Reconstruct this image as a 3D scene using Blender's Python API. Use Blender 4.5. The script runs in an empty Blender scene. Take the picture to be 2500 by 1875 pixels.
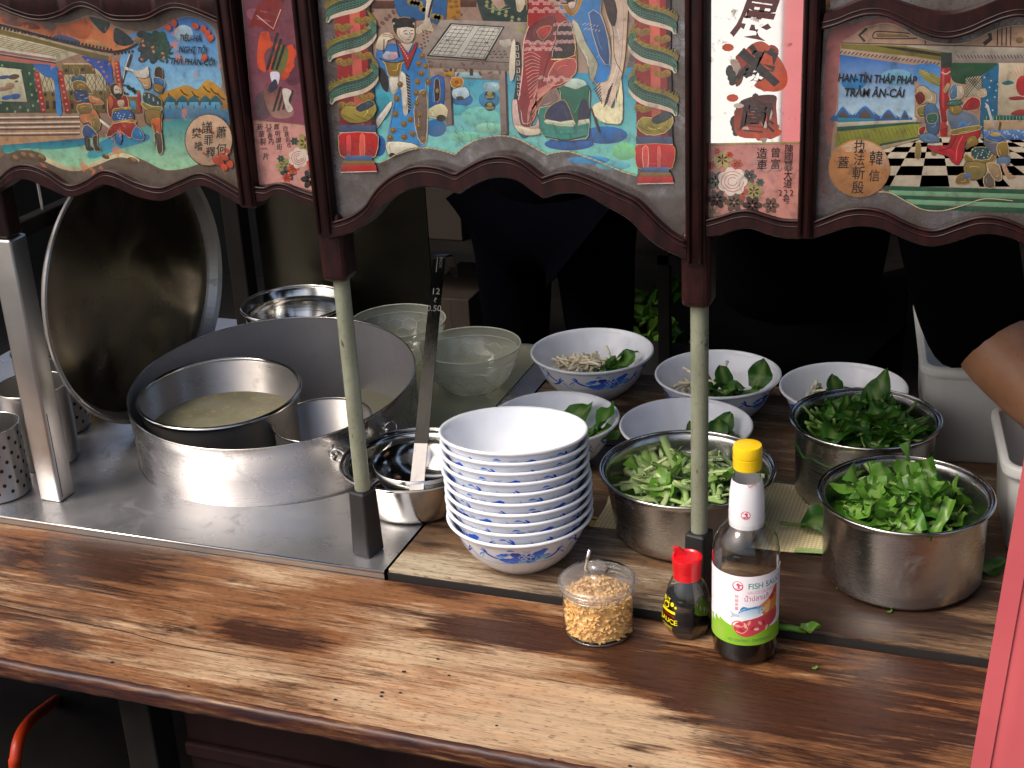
import bpy, bmesh, math, random
from mathutils import Vector, Matrix, noise
from mathutils.geometry import tessellate_polygon
random.seed(7)
R = math.radians
SC = bpy.context.scene
COL = SC.collection

# ------------------------------------------------------------------ camera
# axes: +X to the right along the counter, +Y away from the street, z = 0 on the front board
CAM = Vector((0.0, 0.0, 0.93))
RIGHT = Vector((0.939355, 0.339197, -0.050569)); DOWN = Vector((0.088082, -0.381135, -0.920314)); FWD = Vector((-0.331441, 0.860048, -0.387898))
FPX = 3482.517
cd = bpy.data.cameras.new('camera'); cam = bpy.data.objects.new('camera', cd); COL.objects.link(cam)
up, back = -DOWN, -FWD
cam.matrix_world = Matrix(((RIGHT.x, up.x, back.x, CAM.x), (RIGHT.y, up.y, back.y, CAM.y),
                           (RIGHT.z, up.z, back.z, CAM.z), (0, 0, 0, 1)))
cd.sensor_width = 36.0; cd.lens = FPX / 2500 * 36.0; cd.clip_start = 0.05; cd.clip_end = 500
SC.camera = cam

# ------------------------------------------------------------------ sky, sun, exposure
SUN_EL, SUN_AZ = R(50), R(-42)          # soft sun over the street, in front of the cart and to the left
W = bpy.data.worlds.new('World'); SC.world = W; W.use_nodes = True
nt = W.node_tree; nt.nodes.clear()
wo = nt.nodes.new('ShaderNodeOutputWorld'); bg = nt.nodes.new('ShaderNodeBackground'); sk = nt.nodes.new('ShaderNodeTexSky')
sk.sky_type = 'NISHITA'; sk.sun_disc = False; sk.sun_elevation = SUN_EL; sk.sun_rotation = math.pi + SUN_AZ * -1
sk.air_density = 1.0; sk.dust_density = 6.0; sk.ozone_density = 1.0
bg.inputs['Strength'].default_value = 0.15
nt.links.new(sk.outputs['Color'], bg.inputs['Color']); nt.links.new(bg.outputs['Background'], wo.inputs['Surface'])
sl = bpy.data.lights.new('sun', 'SUN'); sl.energy = 1.5; sl.angle = R(25); sl.color = (1.0, 0.97, 0.93)
sun = bpy.data.objects.new('sun', sl); COL.objects.link(sun)
sdir = Vector((math.sin(SUN_AZ) * math.cos(SUN_EL), -math.cos(SUN_AZ) * math.cos(SUN_EL), math.sin(SUN_EL)))
sun.rotation_euler = sdir.to_track_quat('Z', 'Y').to_euler()
VS = SC.view_settings
VS.view_transform = 'Standard'; VS.look = 'None'; VS.gamma = 1.0; VS.exposure = 0.42
SC.cycles.max_bounces = 8; SC.cycles.transparent_max_bounces = 12
SC.cycles.caustics_reflective = False; SC.cycles.caustics_refractive = False

# ------------------------------------------------------------------ measuring helpers
def at(px, py, y):
    """a point seen at (px, py) of the 2500 x 1875 photograph, at depth plane y"""
    d = RIGHT * (px - 1250) + DOWN * (py - 937.5) + FWD * FPX
    return CAM + d * ((y - CAM.y) / d.y)
def atz(px, py, z):
    d = RIGHT * (px - 1250) + DOWN * (py - 937.5) + FWD * FPX
    return CAM + d * ((z - CAM.z) / d.z)

# ------------------------------------------------------------------ objects
def tag(o, label=None, cat=None, group=None, kind=None):
    if label: o['label'] = label
    if cat: o['category'] = cat
    if group: o['group'] = group
    if kind: o['kind'] = kind
    return o
def thing(name, label, cat, loc=(0, 0, 0), rot=(0, 0, 0), group=None, parent=None):
    o = bpy.data.objects.new(name, None); COL.objects.link(o)
    o.location = loc; o.rotation_euler = rot; o.empty_display_size = 0.05
    return tag(o, label, cat, group)
def link(name, me, mat=None, parent=None, loc=None, rot=None, smooth=False):
    o = bpy.data.objects.new(name, me); COL.objects.link(o)
    if mat is not None and not me.materials: me.materials.append(mat)
    if parent: o.parent = parent
    if loc is not None: o.location = loc
    if rot is not None: o.rotation_euler = rot
    if smooth:
        me.polygons.foreach_set('use_smooth', [True] * len(me.polygons))
    return o
def mesh(name, vf, mat=None, parent=None, loc=None, rot=None, smooth=False):
    me = bpy.data.meshes.new(name); me.from_pydata(vf[0], [], vf[1]); me.update()
    return link(name, me, mat, parent, loc, rot, smooth)
def autosmooth(o, deg=35):
    me = o.data
    bm = bmesh.new(); bm.from_mesh(me)
    for f in bm.faces: f.smooth = True
    for e in bm.edges:
        if len(e.link_faces) == 2 and e.calc_face_angle(0) > R(deg): e.smooth = False
    bm.to_mesh(me); bm.free()
    return o
def join(*parts):
    V, F = [], []
    for v, f in parts:
        n = len(V); V += list(v); F += [tuple(i + n for i in q) for q in f]
    return V, F
def moved(vf, m):
    return [tuple(m @ Vector(v)) for v in vf[0]], vf[1]
def boxvf(x0, x1, y0, y1, z0, z1):
    v = [(x, y, z) for x in (x0, x1) for y in (y0, y1) for z in (z0, z1)]
    f = [(0, 1, 3, 2), (4, 6, 7, 5), (0, 4, 5, 1), (2, 3, 7, 6), (0, 2, 6, 4), (1, 5, 7, 3)]
    return v, f
def bevbox(x0, x1, y0, y1, z0, z1, b=0.003, seg=2):
    bm = bmesh.new(); vs = [bm.verts.new(p) for p in boxvf(x0, x1, y0, y1, z0, z1)[0]]
    for f in boxvf(0, 1, 0, 1, 0, 1)[1]: bm.faces.new([vs[i] for i in f])
    bmesh.ops.recalc_face_normals(bm, faces=bm.faces)
    bmesh.ops.bevel(bm, geom=list(bm.edges), offset=b, segments=seg, affect='EDGES', profile=0.5)
    bm.verts.index_update()
    out = [tuple(v.co) for v in bm.verts], [tuple(v.index for v in f.verts) for f in bm.faces]
    bm.free(); return out
def lathe(prof, seg=64, mod=None, close=True):
    V, F = [], []
    rings = []
    for k, (r, z) in enumerate(prof):
        if r < 1e-6:
            rings.append([len(V)]); V.append((0, 0, z)); continue
        ring = []
        for i in range(seg):
            a = 2 * math.pi * i / seg; rr = r + (mod(k, a, r, z) if mod else 0)
            ring.append(len(V)); V.append((rr * math.cos(a), rr * math.sin(a), z))
        rings.append(ring)
    for a, b in zip(rings, rings[1:]):
        for i in range(seg):
            j = (i + 1) % seg
            if len(a) == 1 and len(b) == 1: continue
            if len(a) == 1: F.append((a[0], b[j], b[i]))
            elif len(b) == 1: F.append((a[i], a[j], b[0]))
            else: F.append((a[i], a[j], b[j], b[i]))
    return V, F
def tube(path, rad, seg=8, closed=False, cap=True, flat=None):
    P = [Vector(p) for p in path]; n = len(P)
    rads = rad if isinstance(rad, (list, tuple)) else [rad] * n
    V, F = [], []
    prev = None
    for i, p in enumerate(P):
        if closed: t = P[(i + 1) % n] - P[i - 1]
        else: t = P[min(i + 1, n - 1)] - P[max(i - 1, 0)]
        t.normalize()
        if prev is None:
            u = t.cross(Vector((0, 0, 1)))
            if u.length < 1e-3: u = t.cross(Vector((0, 1, 0)))
        else: u = prev - t * prev.dot(t)
        u.normalize(); prev = u; v = t.cross(u)
        for k in range(seg):
            a = 2 * math.pi * k / seg
            V.append(tuple(p + (u * math.cos(a) + v * math.sin(a)) * rads[i]))
    m = n if closed else n - 1
    for i in range(m):
        for k in range(seg):
            a, b = i * seg, ((i + 1) % n) * seg
            F.append((a + k, a + (k + 1) % seg, b + (k + 1) % seg, b + k))
    if cap and not closed:
        F.append(tuple(reversed(range(seg)))); F.append(tuple((n - 1) * seg + k for k in range(seg)))
    return V, F
def smoothpts(P, sub=4, closed=True):
    n = len(P); out = []
    for i in range(n if closed else n - 1):
        if closed: a, b, c, d = P[i - 1], P[i], P[(i + 1) % n], P[(i + 2) % n]
        else: a, b, c, d = P[max(i - 1, 0)], P[i], P[i + 1], P[min(i + 2, n - 1)]
        for s in range(sub):
            t = s / sub
            out.append(tuple(0.5 * (2 * b[k] + (c[k] - a[k]) * t + (2 * a[k] - 5 * b[k] + 4 * c[k] - d[k]) * t * t
                                    + (3 * b[k] - a[k] - 3 * c[k] + d[k]) * t ** 3) for k in range(len(b))))
    if not closed: out.append(tuple(P[-1]))
    return out
def copy_tree(o, parent=None):
    c = o.copy(); COL.objects.link(c); c.parent = parent
    for ch in list(o.children): copy_tree(ch, c)
    return c

# ------------------------------------------------------------------ materials
def lin(c):
    c = c / 255.0
    return c / 12.92 if c <= 0.04045 else ((c + 0.055) / 1.055) ** 2.4
def rgb(r, g, b, k=1.0): return (lin(r) * k, lin(g) * k, lin(b) * k, 1.0)
class NT:
    def __init__(s, name):
        s.m = bpy.data.materials.new(name); s.m.use_nodes = True
        s.t = s.m.node_tree; s.t.nodes.clear()
        s.out = s.t.nodes.new('ShaderNodeOutputMaterial')
        s.tc = None
    def n(s, kind, **kw):
        nd = s.t.nodes.new('ShaderNode' + kind)
        for k, v in kw.items():
            if hasattr(nd, k): setattr(nd, k, v)
        return nd
    def l(s, a, b): s.t.links.new(a, b)
    def coord(s, scale=(1, 1, 1), rot=(0, 0, 0), which='Object', loc=(0, 0, 0)):
        if s.tc is None: s.tc = s.n('TexCoord')
        mp = s.n('Mapping'); mp.inputs['Scale'].default_value = scale; mp.inputs['Rotation'].default_value = rot
        mp.inputs['Location'].default_value = loc
        s.l(s.tc.outputs[which], mp.inputs['Vector']); return mp.outputs['Vector']
    def noise(s, vec, scale=5, detail=4, rough=0.55, dist=0.0):
        nd = s.n('TexNoise'); s.l(vec, nd.inputs['Vector'])
        nd.inputs['Scale'].default_value = scale; nd.inputs['Detail'].default_value = detail
        nd.inputs['Roughness'].default_value = rough; nd.inputs['Distortion'].default_value = dist
        return nd.outputs['Fac']
    def ramp(s, fac, stops, interp='LINEAR'):
        nd = s.n('ValToRGB'); nd.color_ramp.interpolation = interp
        e = nd.color_ramp.elements
        while len(e) < len(stops): e.new(0.5)
        for q, (p, c) in zip(e, stops):
            q.position = p; q.color = c if isinstance(c, (tuple, list)) else (c, c, c, 1)
        s.l(fac, nd.inputs['Fac']); return nd.outputs['Color']
    def mix(s, fac, a, b, blend='MIX'):
        nd = s.n('Mix', data_type='RGBA', blend_type=blend)
        for sock, v in ((nd.inputs[0], fac), (nd.inputs[6], a), (nd.inputs[7], b)):
            if hasattr(v, 'is_linked'): s.l(v, sock)
            else: sock.default_value = v
        return nd.outputs[2]
    def math(s, op, a, b=0.5, clamp=False):
        nd = s.n('Math', operation=op, use_clamp=clamp)
        for sock, v in ((nd.inputs[0], a), (nd.inputs[1], b)):
            if hasattr(v, 'is_linked'): s.l(v, sock)
            else: sock.default_value = v
        return nd.outputs[0]
    def bump(s, h, strength=0.3, dist=0.002):
        nd = s.n('Bump'); nd.inputs['Strength'].default_value = strength; nd.inputs['Distance'].default_value = dist
        s.l(h, nd.inputs['Height']); return nd.outputs['Normal']
    def bsdf(s, **kw):
        nd = s.n('BsdfPrincipled')
        for k, v in kw.items():
            k = {'color': 'Base Color', 'rough': 'Roughness', 'metal': 'Metallic', 'normal': 'Normal', 'coat': 'Coat Weight',
                 'coat_rough': 'Coat Roughness', 'spec': 'Specular IOR Level', 'trans': 'Transmission Weight', 'ior': 'IOR',
                 'alpha': 'Alpha', 'sss': 'Subsurface Weight', 'aniso': 'Anisotropic', 'sheen': 'Sheen Weight'}.get(k, k)
            if hasattr(v, 'is_linked'): s.l(v, nd.inputs[k])
            elif k == 'Base Color': nd.inputs[k].default_value = v if len(v) == 4 else (*v, 1)
            else: nd.inputs[k].default_value = v
        return nd.outputs['BSDF']
    def done(s, shader):
        s.l(shader, s.out.inputs['Surface']); return s.m
def plain(name, color, rough=0.5, metal=0.0, var=0.12, scale=30.0, bump=0.0, **kw):
    t = NT(name); v = t.coord()
    f = t.noise(v, scale, 5)
    c = t.ramp(f, [(0.25, tuple(x * (1 - var) for x in color[:3]) + (1,)), (0.75, tuple(min(1, x * (1 + var)) for x in color[:3]) + (1,))])
    rr = t.ramp(t.noise(v, scale * 0.4, 3), [(0.3, max(0.02, rough - 0.07)), (0.7, min(1, rough + 0.07))])
    if bump: kw['normal'] = t.bump(f, bump, 0.001)
    return t.done(t.bsdf(color=c, rough=rr, metal=metal, **kw))
def steel(name, tint=(0.63, 0.61, 0.58), rough=0.28, brush=(1, 1, 120), dents=0.0, smudge=0.12, metal=1.0, stain=0.0):
    t = NT(name); v = t.coord(brush); w = t.coord()
    f = t.noise(v, 6, 4); g = t.noise(w, 7, 4, 0.6)
    c = t.mix(t.ramp(g, [(0.35, 0.0), (0.7, 1.0)]), tuple(x * 0.82 for x in tint) + (1,), tuple(tint) + (1,))
    rr = t.math('ADD', t.math('MULTIPLY', t.math('SUBTRACT', g, 0.5), smudge * 2), t.math('ADD', t.math('MULTIPLY', f, 0.10), rough - 0.05), True)
    if stain:                                               # dried splashes and grease film
        sp_ = t.noise(w, 16, 6, 0.7, 1.2); fl = t.noise(t.coord((1, 1, 1), loc=(4, 2, 0)), 90, 3, 0.6)
        m_ = t.math('MAXIMUM', t.ramp(sp_, [(0.55, 0.0), (0.66, 1.0)]), t.ramp(fl, [(0.68, 0.0), (0.71, 1.0)]))
        c = t.mix(t.math('MULTIPLY', m_, stain), c, tuple(x * 0.35 for x in tint) + (1,)); rr = t.math('ADD', rr, t.math('MULTIPLY', m_, 0.18), True)
    h = t.math('MULTIPLY', f, 0.25)
    if dents: h = t.math('ADD', h, t.math('MULTIPLY', t.noise(w, 9, 2), dents))
    return t.done(t.bsdf(color=c, rough=rr, metal=metal, normal=t.bump(h, 0.25, 0.002)))
def attr_paint(name, rough=0.35, coat=0.6, wear=0.25, metal=0.0, chip=None):
    """flat painted colour carried by the shapes themselves, with fine wear"""
    t = NT(name); a = t.n('Attribute', attribute_name='paint'); v = t.coord()
    f = t.noise(v, 160, 5, 0.7); g = t.noise(v, 38, 5, 0.65); h = t.noise(v, 75, 6, 0.7)
    c = a.outputs['Color']
    if wear:
        c = t.mix(1.0, c, t.ramp(h, [(0.30, (0.45, 0.43, 0.42, 1)), (0.46, (0.90, 0.89, 0.88, 1)), (0.68, (1.12, 1.10, 1.08, 1))]), 'MULTIPLY')
    c = t.mix(t.math('MULTIPLY', t.ramp(f, [(0.35, 1.0), (0.6, 0.0)]), wear), c, (0.12, 0.09, 0.075, 1))
    c = t.mix(t.math('MULTIPLY', t.ramp(g, [(0.2, 1.0), (0.5, 0.0)]), wear * 1.2), c, (0.20, 0.16, 0.14, 1))
    if chip:
        c = t.mix(t.math('MULTIPLY', t.ramp(t.noise(v, 22, 6, 0.7), [(0.60, 0.0), (0.63, 1.0)]), 0.75), c, chip)
    return t.done(t.bsdf(color=c, rough=rough, coat=coat, coat_rough=0.04, metal=metal))
def thin_glass(name, tint=(0.95, 0.97, 0.95), edge=(0.55, 0.6, 0.55), rough=0.02, gloss=2.0, milk=0.0):
    t = NT(name)
    lw = t.n('LayerWeight'); lw.inputs['Blend'].default_value = 0.35
    tr = t.n('BsdfTransparent'); t.l(t.mix(t.ramp(lw.outputs['Facing'], [(0.35, 0.0), (0.95, 1.0)]), (*tint, 1), (*edge, 1)), tr.inputs['Color'])
    gl = t.n('BsdfGlossy'); gl.inputs['Roughness'].default_value = rough
    l2 = t.n('LayerWeight'); l2.inputs['Blend'].default_value = 0.5
    fr = t.math('ADD', t.math('MULTIPLY', t.math('POWER', l2.outputs['Facing'], 5.0), 0.96), 0.04)   # Schlick reflection of a thin wall
    ms = t.n('MixShader'); t.l(t.math('MULTIPLY', fr, gloss, True), ms.inputs['Fac'])
    body = tr.outputs[0]
    if milk:
        di = t.n('BsdfTranslucent'); di.inputs['Color'].default_value = (0.85, 0.85, 0.84, 1); d2 = t.n('BsdfDiffuse'); d2.inputs['Color'].default_value = (0.85, 0.85, 0.84, 1)
        m0 = t.n('MixShader'); t.l(di.outputs[0], m0.inputs[1]); t.l(d2.outputs[0], m0.inputs[2])
        m1 = t.n('MixShader'); m1.inputs[0].default_value = milk; t.l(body, m1.inputs[1]); t.l(m0.outputs[0], m1.inputs[2]); body = m1.outputs[0]
    t.l(body, ms.inputs[1]); t.l(gl.outputs[0], ms.inputs[2])
    return t.done(ms.outputs[0])

# ------------------------------------------------------------------ flat artwork: painted shapes and lettering
TXT = {}
def letters(strings):
    """outline every lettering string once, as flat faces"""
    obs = []
    for s, bold in strings:
        cu = bpy.data.curves.new('letters', 'FONT'); cu.body = s; cu.size = 1.0; cu.offset = bold
        cu.align_x = 'CENTER'; cu.align_y = 'CENTER'; cu.resolution_u = 3
        o = bpy.data.objects.new('letters', cu); COL.objects.link(o); obs.append((s, bold, o, cu))
    bpy.context.view_layer.update(); dg = bpy.context.evaluated_depsgraph_get()
    for s, bold, o, cu in obs:
        me = bpy.data.meshes.new_from_object(o.evaluated_get(dg))
        TXT[s] = ([(v.co.x, v.co.y) for v in me.vertices], [tuple(p.vertices) for p in me.polygons])
        bpy.data.meshes.remove(me)
    for s, bold, o, cu in obs:
        bpy.data.objects.remove(o); bpy.data.curves.remove(cu)
class Art:
    """collects coloured flat shapes drawn in picture units; put() lays them on a surface"""
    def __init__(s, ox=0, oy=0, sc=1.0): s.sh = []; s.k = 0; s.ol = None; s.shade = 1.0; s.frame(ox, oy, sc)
    def frame(s, ox, oy, sc): s.ox, s.oy, s.sc = ox, oy, sc; return s
    def _q(s, p): return (s.ox + p[0] / s.sc, s.oy + p[1] / s.sc)
    def add(s, col, pts, to=None, faces=None, same=False):
        if not same: s.k += 1
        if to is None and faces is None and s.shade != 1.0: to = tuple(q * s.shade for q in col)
        s.sh.append((s.k, col, to, [s._q(p) for p in pts], faces))
    def p(s, col, pts, to=None, same=False): s.add(col, pts, to, None, same)
    def s(s_, col, pts, to=None, sub=4, same=False):
        q = smoothpts(pts, sub); s_.add(col, q, to, None, same)
        if s_.ol and len(pts) > 3:
            s_.n_ol = getattr(s_, 'n_ol', 0) + 1
            s_.l(s_.ol[s_.n_ol % len(s_.ol)], 1.25 * s_.sc, q[::2], False, False, False, True)
            mx, my = sum(a_ for a_, b_ in q) / len(q), sum(b_ for a_, b_ in q) / len(q)
            if max(abs(a_ - mx) for a_, b_ in q) > 9 * s_.sc:      # fold lines inside the larger robes
                for j, kk in enumerate((0.74, 0.48)):
                    m0 = (s_.n_ol * 7 + j * 5) % len(q); seg = [q[(m0 + i) % len(q)] for i in range(max(4, len(q) // 3))]
                    tone_ = 0.55 if j == 0 else 1.45
                    s_.l(tuple(min(245, c_ * tone_ + (0 if j == 0 else 20)) for c_ in col), 0.95 * s_.sc, [(mx + (a_ - mx) * kk, my + (b_ - my) * kk) for a_, b_ in seg], False, False, True)
    def e(s, col, cx, cy, rx, ry=None, rot=0, to=None, n=18, same=False):
        ry = rx if ry is None else ry; c, q = math.cos(R(rot)), math.sin(R(rot))
        s.add(col, [(cx + rx * math.cos(a) * c - ry * math.sin(a) * q, cy + rx * math.cos(a) * q + ry * math.sin(a) * c)
                    for a in (2 * math.pi * i / n for i in range(n))], to, None, same)
    def l(s, col, w, pts, smooth=False, same=False, taper=False, closed=False):
        if smooth: pts = smoothpts(pts, 4, closed)
        elif closed: pts = list(pts) + [pts[0]]
        n = len(pts); L, Q = [], []
        for i, p in enumerate(pts):
            a, b = pts[max(i - 1, 0)], pts[min(i + 1, n - 1)]
            dx, dy = b[0] - a[0], b[1] - a[1]; d = math.hypot(dx, dy) or 1
            ww = w * 0.5 * ((0.25 + 0.75 * math.sin(math.pi * (i + 0.5) / n)) if taper else 1)
            L.append((p[0] - dy / d * ww, p[1] + dx / d * ww)); Q.append((p[0] + dy / d * ww, p[1] - dx / d * ww))
        f = [(i, i + 1, n + i + 1, n + i) for i in range(n - 1)]
        s.add(col, L + Q, None, f, same)
    def t(s, col, text, cx, cy, size, rot=0, sx=1.0, shear=0.0, same=False):
        v, f = TXT[text]; c, q = math.cos(R(rot)), math.sin(R(rot)); P = []
        for x, y in v:
            x, y = (x + shear * y) * size * sx, -y * size
            P.append((cx + x * c - y * q, cy + x * q + y * c))
        s.add(col, P, None, f, same)
    def put(s, name, fn, mat, parent=None, step=None, lay=5e-6, gain=1.0, sat=1.0, con=1.0):
        """fn(u, v, lift) -> xyz; step = longest face size for curved surfaces"""
        V, F, C = [], [], []
        for k, col, to, pts, faces in s.sh:
            ys = [p[1] for p in pts]; y0, y1 = min(ys), max(ys)
            if faces is None:
                bm = bmesh.new(); vs = [bm.verts.new((x, y, 0)) for x, y in pts]
                for q in tessellate_polygon([[Vector((x, y, 0)) for x, y in pts]]):
                    try: bm.faces.new([vs[i] for i in q])
                    except ValueError: pass
            else:
                bm = bmesh.new(); vs = [bm.verts.new((x, y, 0)) for x, y in pts]
                for q in faces:
                    try: bm.faces.new([vs[i] for i in q])
                    except ValueError: pass
            if to is not None or step:
                ss = step or (y1 - y0) / 4 + 1e-9
                for ax in ((0, 1) if step else (1,)):
                    cs = [v.co[ax] for v in bm.verts]; a, b = min(cs), max(cs)
                    g = math.floor(a / ss) * ss + ss
                    while g < b - 1e-9:
                        no = (1, 0, 0) if ax == 0 else (0, 1, 0); co = (g, 0, 0) if ax == 0 else (0, g, 0)
                        bmesh.ops.bisect_plane(bm, geom=list(bm.verts) + list(bm.edges) + list(bm.faces), plane_co=co, plane_no=no, dist=1e-7)
                        g += ss
            bm.verts.index_update(); n = len(V)
            for v in bm.verts:
                V.append(fn(v.co.x, v.co.y, k * lay))
            def tone(c):
                m_ = 0.3 * c[0] + 0.59 * c[1] + 0.11 * c[2]
                q4 = rgb(*[min(255, max(0, m_ + (q - m_) * sat)) for q in c]); return tuple(gain * v_ ** con for v_ in q4[:3]) + (1.0,)
            c0 = tone(col); c1 = tone(to) if to is not None else c0
            for q in bm.faces:
                F.append(tuple(v.index + n for v in q.verts))
                for v in q.verts:
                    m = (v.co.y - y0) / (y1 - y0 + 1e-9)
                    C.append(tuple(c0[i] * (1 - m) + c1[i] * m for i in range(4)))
            bm.free()
        me = bpy.data.meshes.new(name); me.from_pydata(V, [], F)
        at_ = me.color_attributes.new('paint', 'FLOAT_COLOR', 'CORNER')
        at_.data.foreach_set('color', [x for c in C for x in c]); me.update()
        return link(name, me, mat, parent)

# ================================================================== materials used in several places
def wood(name, light, mid, dark, rough=0.42, seed=0.0, spots=(), pale_at=0.56, dark_at=0.54):
    """worn board: brown grain, bare pale patches and dark soaked stains laid over it"""
    t = NT(name)
    fine = t.noise(t.coord((13, 260, 260), loc=(seed, 0, 0)), 1.8, 5, 0.72, 0.25)
    streak = t.noise(t.coord((3.6, 90, 90), loc=(seed, 0, 0)), 1.9, 4, 0.62, 0.3)
    fleck = t.noise(t.coord((60, 330, 330), loc=(seed, 7, 0)), 1.5, 2, 0.5)
    b1 = t.noise(t.coord((2.4, 11, 11), loc=(seed, seed, 0)), 1.7, 6, 0.66, 0.7)
    b2 = t.noise(t.coord((2.8, 13, 13), loc=(seed + 7, seed + 2, 0)), 1.7, 6, 0.66, 0.7)
    sub = lambda n_, k: t.math('MULTIPLY', t.math('SUBTRACT', n_, 0.5), k)
    brk = t.math('ADD', sub(streak, 0.34), sub(fine, 0.26))         # the grain frays every edge
    pale, soak = t.math('ADD', b1, brk), t.math('SUBTRACT', b2, brk)
    for (sx, sy, rx, ry, amp) in spots:                              # patches with a place of their own
        sp = t.n('TexGradient', gradient_type='SPHERICAL')
        t.l(t.coord((1 / rx, 1 / ry, 0), loc=(-sx / rx, -sy / ry, 0)), sp.inputs['Vector'])
        k = t.math('MULTIPLY', sp.outputs['Fac'], abs(amp))
        if amp > 0: pale = t.math('ADD', pale, k); soak = t.math('SUBTRACT', soak, t.math('MULTIPLY', k, 0.6))
        else: soak = t.math('ADD', soak, k); pale = t.math('SUBTRACT', pale, t.math('MULTIPLY', k, 0.7))
    g = t.math('ADD', t.math('MULTIPLY', fine, 0.6), t.math('MULTIPLY', streak, 0.4))
    sh = lambda c_, k: tuple(x * k for x in c_[:3]) + (1,)
    base = t.ramp(g, [(0.28, sh(mid, 0.50)), (0.48, mid), (0.70, sh(mid, 1.45))])
    bare = t.ramp(g, [(0.32, sh(light, 0.34)), (0.46, sh(light, 0.76)), (0.64, light)])
    wet = t.ramp(g, [(0.32, sh(dark, 0.5)), (0.66, sh(dark, 1.9))])
    c = t.mix(t.ramp(pale, [(pale_at - 0.11, 0.0), (pale_at + 0.11, 1.0)]), base, bare)
    c = t.mix(t.math('MULTIPLY', t.ramp(soak, [(dark_at - 0.06, 0.0), (dark_at + 0.10, 1.0)]), 0.94), c, wet)
    hue = t.noise(t.coord((2.2, 9, 9), loc=(9 + seed, 2, 0)), 1.5, 3)
    c = t.mix(t.ramp(hue, [(0.54, 0.0), (0.74, 0.5)]), c, t.mix(1.0, c, (1.12, 0.72, 0.50, 1), 'MULTIPLY'))
    c = t.mix(t.math('MULTIPLY', t.ramp(fleck, [(0.31, 1.0), (0.43, 0.0)]), 0.62), c, sh(dark, 0.7))
    rr = t.math('SUBTRACT', rough + 0.10, t.math('MULTIPLY', t.ramp(soak, [(dark_at - 0.06, 0.0), (dark_at + 0.10, 1.0)]), 0.22))
    h = t.math('ADD', t.math('MULTIPLY', fine, 0.7), t.math('MULTIPLY', streak, 0.5))
    return t.done(t.bsdf(color=c, rough=rr, normal=t.bump(h, 0.4, 0.0014), spec=0.4))
def spot(px_, py_, w_, h_, amp, z=0.0):
    p_ = atz(px_, py_, z) + Vector((0.6, -1.2, 0)); return (p_.x, p_.y, w_ / 2000.0, h_ / 950.0, amp)
M = {}
M['counter'] = wood('counter_wood', (0.55, 0.375, 0.225, 1), (0.205, 0.088, 0.035, 1), (0.034, 0.0130, 0.0075, 1), 0.38, pale_at=0.605, dark_at=0.545, spots=tuple(spot(*q) for q in (
    (1200, 1720, 520, 110, 0.27), (1500, 1790, 420, 80, 0.22), (520, 1600, 330, 60, 0.17), (950, 1590, 260, 50, 0.19), (690, 1400, 280, 34, 0.22), (300, 1520, 200, 40, 0.14), (2080, 1660, 200, 40, 0.19), (2030, 1810, 170, 34, 0.19), (1350, 1500, 60, 40, 0.07),
    (250, 1370, 360, 90, -0.32), (660, 1545, 230, 34, -0.36), (1240, 1530, 220, 56, -0.39), (1480, 1580, 250, 60, -0.32), (1960, 1730, 480, 110, -0.36), (1700, 1650, 260, 50, -0.26), (1560, 1825, 90, 24, -0.26), (2260, 1640, 240, 80, -0.20), (1030, 1440, 200, 30, -0.23), (100, 1560, 160, 40, -0.16))))
M['plank'] = wood('plank_wood', (0.43, 0.35, 0.24, 1), (0.15, 0.088, 0.047, 1), (0.030, 0.016, 0.011, 1), 0.46, seed=5.0, pale_at=0.60, spots=tuple(spot(*q, ZT_) for ZT_ in (0.012,) for q in (
    (1080, 1400, 260, 80, 0.27), (1500, 1380, 260, 80, 0.14), (2150, 1450, 420, 130, -0.36), (1500, 1100, 500, 200, -0.20), (1050, 1330, 80, 20, -0.24))))
def redwood():
    t = NT('red_brown_lacquer'); f = t.noise(t.coord((30, 30, 8)), 3, 5, 0.6); g = t.noise(t.coord(), 14, 5, 0.7)
    c = t.ramp(f, [(0.3, (0.007, 0.0020, 0.0022, 1)), (0.7, (0.028, 0.0060, 0.0058, 1))])
    c = t.mix(t.ramp(g, [(0.66, 0.0), (0.80, 0.4)]), c, (0.10, 0.06, 0.045, 1))
    return t.done(t.bsdf(color=c, rough=t.ramp(g, [(0.3, 0.30), (0.7, 0.5)]), normal=t.bump(f, 0.2, 0.001), spec=0.28))
M['redwood'] = redwood()
def edgewood():
    t = NT('worn_edge_lacquer'); f = t.noise(t.coord((4, 60, 60)), 3, 6, 0.7); g = t.noise(t.coord((2.5, 30, 30)), 4, 5, 0.7)
    c = t.ramp(g, [(0.38, (0.016, 0.008, 0.011, 1)), (0.50, (0.055, 0.016, 0.011, 1)), (0.58, (0.10, 0.038, 0.017, 1)), (0.70, (0.25, 0.14, 0.055, 1))])
    c = t.mix(t.math('MULTIPLY', t.ramp(f, [(0.3, 1.0), (0.5, 0.0)]), 0.6), c, (0.02, 0.012, 0.012, 1))
    return t.done(t.bsdf(color=c, rough=0.42, spec=0.35, normal=t.bump(f, 0.5, 0.001)))
M['edge'] = edgewood()
M['steel'] = steel('brushed_steel', (0.56, 0.54, 0.52), rough=0.36)
M['tray'] = steel('tray_steel', (0.60, 0.59, 0.60), 0.33, (2, 40, 40), dents=0.2, smudge=0.3, metal=0.86, stain=0.45)
M['potsteel'] = steel('pot_steel', (0.62, 0.60, 0.58), 0.27, (3, 3, 60), dents=0.05, smudge=0.12, stain=0.18)
M['polished'] = steel('polished_steel', (0.68, 0.66, 0.62), 0.15, (2, 2, 60))
M['dullsteel'] = steel('dull_dark_steel', (0.045, 0.041, 0.030), 0.36, (1, 1, 60), dents=0.3)
M['black'] = plain('black_iron_paint', (0.012, 0.012, 0.014), 0.42, bump=0.4)
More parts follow.
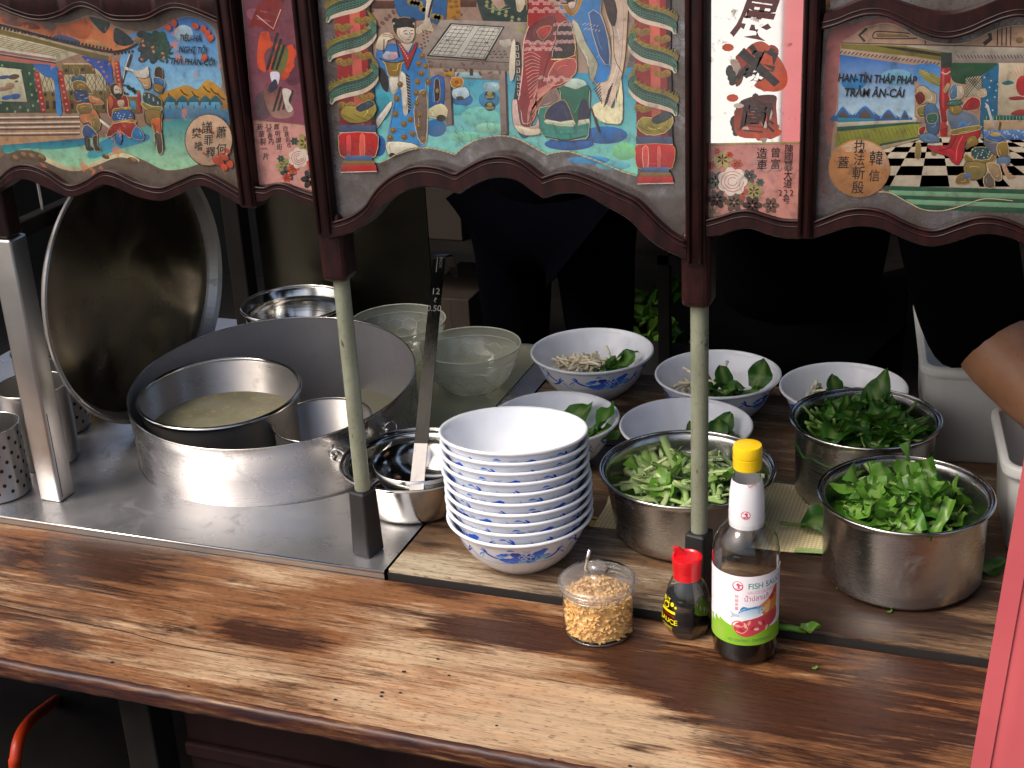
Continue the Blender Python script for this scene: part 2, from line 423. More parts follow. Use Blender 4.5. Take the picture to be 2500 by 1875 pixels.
def postpaint():
    t = NT('chipped_grey_green_paint'); v = t.coord((1, 1, 0.5)); f = t.noise(v, 60, 6, 0.7); g = t.noise(v, 22, 5, 0.7); h = t.noise(t.coord(), 240, 3)
    c = t.ramp(g, [(0.3, (0.16, 0.17, 0.115, 1)), (0.7, (0.25, 0.265, 0.19, 1))])
    c = t.mix(t.ramp(f, [(0.62, 0.0), (0.66, 1.0)]), c, (0.05, 0.042, 0.035, 1))
    c = t.mix(t.math('MULTIPLY', t.ramp(h, [(0.30, 1.0), (0.42, 0.0)]), 0.35), c, (0.06, 0.055, 0.04, 1))
    return t.done(t.bsdf(color=c, rough=t.ramp(g, [(0.3, 0.3), (0.7, 0.5)]), normal=t.bump(f, 0.3, 0.001)))
M['green_post'] = postpaint()
M['darkwall'] = plain('near_black_wall', (0.005, 0.0045, 0.004), 0.9)  # near-black tone shared by walls, awning and pot well
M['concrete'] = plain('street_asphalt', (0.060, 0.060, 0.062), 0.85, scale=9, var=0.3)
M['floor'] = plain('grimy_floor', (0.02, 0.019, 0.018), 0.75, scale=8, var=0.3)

# ================================================================== the setting
GZ = -0.82
g = mesh('street', ([(-200, -200, GZ), (200, -200, GZ), (200, 200, GZ), (-200, 200, GZ)], [(0, 1, 2, 3)]), M['concrete']); tag(g, kind='structure')
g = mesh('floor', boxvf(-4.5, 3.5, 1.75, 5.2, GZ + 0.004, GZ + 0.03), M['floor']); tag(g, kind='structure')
w = thing('shop_wall', 'dark low wall far behind the noodle cart, with added awning and side walls blocking sky light', 'wall')
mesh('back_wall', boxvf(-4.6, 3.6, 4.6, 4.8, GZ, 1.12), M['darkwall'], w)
mesh('side_wall', boxvf(-4.6, -4.4, 1.9, 4.598, GZ, 2.6), M['darkwall'], w)  # unseen side walls, put in to keep the background dark
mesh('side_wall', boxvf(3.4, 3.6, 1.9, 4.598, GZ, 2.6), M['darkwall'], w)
mesh('awning', boxvf(-4.6, 3.6, 1.9, 4.8, 2.602, 2.65), M['darkwall'], w)  # unseen, put in to keep sky light off the background

# ================================================================== the noodle cart
cart = thing('noodle_cart', 'wooden street noodle cart with painted glass canopy and worn plank counter', 'food cart', (-0.6, 1.2, GZ))
CM = Matrix.Translation((0.6, -1.2, -GZ))
def cpart(name, vf, mat, smooth=False, parent=None, auto=None):
    o = mesh(name, vf if parent else moved(vf, CM), mat, parent or cart, smooth=smooth)
    if auto: autosmooth(o, auto)
    return o
# front board with a rolled, worn edge
YF, YJ = 1.124, 1.4185
bm_pts = [(YF + 0.0085, 0.0), (YF + 0.0045, -0.0004), (YF + 0.0016, -0.0020), (YF + 0.0003, -0.0045), (YF, -0.008), (YF + 0.0002, -0.014), (YF, -0.019), (YF + 0.0008, -0.0222), (YF + 0.0085, -0.0235)]
N = 420
V, F = [], []
for i in range(N + 1):
    x = -1.9 + 2.6 * i / N
    for (y, z) in bm_pts:
        j = 0.0009 * noise.noise((x * 14, z * 60, 0)) + 0.0007 * noise.noise((x * 55, z * 90, 4)) - 0.0016 * max(0, noise.noise((x * 23, 7.7, z * 30)) - 0.35)
        V.append((x, y + j * 1.5, z + j * 0.5))
n = len(bm_pts)
for i in range(N):
    for k in range(n - 1): F.append((i * n + k, i * n + k + 1, (i + 1) * n + k + 1, (i + 1) * n + k))
cpart('board_edge', (V, F), M['edge'], True)
cpart('front_board', boxvf(-1.9, 0.7, YF + 0.0086, YJ, -0.0235, 0.0), M['counter'])
# crack that wanders through the left end of the board, and old nail holes
ck = [(-1.20, 1.232), (-1.10, 1.226), (-1.00, 1.222), (-0.92, 1.213), (-0.84, 1.213), (-0.76, 1.214), (-0.70, 1.214)]
ck = smoothpts(ck, 6, False)
V = [(x, y + 0.0012 * (1 - i / len(ck)), 0.0006) for i, (x, y) in enumerate(ck)] + [(x, y - 0.0012 * (1 - i / len(ck)), 0.0006) for i, (x, y) in enumerate(ck)]
F = [(i + len(ck), i + 1 + len(ck), i + 1, i) for i in range(len(ck) - 1)]
M['hole'] = plain('nail_hole_black', (0.012, 0.009, 0.008), 0.8)
cpart('crack', (V, F), M['hole'])
for (hx, hy) in [(-0.60, 1.27), (-0.575, 1.243), (-0.628, 1.236), (-0.615, 1.197), (-0.635, 1.192), (-0.633, 1.185), (-0.49, 1.170), (-0.68, 1.165), (-0.855, 1.142), (-0.415, 1.132), (-0.30, 1.232), (-0.285, 1.231), (-0.335, 1.144), (-0.97, 1.16)]:
    rr = random.uniform(0.0014, 0.0024)
    cpart('nail_hole', ([(hx + rr * 1.3 * math.cos(a), hy + rr * math.sin(a), 0.0008) for a in (2 * math.pi * i / 10 for i in range(10))], [tuple(range(10))]), M['hole'])
# raised planks at the back, right of the tray
ZT = 0.012
for (y0, y1) in ((1.4262, 1.594), (1.5965, 1.845), (1.8475, 2.125)):
    o = cpart('plank', bevbox(-0.7335, 0.7, y0, y1, -0.02, ZT, 0.0018), M['plank'], auto=30)
cpart('gap_shade_strip', boxvf(-0.7335, 0.7, 1.4238, 1.4258, -0.02, ZT - 0.0045), M['hole'])  # black strip standing in for shade in the gap before the planks
# steel tray with a hole for the stock pot
PX, PY, PR = -1.053, 1.752, 0.2205
def tray_mesh():
    x0, x1, y0, y1 = -1.75, -0.7365, 1.4205, 2.215
    n = 96; V, F = [], []
    for i in range(n):
        a = 2 * math.pi * i / n; c, s = math.cos(a), math.sin(a)
        V.append((PX + PR * c, PY + PR * s, ZT - 0.006))
    for i in range(n):
        a = 2 * math.pi * i / n; c, s = math.cos(a), math.sin(a)
        V.append((PX + (PR + 0.006) * c, PY + (PR + 0.006) * s, ZT))
    for i in range(n):
        a = 2 * math.pi * i / n; c, s = math.cos(a), math.sin(a)
        t = min([(x1 - PX) / c if c > 1e-6 else 9, (x0 - PX) / c if c < -1e-6 else 9, (y1 - PY) / s if s > 1e-6 else 9, (y0 - PY) / s if s < -1e-6 else 9])
        V.append((PX + t * c, PY + t * s, ZT))
    for k in (0, 1):
        for i in range(n):
            j = (i + 1) % n; F.append((k * n + i, k * n + n + i, k * n + n + j, k * n + j))
    cor = [(x0, y0), (x1, y0), (x1, y1), (x0, y1)]
    b = len(V)
    for (x, y) in cor: V.append((x, y, ZT))
    ang = [math.atan2(y - PY, x - PX) % (2 * math.pi) for x, y in cor]
    for q, a in enumerate(ang):
        i = int(a / (2 * math.pi) * n); F.append((2 * n + i, b + q, 2 * n + (i + 1) % n))
    return V, F
tr = cpart('tray', tray_mesh(), M['tray'])
cpart('tray_lip', tube([(-1.75, 1.4205, ZT - 0.0022), (-1.2, 1.4205, ZT - 0.0022), (-0.7365, 1.4205, ZT - 0.0022)], 0.0022, 8), M['polished'], True)
cpart('tray_apron', boxvf(-1.75, -0.7365, 1.4195, 1.4204, -0.018, ZT - 0.003), M['steel'])
cpart('pot_well', lathe([(PR - 0.0005, ZT - 0.006), (PR + 0.002, -0.18)], 64)[0:2] and moved(lathe([(PR - 0.0005, ZT - 0.0062), (PR + 0.002, -0.18)], 64), Matrix.Translation((PX, PY, 0))), M['darkwall'], True)
M['sheet'] = steel('tarnished_sheet', (0.46, 0.45, 0.31), 0.42, (1, 1, 1), dents=0.5, smudge=0.3, metal=0.6)
cpart('metal_sheet', boxvf(-1.02, -0.7775, 1.78, 2.2, ZT + 0.0005, ZT + 0.0025), M['sheet'])
# carcass below the counter
M['carcass'] = plain('dark_red_carcass', (0.016, 0.0045, 0.0045), 0.75, var=0.5, scale=12, spec=0.2)
M['frame_dark'] = plain('grimy_frame_wood', (0.009, 0.007, 0.006), 0.8, var=0.4, scale=20, spec=0.15)
cpart('under_rail', boxvf(-0.99, 0.7, 1.20, 1.235, -0.085, -0.040), M['frame_dark'])
cpart('body_panel', boxvf(-0.93, 0.7, 1.225, 1.24, -0.68, -0.0855), M['carcass'])
for z in (-0.155, -0.30, -0.46): cpart('panel_batten', bevbox(-0.93, 0.7, 1.214, 1.2245, z - 0.010, z + 0.010, 0.003), M['carcass'])
for (xl, yl) in ((-0.975, 1.21), (0.66, 1.21), (-1.60, 2.10), (0.66, 2.07)): cpart('leg', bevbox(xl - 0.022, xl + 0.022, yl - 0.022, yl + 0.022, GZ, -0.0405, 0.003), M['frame_dark'])
cpart('under_shelf', boxvf(-1.7, 0.65, 1.26, 2.08, -0.42, -0.40), M['frame_dark'])
cpart('back_panel', boxvf(-1.7, 0.66, 2.095, 2.115, -0.70, -0.021), M['carcass'])
cpart('support_beam', boxvf(-1.75, 0.7, 1.50, 1.55, -0.075, -0.0242), M['frame_dark'])

# ---- posts
YP = 1.462
def post(x):
    o = cpart('post', moved(lathe([(0.0102, 0.096), (0.0102, 0.40)], 20), Matrix.Translation((x, YP, 0))), M['green_post'], True)
    V, F = bevbox(-0.0145, 0.0145, -0.017, 0.015, ZT, 0.104, 0.003)
    V = [(vx * (1 - max(0, (vz - 0.085)) * 9), vy * (1 - max(0, (vz - 0.085)) * 9), vz) for vx, vy, vz in V]
    mesh('bracket', moved((V, F), CM @ Matrix.Translation((x, YP, 0)) @ Matrix.Rotation(R(-14), 4, 'Z')), M['black'], o)
    b = bevbox(-0.0165, 0.0165, -0.019, 0.019, 0.389, 0.475, 0.0075, 3)
    mesh('tenon', moved(b, CM @ Matrix.Translation((x - 0.001, YP, 0))), M['redwood'], o, smooth=False)
    return o
post(-0.777); post(-0.336)
o = cpart('post', bevbox(-1.307, -1.270, 1.474, 1.510, ZT, 0.405, 0.004, 3), M['steel'], auto=40); tag(o, 'square brushed steel post sleeve at the left')
mesh('seam', moved(boxvf(-1.2699, -1.2694, 1.4795, 1.4805, 0.02, 0.15), CM), M['hole'], o)
mesh('upper_post', moved(bevbox(-1.304, -1.273, 1.477, 1.507, 0.4052, 0.62, 0.004), CM), M['redwood'], o)
cpart('side_rail', bevbox(-1.372, -1.348, 1.52, 2.2, 0.366, 0.390, 0.003), M['frame_dark'])
for y in (1.60, 1.66): cpart('side_bar', moved(lathe([(0.0022, 0.390), (0.0022, 0.75)], 10), Matrix.Translation((-1.36, y, 0))), M['steel'], True)
cpart('back_post', bevbox(-1.38, -1.345, 2.165, 2.2, ZT, 0.8, 0.003), M['frame_dark'])
cpart('back_post', bevbox(0.60, 0.635, 2.08, 2.115, ZT, 0.8, 0.003), M['frame_dark'])
cpart('splash_panel', boxvf(-1.344, -1.00, 2.222, 2.226, -0.02, 0.62), M['dullsteel'])

# ================================================================== canopy: carved frame and painted glass
YG = 1.452
def on_glass(u, v, lift):
    p = at(u, v, YG); return (p.x + 0.6, YG - lift - 1.2, p.z - GZ)
def G(ox, oy, sc, pts): return [(ox + a / sc, oy + b / sc) for a, b in pts]
c1 = lambda pts: G(0, 0, 2.6976, pts)
c2 = lambda pts: G(760, 0, 2.304, pts)
c3 = lambda pts: G(1680, 0, 2.6756, pts)
def band(top, bot, y0, y1, n=90):
    """a sawn rail between two outlines given along the picture, with real thickness y0..y1"""
    T = smoothpts(top, 6, False); B = smoothpts(bot, 6, False)
    def res(P):
        L = [0]
        for a, b in zip(P, P[1:]): L.append(L[-1] + math.hypot(b[0] - a[0], b[1] - a[1]))
        out, j = [], 0
        for i in range(n):
            d = L[-1] * i / (n - 1)
            while j < len(L) - 2 and L[j + 1] < d: j += 1
            f = (d - L[j]) / (L[j + 1] - L[j] + 1e-9); out.append((P[j][0] + (P[j + 1][0] - P[j][0]) * f, P[j][1] + (P[j + 1][1] - P[j][1]) * f))
        return out
    T, B = res(T), res(B); V, F = [], []
    for (a, b) in zip(T, B):
        p, q = at(*a, YG), at(*b, YG)
        e = 0.10                                            # eased front arrises
        pp, qq = p.lerp(q, e), q.lerp(p, e)
        V += [(p.x, y1, p.z), (p.x, y0 + 0.003, p.z), (pp.x, y0, pp.z), (qq.x, y0, qq.z), (q.x, y0 + 0.003, q.z), (q.x, y1, q.z)]
    for i in range(n - 1):
        for k in range(5): F.append((i * 6 + k, i * 6 + k + 1, i * 6 + 7 + k, i * 6 + 6 + k))
        F.append((i * 6 + 5, i * 6, i * 6 + 6, i * 6 + 11))
    F.append((0, 5, 4, 3, 2, 1)); k = (n - 1) * 6; F.append((k, k + 1, k + 2, k + 3, k + 4, k + 5))
    bead = [Vector((at(*a, YG).x, y0 + 0.001, at(*a, YG).z + 0.0006)) for a in T]
    bead2 = [Vector((at(*a, YG).x, y0 + 0.0005, at(*a, YG).z - 0.0055)) for a in T]
    return (V, F), bead, bead2
def rail(name, top, bot, y0=1.441, y1=1.474, flip=False):
    vf, b1, b2 = band(top, bot, y0, y1)
    o = cpart(name, vf, M['redwood'], auto=40)
    if flip:
        vf, b1, b2 = band(bot, top, y0, y1)
        b2 = [p + Vector((0, 0, 0.011)) for p in b2]
    mesh('bead', moved(tube(b1, 0.0017, 8), CM), M['redwood'], o, smooth=True)
    mesh('bead', moved(tube(b2, 0.0011, 6), CM), M['redwood'], o, smooth=True)
    return o
EDGE = {}
LPt = c1([(-400, 1190), (-150, 1240), (0, 1185), (110, 1095), (210, 1078), (330, 1120), (480, 1212), (600, 1180), (700, 1118), (790, 1130), (930, 1195), (1080, 1228), (1200, 1185), (1330, 1133), (1430, 1160), (1615, 1268)])
LPb = c1([(-400, 1270), (-150, 1320), (0, 1255), (110, 1185), (210, 1175), (330, 1225), (480, 1285), (600, 1258), (700, 1208), (790, 1225), (930, 1285), (1080, 1312), (1200, 1272), (1330, 1215), (1430, 1238), (1612, 1342)])
LSt = c1([(1700, 1222), (1770, 1228), (1830, 1203), (1900, 1206), (1990, 1245), (2095, 1280)])
LSb = c1([(1690, 1325), (1770, 1310), (1840, 1275), (1910, 1280), (2000, 1325), (2105, 1350)])
CPt = c2([(140, 1240), (240, 1210), (330, 1150), (400, 1050), (500, 968), (620, 925), (740, 935), (825, 968), (840, 966), (900, 930), (1000, 882), (1100, 870), (1200, 900), (1312, 984), (1328, 986), (1420, 958), (1500, 965), (1620, 1010), (1750, 1070), (1850, 1120), (1950, 1220), (2040, 1300), (2125, 1348)])
CPb = c2([(125, 1330), (240, 1300), (330, 1250), (420, 1150), (520, 1080), (620, 1040), (750, 1045), (846, 1077), (858, 1075), (950, 1020), (1060, 985), (1170, 1000), (1260, 1060), (1322, 1099), (1338, 1099), (1430, 1075), (1550, 1080), (1680, 1150), (1800, 1220), (1900, 1320), (2000, 1390), (2128, 1446)])
RSt = c3([(120, 1432), (220, 1405), (330, 1372), (420, 1368), (520, 1398), (620, 1425), (738, 1432)])
RSb = c3([(112, 1538), (220, 1525), (330, 1490), (420, 1482), (520, 1515), (640, 1545), (742, 1548)])
RPt = c3([(815, 1446), (920, 1405), (1040, 1362), (1150, 1350), (1280, 1372), (1420, 1440), (1540, 1485), (1640, 1490), (1760, 1450), (1890, 1410), (2000, 1408), (2120, 1440), (2260, 1500), (2420, 1520), (2600, 1470)])
RPb = c3([(812, 1548), (920, 1515), (1040, 1475), (1150, 1465), (1280, 1487), (1420, 1548), (1540, 1588), (1640, 1592), (1760, 1560), (1890, 1520), (2000, 1518), (2120, 1545), (2260, 1600), (2420, 1620), (2600, 1580)])
rail('scalloped_rail', LPt, LPb); rail('scalloped_rail', LSt, LSb, 1.4412); rail('scalloped_rail', CPt, CPb, 1.438, 1.4742)
rail('scalloped_rail', RSt, RSb, 1.4412); rail('scalloped_rail', RPt, RPb)
# upper rails of the two outer panels (their lower outline is scalloped too)
LUb = c1([(-400, 60), (-150, 0), (0, 32), (120, 80), (240, 118), (340, 122), (440, 92), (520, 48), (580, 36), (660, 62), (760, 118), (880, 128), (1000, 118), (1110, 62), (1200, 45), (1300, 70), (1400, 110), (1490, 150)])
LUt = c1([(-400, -120), (-150, -130), (400, -120), (900, -120), (1475, -120)])
RUb = c3([(880, 178), (980, 150), (1080, 110), (1180, 85), (1290, 90), (1400, 135), (1520, 195), (1640, 232), (1740, 232), (1850, 200), (1960, 150), (2080, 105), (2194, 92), (2400, 130), (2600, 180)])
RUt = c3([(905, 70), (980, 45), (1060, 12), (1150, -20), (1290, -25), (1400, 5), (1520, 45), (1640, 68), (1740, 66), (1850, 40), (1960, 0), (2080, -45), (2194, -60), (2400, -20), (2600, 30)])
rail('upper_rail', LUt, LUb, 1.4405, 1.476, flip=True); rail('upper_rail', RUt, RUb, 1.4405, 1.476, flip=True)
# upright mullions; each is a moulded bar with a bead along both edges
def mullion(pl, pr, ztop=1.02):
    zb = min(at(*pl[1], YG).z, at(*pr[1], YG).z)
    xl = 0.5 * (at(*pl[0], YG).x + at(*pl[1], YG).x); xr = 0.5 * (at(*pr[0], YG).x + at(*pr[1], YG).x)
    o = cpart('mullion', bevbox(xl, xr, 1.4385, 1.4758, zb, ztop, 0.003), M['redwood'], auto=40)
    w = xr - xl
    for f in (0.22, 0.78): mesh('bead', moved(tube([(xl + w * f, 1.4378, zb + 0.004), (xl + w * f, 1.4378, 0.8), (xl + w * f, 1.4378, ztop)], 0.0024, 8), CM), M['redwood'], o, smooth=True)
    return o
mullion([(543, 59), (599, 500)], [(586, 0), (630, 490)])
mullion([(723, 0), (782, 560)], [(777, 0), (823, 570)])
mullion([(1674, 0), (1682, 640)], [(1735, 0), (1726, 640)])
mullion([(1960, 0), (1955, 575)], [(2015, 20), (1984, 575)])
cpart('top_rail', bevbox(-1.9, 0.7, 1.436, 1.478, 1.0205, 1.075, 0.004), M['redwood'])
# unseen little roof, added and sized to shape the light, and end posts
M['roof'] = plain('corrugated_roof_paint', (0.05, 0.045, 0.04), 0.6)
V, F = [], []
nx = 120
for i in range(nx + 1):
    x = -2.2 + 3.3 * i / nx; dz = 0.010 * math.sin(i * math.pi / 2)
    V += [(x, 1.32, 1.10 + dz), (x, 1.62, 1.12 + dz), (x, 1.32, 1.095 + dz), (x, 1.62, 1.115 + dz)]
for i in range(nx):
    a, b = i * 4, i * 4 + 4
    F += [(a, b, b + 1, a + 1), (a + 3, b + 3, b + 2, a + 2), (a, a + 2, b + 2, b)]
cpart('roof', (V, F), M['roof'])
o = cpart('end_post', bevbox(0.64, 0.68, 1.445, 1.475, ZT, 1.02, 0.003), M['redwood'])

# ------------------------------------------------------------------ lettering used anywhere in the scene
letters([(s, 0.02) for s in ('TIÊU-HÀ', 'NGHỊ TỘI', 'THẢ PHÀN-CÔI', 'HAN-TÍN THÁP PHÁP', 'TRẢM ÂN-CÁI')] +
        [(s, 0.008) for s in '蕭何議罪釋樊噲韓信执法斬殷蓋'] + [(s, 0.0) for s in '白鉄街市鄭明讃35号巷内新華製一片陳國纂大道2曾富造車'] +
        [(s, 0.035) for s in '昌展鴻圖'] + [('FISH SAUCE', 0.012), ('SAUCE DE POISSON', 0.0), ('น้ำปลาแท้', 0.004), ('NET CONTENT / CONTENANCE', 0.006), ('SAUCE', 0.02), ('SUPERIOR', 0.01), ('12', 0.0), ('0.50', 0.0), ('ℓ', 0.0), ('INOX', 0.0)] + [(s, 0.01) for s in '特級魚露珠江'])
M['glassart'] = attr_paint('reverse_painted_glass', 0.4, 0.7, 0.15)
M['glassart_chip'] = attr_paint('chipped_painted_glass', 0.4, 0.7, 0.20, chip=(0.42, 0.13, 0.05, 1))
M['ink'] = plain('black_brush_ink', (0.012, 0.011, 0.012), 0.4)
def silver():
    t = NT('tarnished_mirror_glass'); v = t.coord(); f = t.noise(v, 26, 6, 0.7); g = t.noise(v, 120, 5, 0.75)
    c = t.ramp(f, [(0.34, (0.055, 0.038, 0.028, 1)), (0.50, (0.13, 0.115, 0.11, 1)), (0.72, (0.30, 0.29, 0.31, 1))])
    c = t.mix(t.math('MULTIPLY', t.ramp(g, [(0.36, 1.0), (0.5, 0.0)]), 0.7), c, (0.10, 0.075, 0.055, 1))
    mt = t.ramp(f, [(0.35, 0.15), (0.6, 0.75)])
    return t.done(t.bsdf(color=c, rough=t.ramp(g, [(0.3, 0.6), (0.6, 0.22)]), metal=mt, coat=0.6, coat_rough=0.05))
M['silver'] = silver()
def mirrorglass():
    t = NT('bright_mirror_glass'); v = t.coord(); f = t.noise(v, 60, 6, 0.7)
    c = t.mix(t.ramp(f, [(0.30, 1.0), (0.40, 0.0)]), (0.82, 0.80, 0.76, 1), (0.2, 0.15, 0.1, 1))
    return t.done(t.bsdf(color=c, rough=0.03, metal=0.95))
M['mirror'] = mirrorglass()
def pane(name, outline, mat, parent):
    a = Art(); a.p((128, 128, 128), outline); return a.put(name, on_glass, mat, parent)
OUTL = ((214, 200, 170), (30, 26, 26), (190, 165, 110))
def panel_root(label):
    o = bpy.data.objects.new('painted_panel', None); COL.objects.link(o); o.parent = cart; o['label'] = label; return o
def dn(P, d): return [(x, y + d) for x, y in P]

# ---------------- left panel: palace yard, kneeling prisoner between two guards
lp = panel_root('painted glass panel of a kneeling prisoner between guards in a palace yard')
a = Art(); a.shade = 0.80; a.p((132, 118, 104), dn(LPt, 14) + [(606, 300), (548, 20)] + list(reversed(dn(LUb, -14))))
a.frame(0, 0, 3.95)
a.s((176, 148, 128), [(-200, 40), (0, 60), (220, 170), (430, 215), (650, 215), (850, 145), (1000, 190), (1150, 265), (1350, 305), (1500, 285), (1650, 205), (1760, 160), (1880, 165), (2010, 225), (2085, 330), (2130, 700), (2200, 1180), (2120, 1420), (1903, 1590), (1610, 1645), (1400, 1555), (1215, 1482), (1080, 1502), (900, 1575), (750, 1625), (620, 1605), (480, 1545), (380, 1475), (200, 1440), (60, 1480), (-200, 1500)], None)
a.s((52, 128, 190), [(1260, 330), (1500, 295), (1650, 215), (1760, 168), (1880, 172), (2010, 232), (2078, 335), (2105, 560), (2130, 860), (1900, 900), (1700, 960), (1500, 1000), (1200, 980), (1150, 700), (1180, 480)], (160, 205, 225))
a.e((190, 216, 230), 1770, 320, 90, 80); a.e((120, 175, 215), 1500, 900, 120, 100)
a.s((205, 165, 60), [(1480, 1000), (1560, 900), (1700, 850), (1800, 820), (1900, 860), (1980, 780), (2050, 790), (2150, 880), (2185, 1050), (1600, 1060)], (150, 110, 50))
for x, y in ((1620, 900), (1740, 860), (1850, 880), (1960, 830), (2030, 850), (2100, 900)): a.l((60, 50, 30), 9, [(x, y), (x + 30, y + 40), (x + 70, y + 60)], True, True)
for i, x in enumerate((1640, 1760, 1870, 1980, 2080)):
    a.s((38, 110, 120), [(x - 70, 1010), (x, 920), (x + 70, 1010)]); a.p((110, 175, 205), [(x - 60, 1070), (x - 40, 985), (x + 40, 985), (x + 60, 1070)]); a.p((30, 60, 90), [(x - 10, 1070), (x, 1000), (x + 12, 1070)])
a.s((90, 140, 165), [(1500, 1050), (2190, 1060), (2200, 1180), (1900, 1150), (1560, 1140)], (60, 110, 150))
a.s((30, 140, 150), [(40, 1420), (300, 1370), (700, 1345), (1100, 1310), (1500, 1190), (1900, 1130), (2210, 1190), (2130, 1420), (1903, 1585), (1610, 1640), (1400, 1550), (1215, 1476), (1080, 1496), (900, 1570), (750, 1620), (620, 1600), (480, 1540), (380, 1470), (200, 1445), (70, 1480)], (175, 215, 180))
a.s((20, 110, 150), [(30, 1400), (300, 1365), (800, 1335), (820, 1400), (500, 1440), (250, 1430), (60, 1475)], (60, 165, 160))
a.s((30, 120, 165), [(1050, 1330), (1400, 1290), (1420, 1360), (1150, 1440), (900, 1530), (850, 1470)], (80, 175, 180))
a.s((230, 220, 185), [(380, 1480), (480, 1530), (620, 1590), (750, 1612), (900, 1565), (1080, 1495), (1210, 1478), (1330, 1530), (1330, 1560), (1200, 1520), (1090, 1530), (920, 1600), (750, 1650), (610, 1632), (470, 1575), (370, 1515)])
for x, y, r in ((140, 1530, 55), (220, 1500, 60), (300, 1510, 55), (390, 1520, 60), (1020, 1510, 38), (1280, 1550, 55)):
    a.e((120, 95, 70), x, y, r, r * 0.6, 20); a.e((170, 140, 100), x + 10, y - 12, r * 0.55, r * 0.3, 30)
# steps
a.p((158, 138, 120), [(-200, 1090), (760, 1090), (800, 1180), (830, 1330), (500, 1360), (20, 1400), (-200, 1410)], (188, 155, 120))
for y in (1130, 1180, 1225, 1282): a.l((222, 214, 200), 10, [(-200, y + 6), (300, y), (770, y - 6)]); a.l((110, 80, 70), 16, [(-200, y + 26), (300, y + 22), (770, y + 14)])
# hall: green wall, scroll, ceiling, columns, doors
a.p((36, 88, 66), [(-200, 560), (330, 620), (345, 690), (400, 1085), (-200, 1090)])
for i in range(40): a.e((150, 190, 150), -180 + (i * 137) % 560, 620 + (i * 89) % 460, 11, 15, 0, None, 8, i > 0)
a.p((220, 216, 190), [(-200, 620), (205, 665), (265, 985), (-200, 975)]); a.l((30, 40, 35), 9, [(-200, 622), (205, 665), (265, 985), (-200, 977)])
for (x, y, w, h, c) in ((135, 740, 55, 26, (110, 90, 85)), (40, 745, 60, 18, (60, 95, 140)), (95, 830, 45, 35, (180, 150, 125)), (20, 860, 80, 20, (170, 140, 120)), (150, 930, 50, 28, (50, 110, 165)), (70, 940, 55, 22, (60, 125, 180)), (160, 785, 18, 10, (120, 90, 80))): a.e(c, x, y, w, h, -8)
a.p((222, 216, 190), [(-200, 300), (0, 335), (480, 440), (760, 520), (540, 600), (0, 480), (-200, 440)])
for k in range(7): a.l((150, 140, 110), 6, [(-200, 320 + k * 22), (0, 350 + k * 20), (640 - k * 20, 500 + k * 12)], False, k > 0)
for k in range(9): a.l((150, 140, 110), 5, [(k * 75 - 40, 345 + k * 16), (k * 62 - 150, 440 + k * 13)], False, True)
for y, w, c in ((500, 52, (210, 204, 190)), (510, 24, (160, 120, 120)), (560, 30, (190, 120, 110)), (538, 8, (30, 40, 40))): a.l(c, w, [(-200, y - 46), (0, y - 12), (280, y + 32), (540, y + 70)])
a.p((134, 122, 60), [(-200, 240), (0, 275), (500, 410), (1000, 525), (1075, 545), (1070, 620), (1000, 590), (700, 500), (0, 320), (-200, 285)])
a.p((205, 188, 165), [(-200, 210), (0, 245), (700, 420), (1080, 520), (1075, 548), (700, 462), (0, 278), (-200, 245)])
for k in range(16): a.e((190, 110, 90), -150 + k * 75, 232 + k * 17.5, 20, 9, 14, None, 8, k > 0)
# roof
a.s((186, 96, 52), [(-200, 90), (0, 130), (200, 200), (430, 225), (640, 230), (850, 170), (900, 240), (1000, 320), (1080, 260), (1110, 400), (1200, 440), (1330, 420), (1240, 470), (1080, 500), (900, 465), (500, 350), (0, 215), (-200, 165)], (196, 140, 100))
for (x, y, w, h, c) in ((480, 250, 70, 40, (150, 130, 118)), (120, 215, 110, 30, (150, 100, 95)), (650, 380, 130, 30, (70, 105, 150)), (300, 250, 90, 30, (150, 80, 60)), (760, 300, 120, 70, (200, 120, 70)), (930, 420, 110, 30, (205, 160, 110)), (80, 160, 90, 25, (170, 130, 115))): a.e(c, x, y, w, h, 14)
a.s((24, 66, 66), [(860, 165), (950, 175), (1050, 215), (1060, 240), (1030, 300), (1000, 320), (930, 255)], None)
a.s((22, 62, 72), [(1110, 270), (1200, 310), (1290, 400), (1250, 435), (1170, 440), (1100, 395)], None)
a.l((18, 16, 16), 26, [(-200, 205), (0, 240), (300, 320), (600, 400), (900, 470), (1080, 500), (1220, 478), (1330, 420)], True)
for k in range(44):
    t_ = k / 43; x = -200 + 1480 * t_; y = 214 + (t_ ** 1.05) * 290 if x < 1080 else 505 - (x - 1080) * 0.14
    a.e((20, 18, 18), x, y + 18, 12, 15, 0, None, 8, k > 0)
a.e((160, 135, 75), 1328, 385, 32, 34)
# tree
for k in range(34):
    u, q = (k * 61) % 100 / 100, (k * 37) % 100 / 100
    a.e((24 + int(20 * q), 64 + int(44 * u), 66 + int(20 * q)), 1370 + 240 * u, 330 + 280 * q - 90 * u * q, 52, 36, k * 31, None, 9)
for k in range(16): a.e((40, 96, 92), 1520 + (k * 53) % 140, 340 + (k * 71) % 250, 26, 12, k * 40, None, 7, k > 0)
a.l((60, 55, 45), 22, [(1270, 520), (1240, 620), (1200, 720), (1180, 800)], True); a.l((220, 215, 200), 8, [(1255, 520), (1215, 640), (1190, 760)], True)
for k in range(8): a.e((205, 150, 110), 1290 + (k * 97) % 300, 380 + (k * 59) % 220, 18, 12, k * 30, None, 8, k > 0)
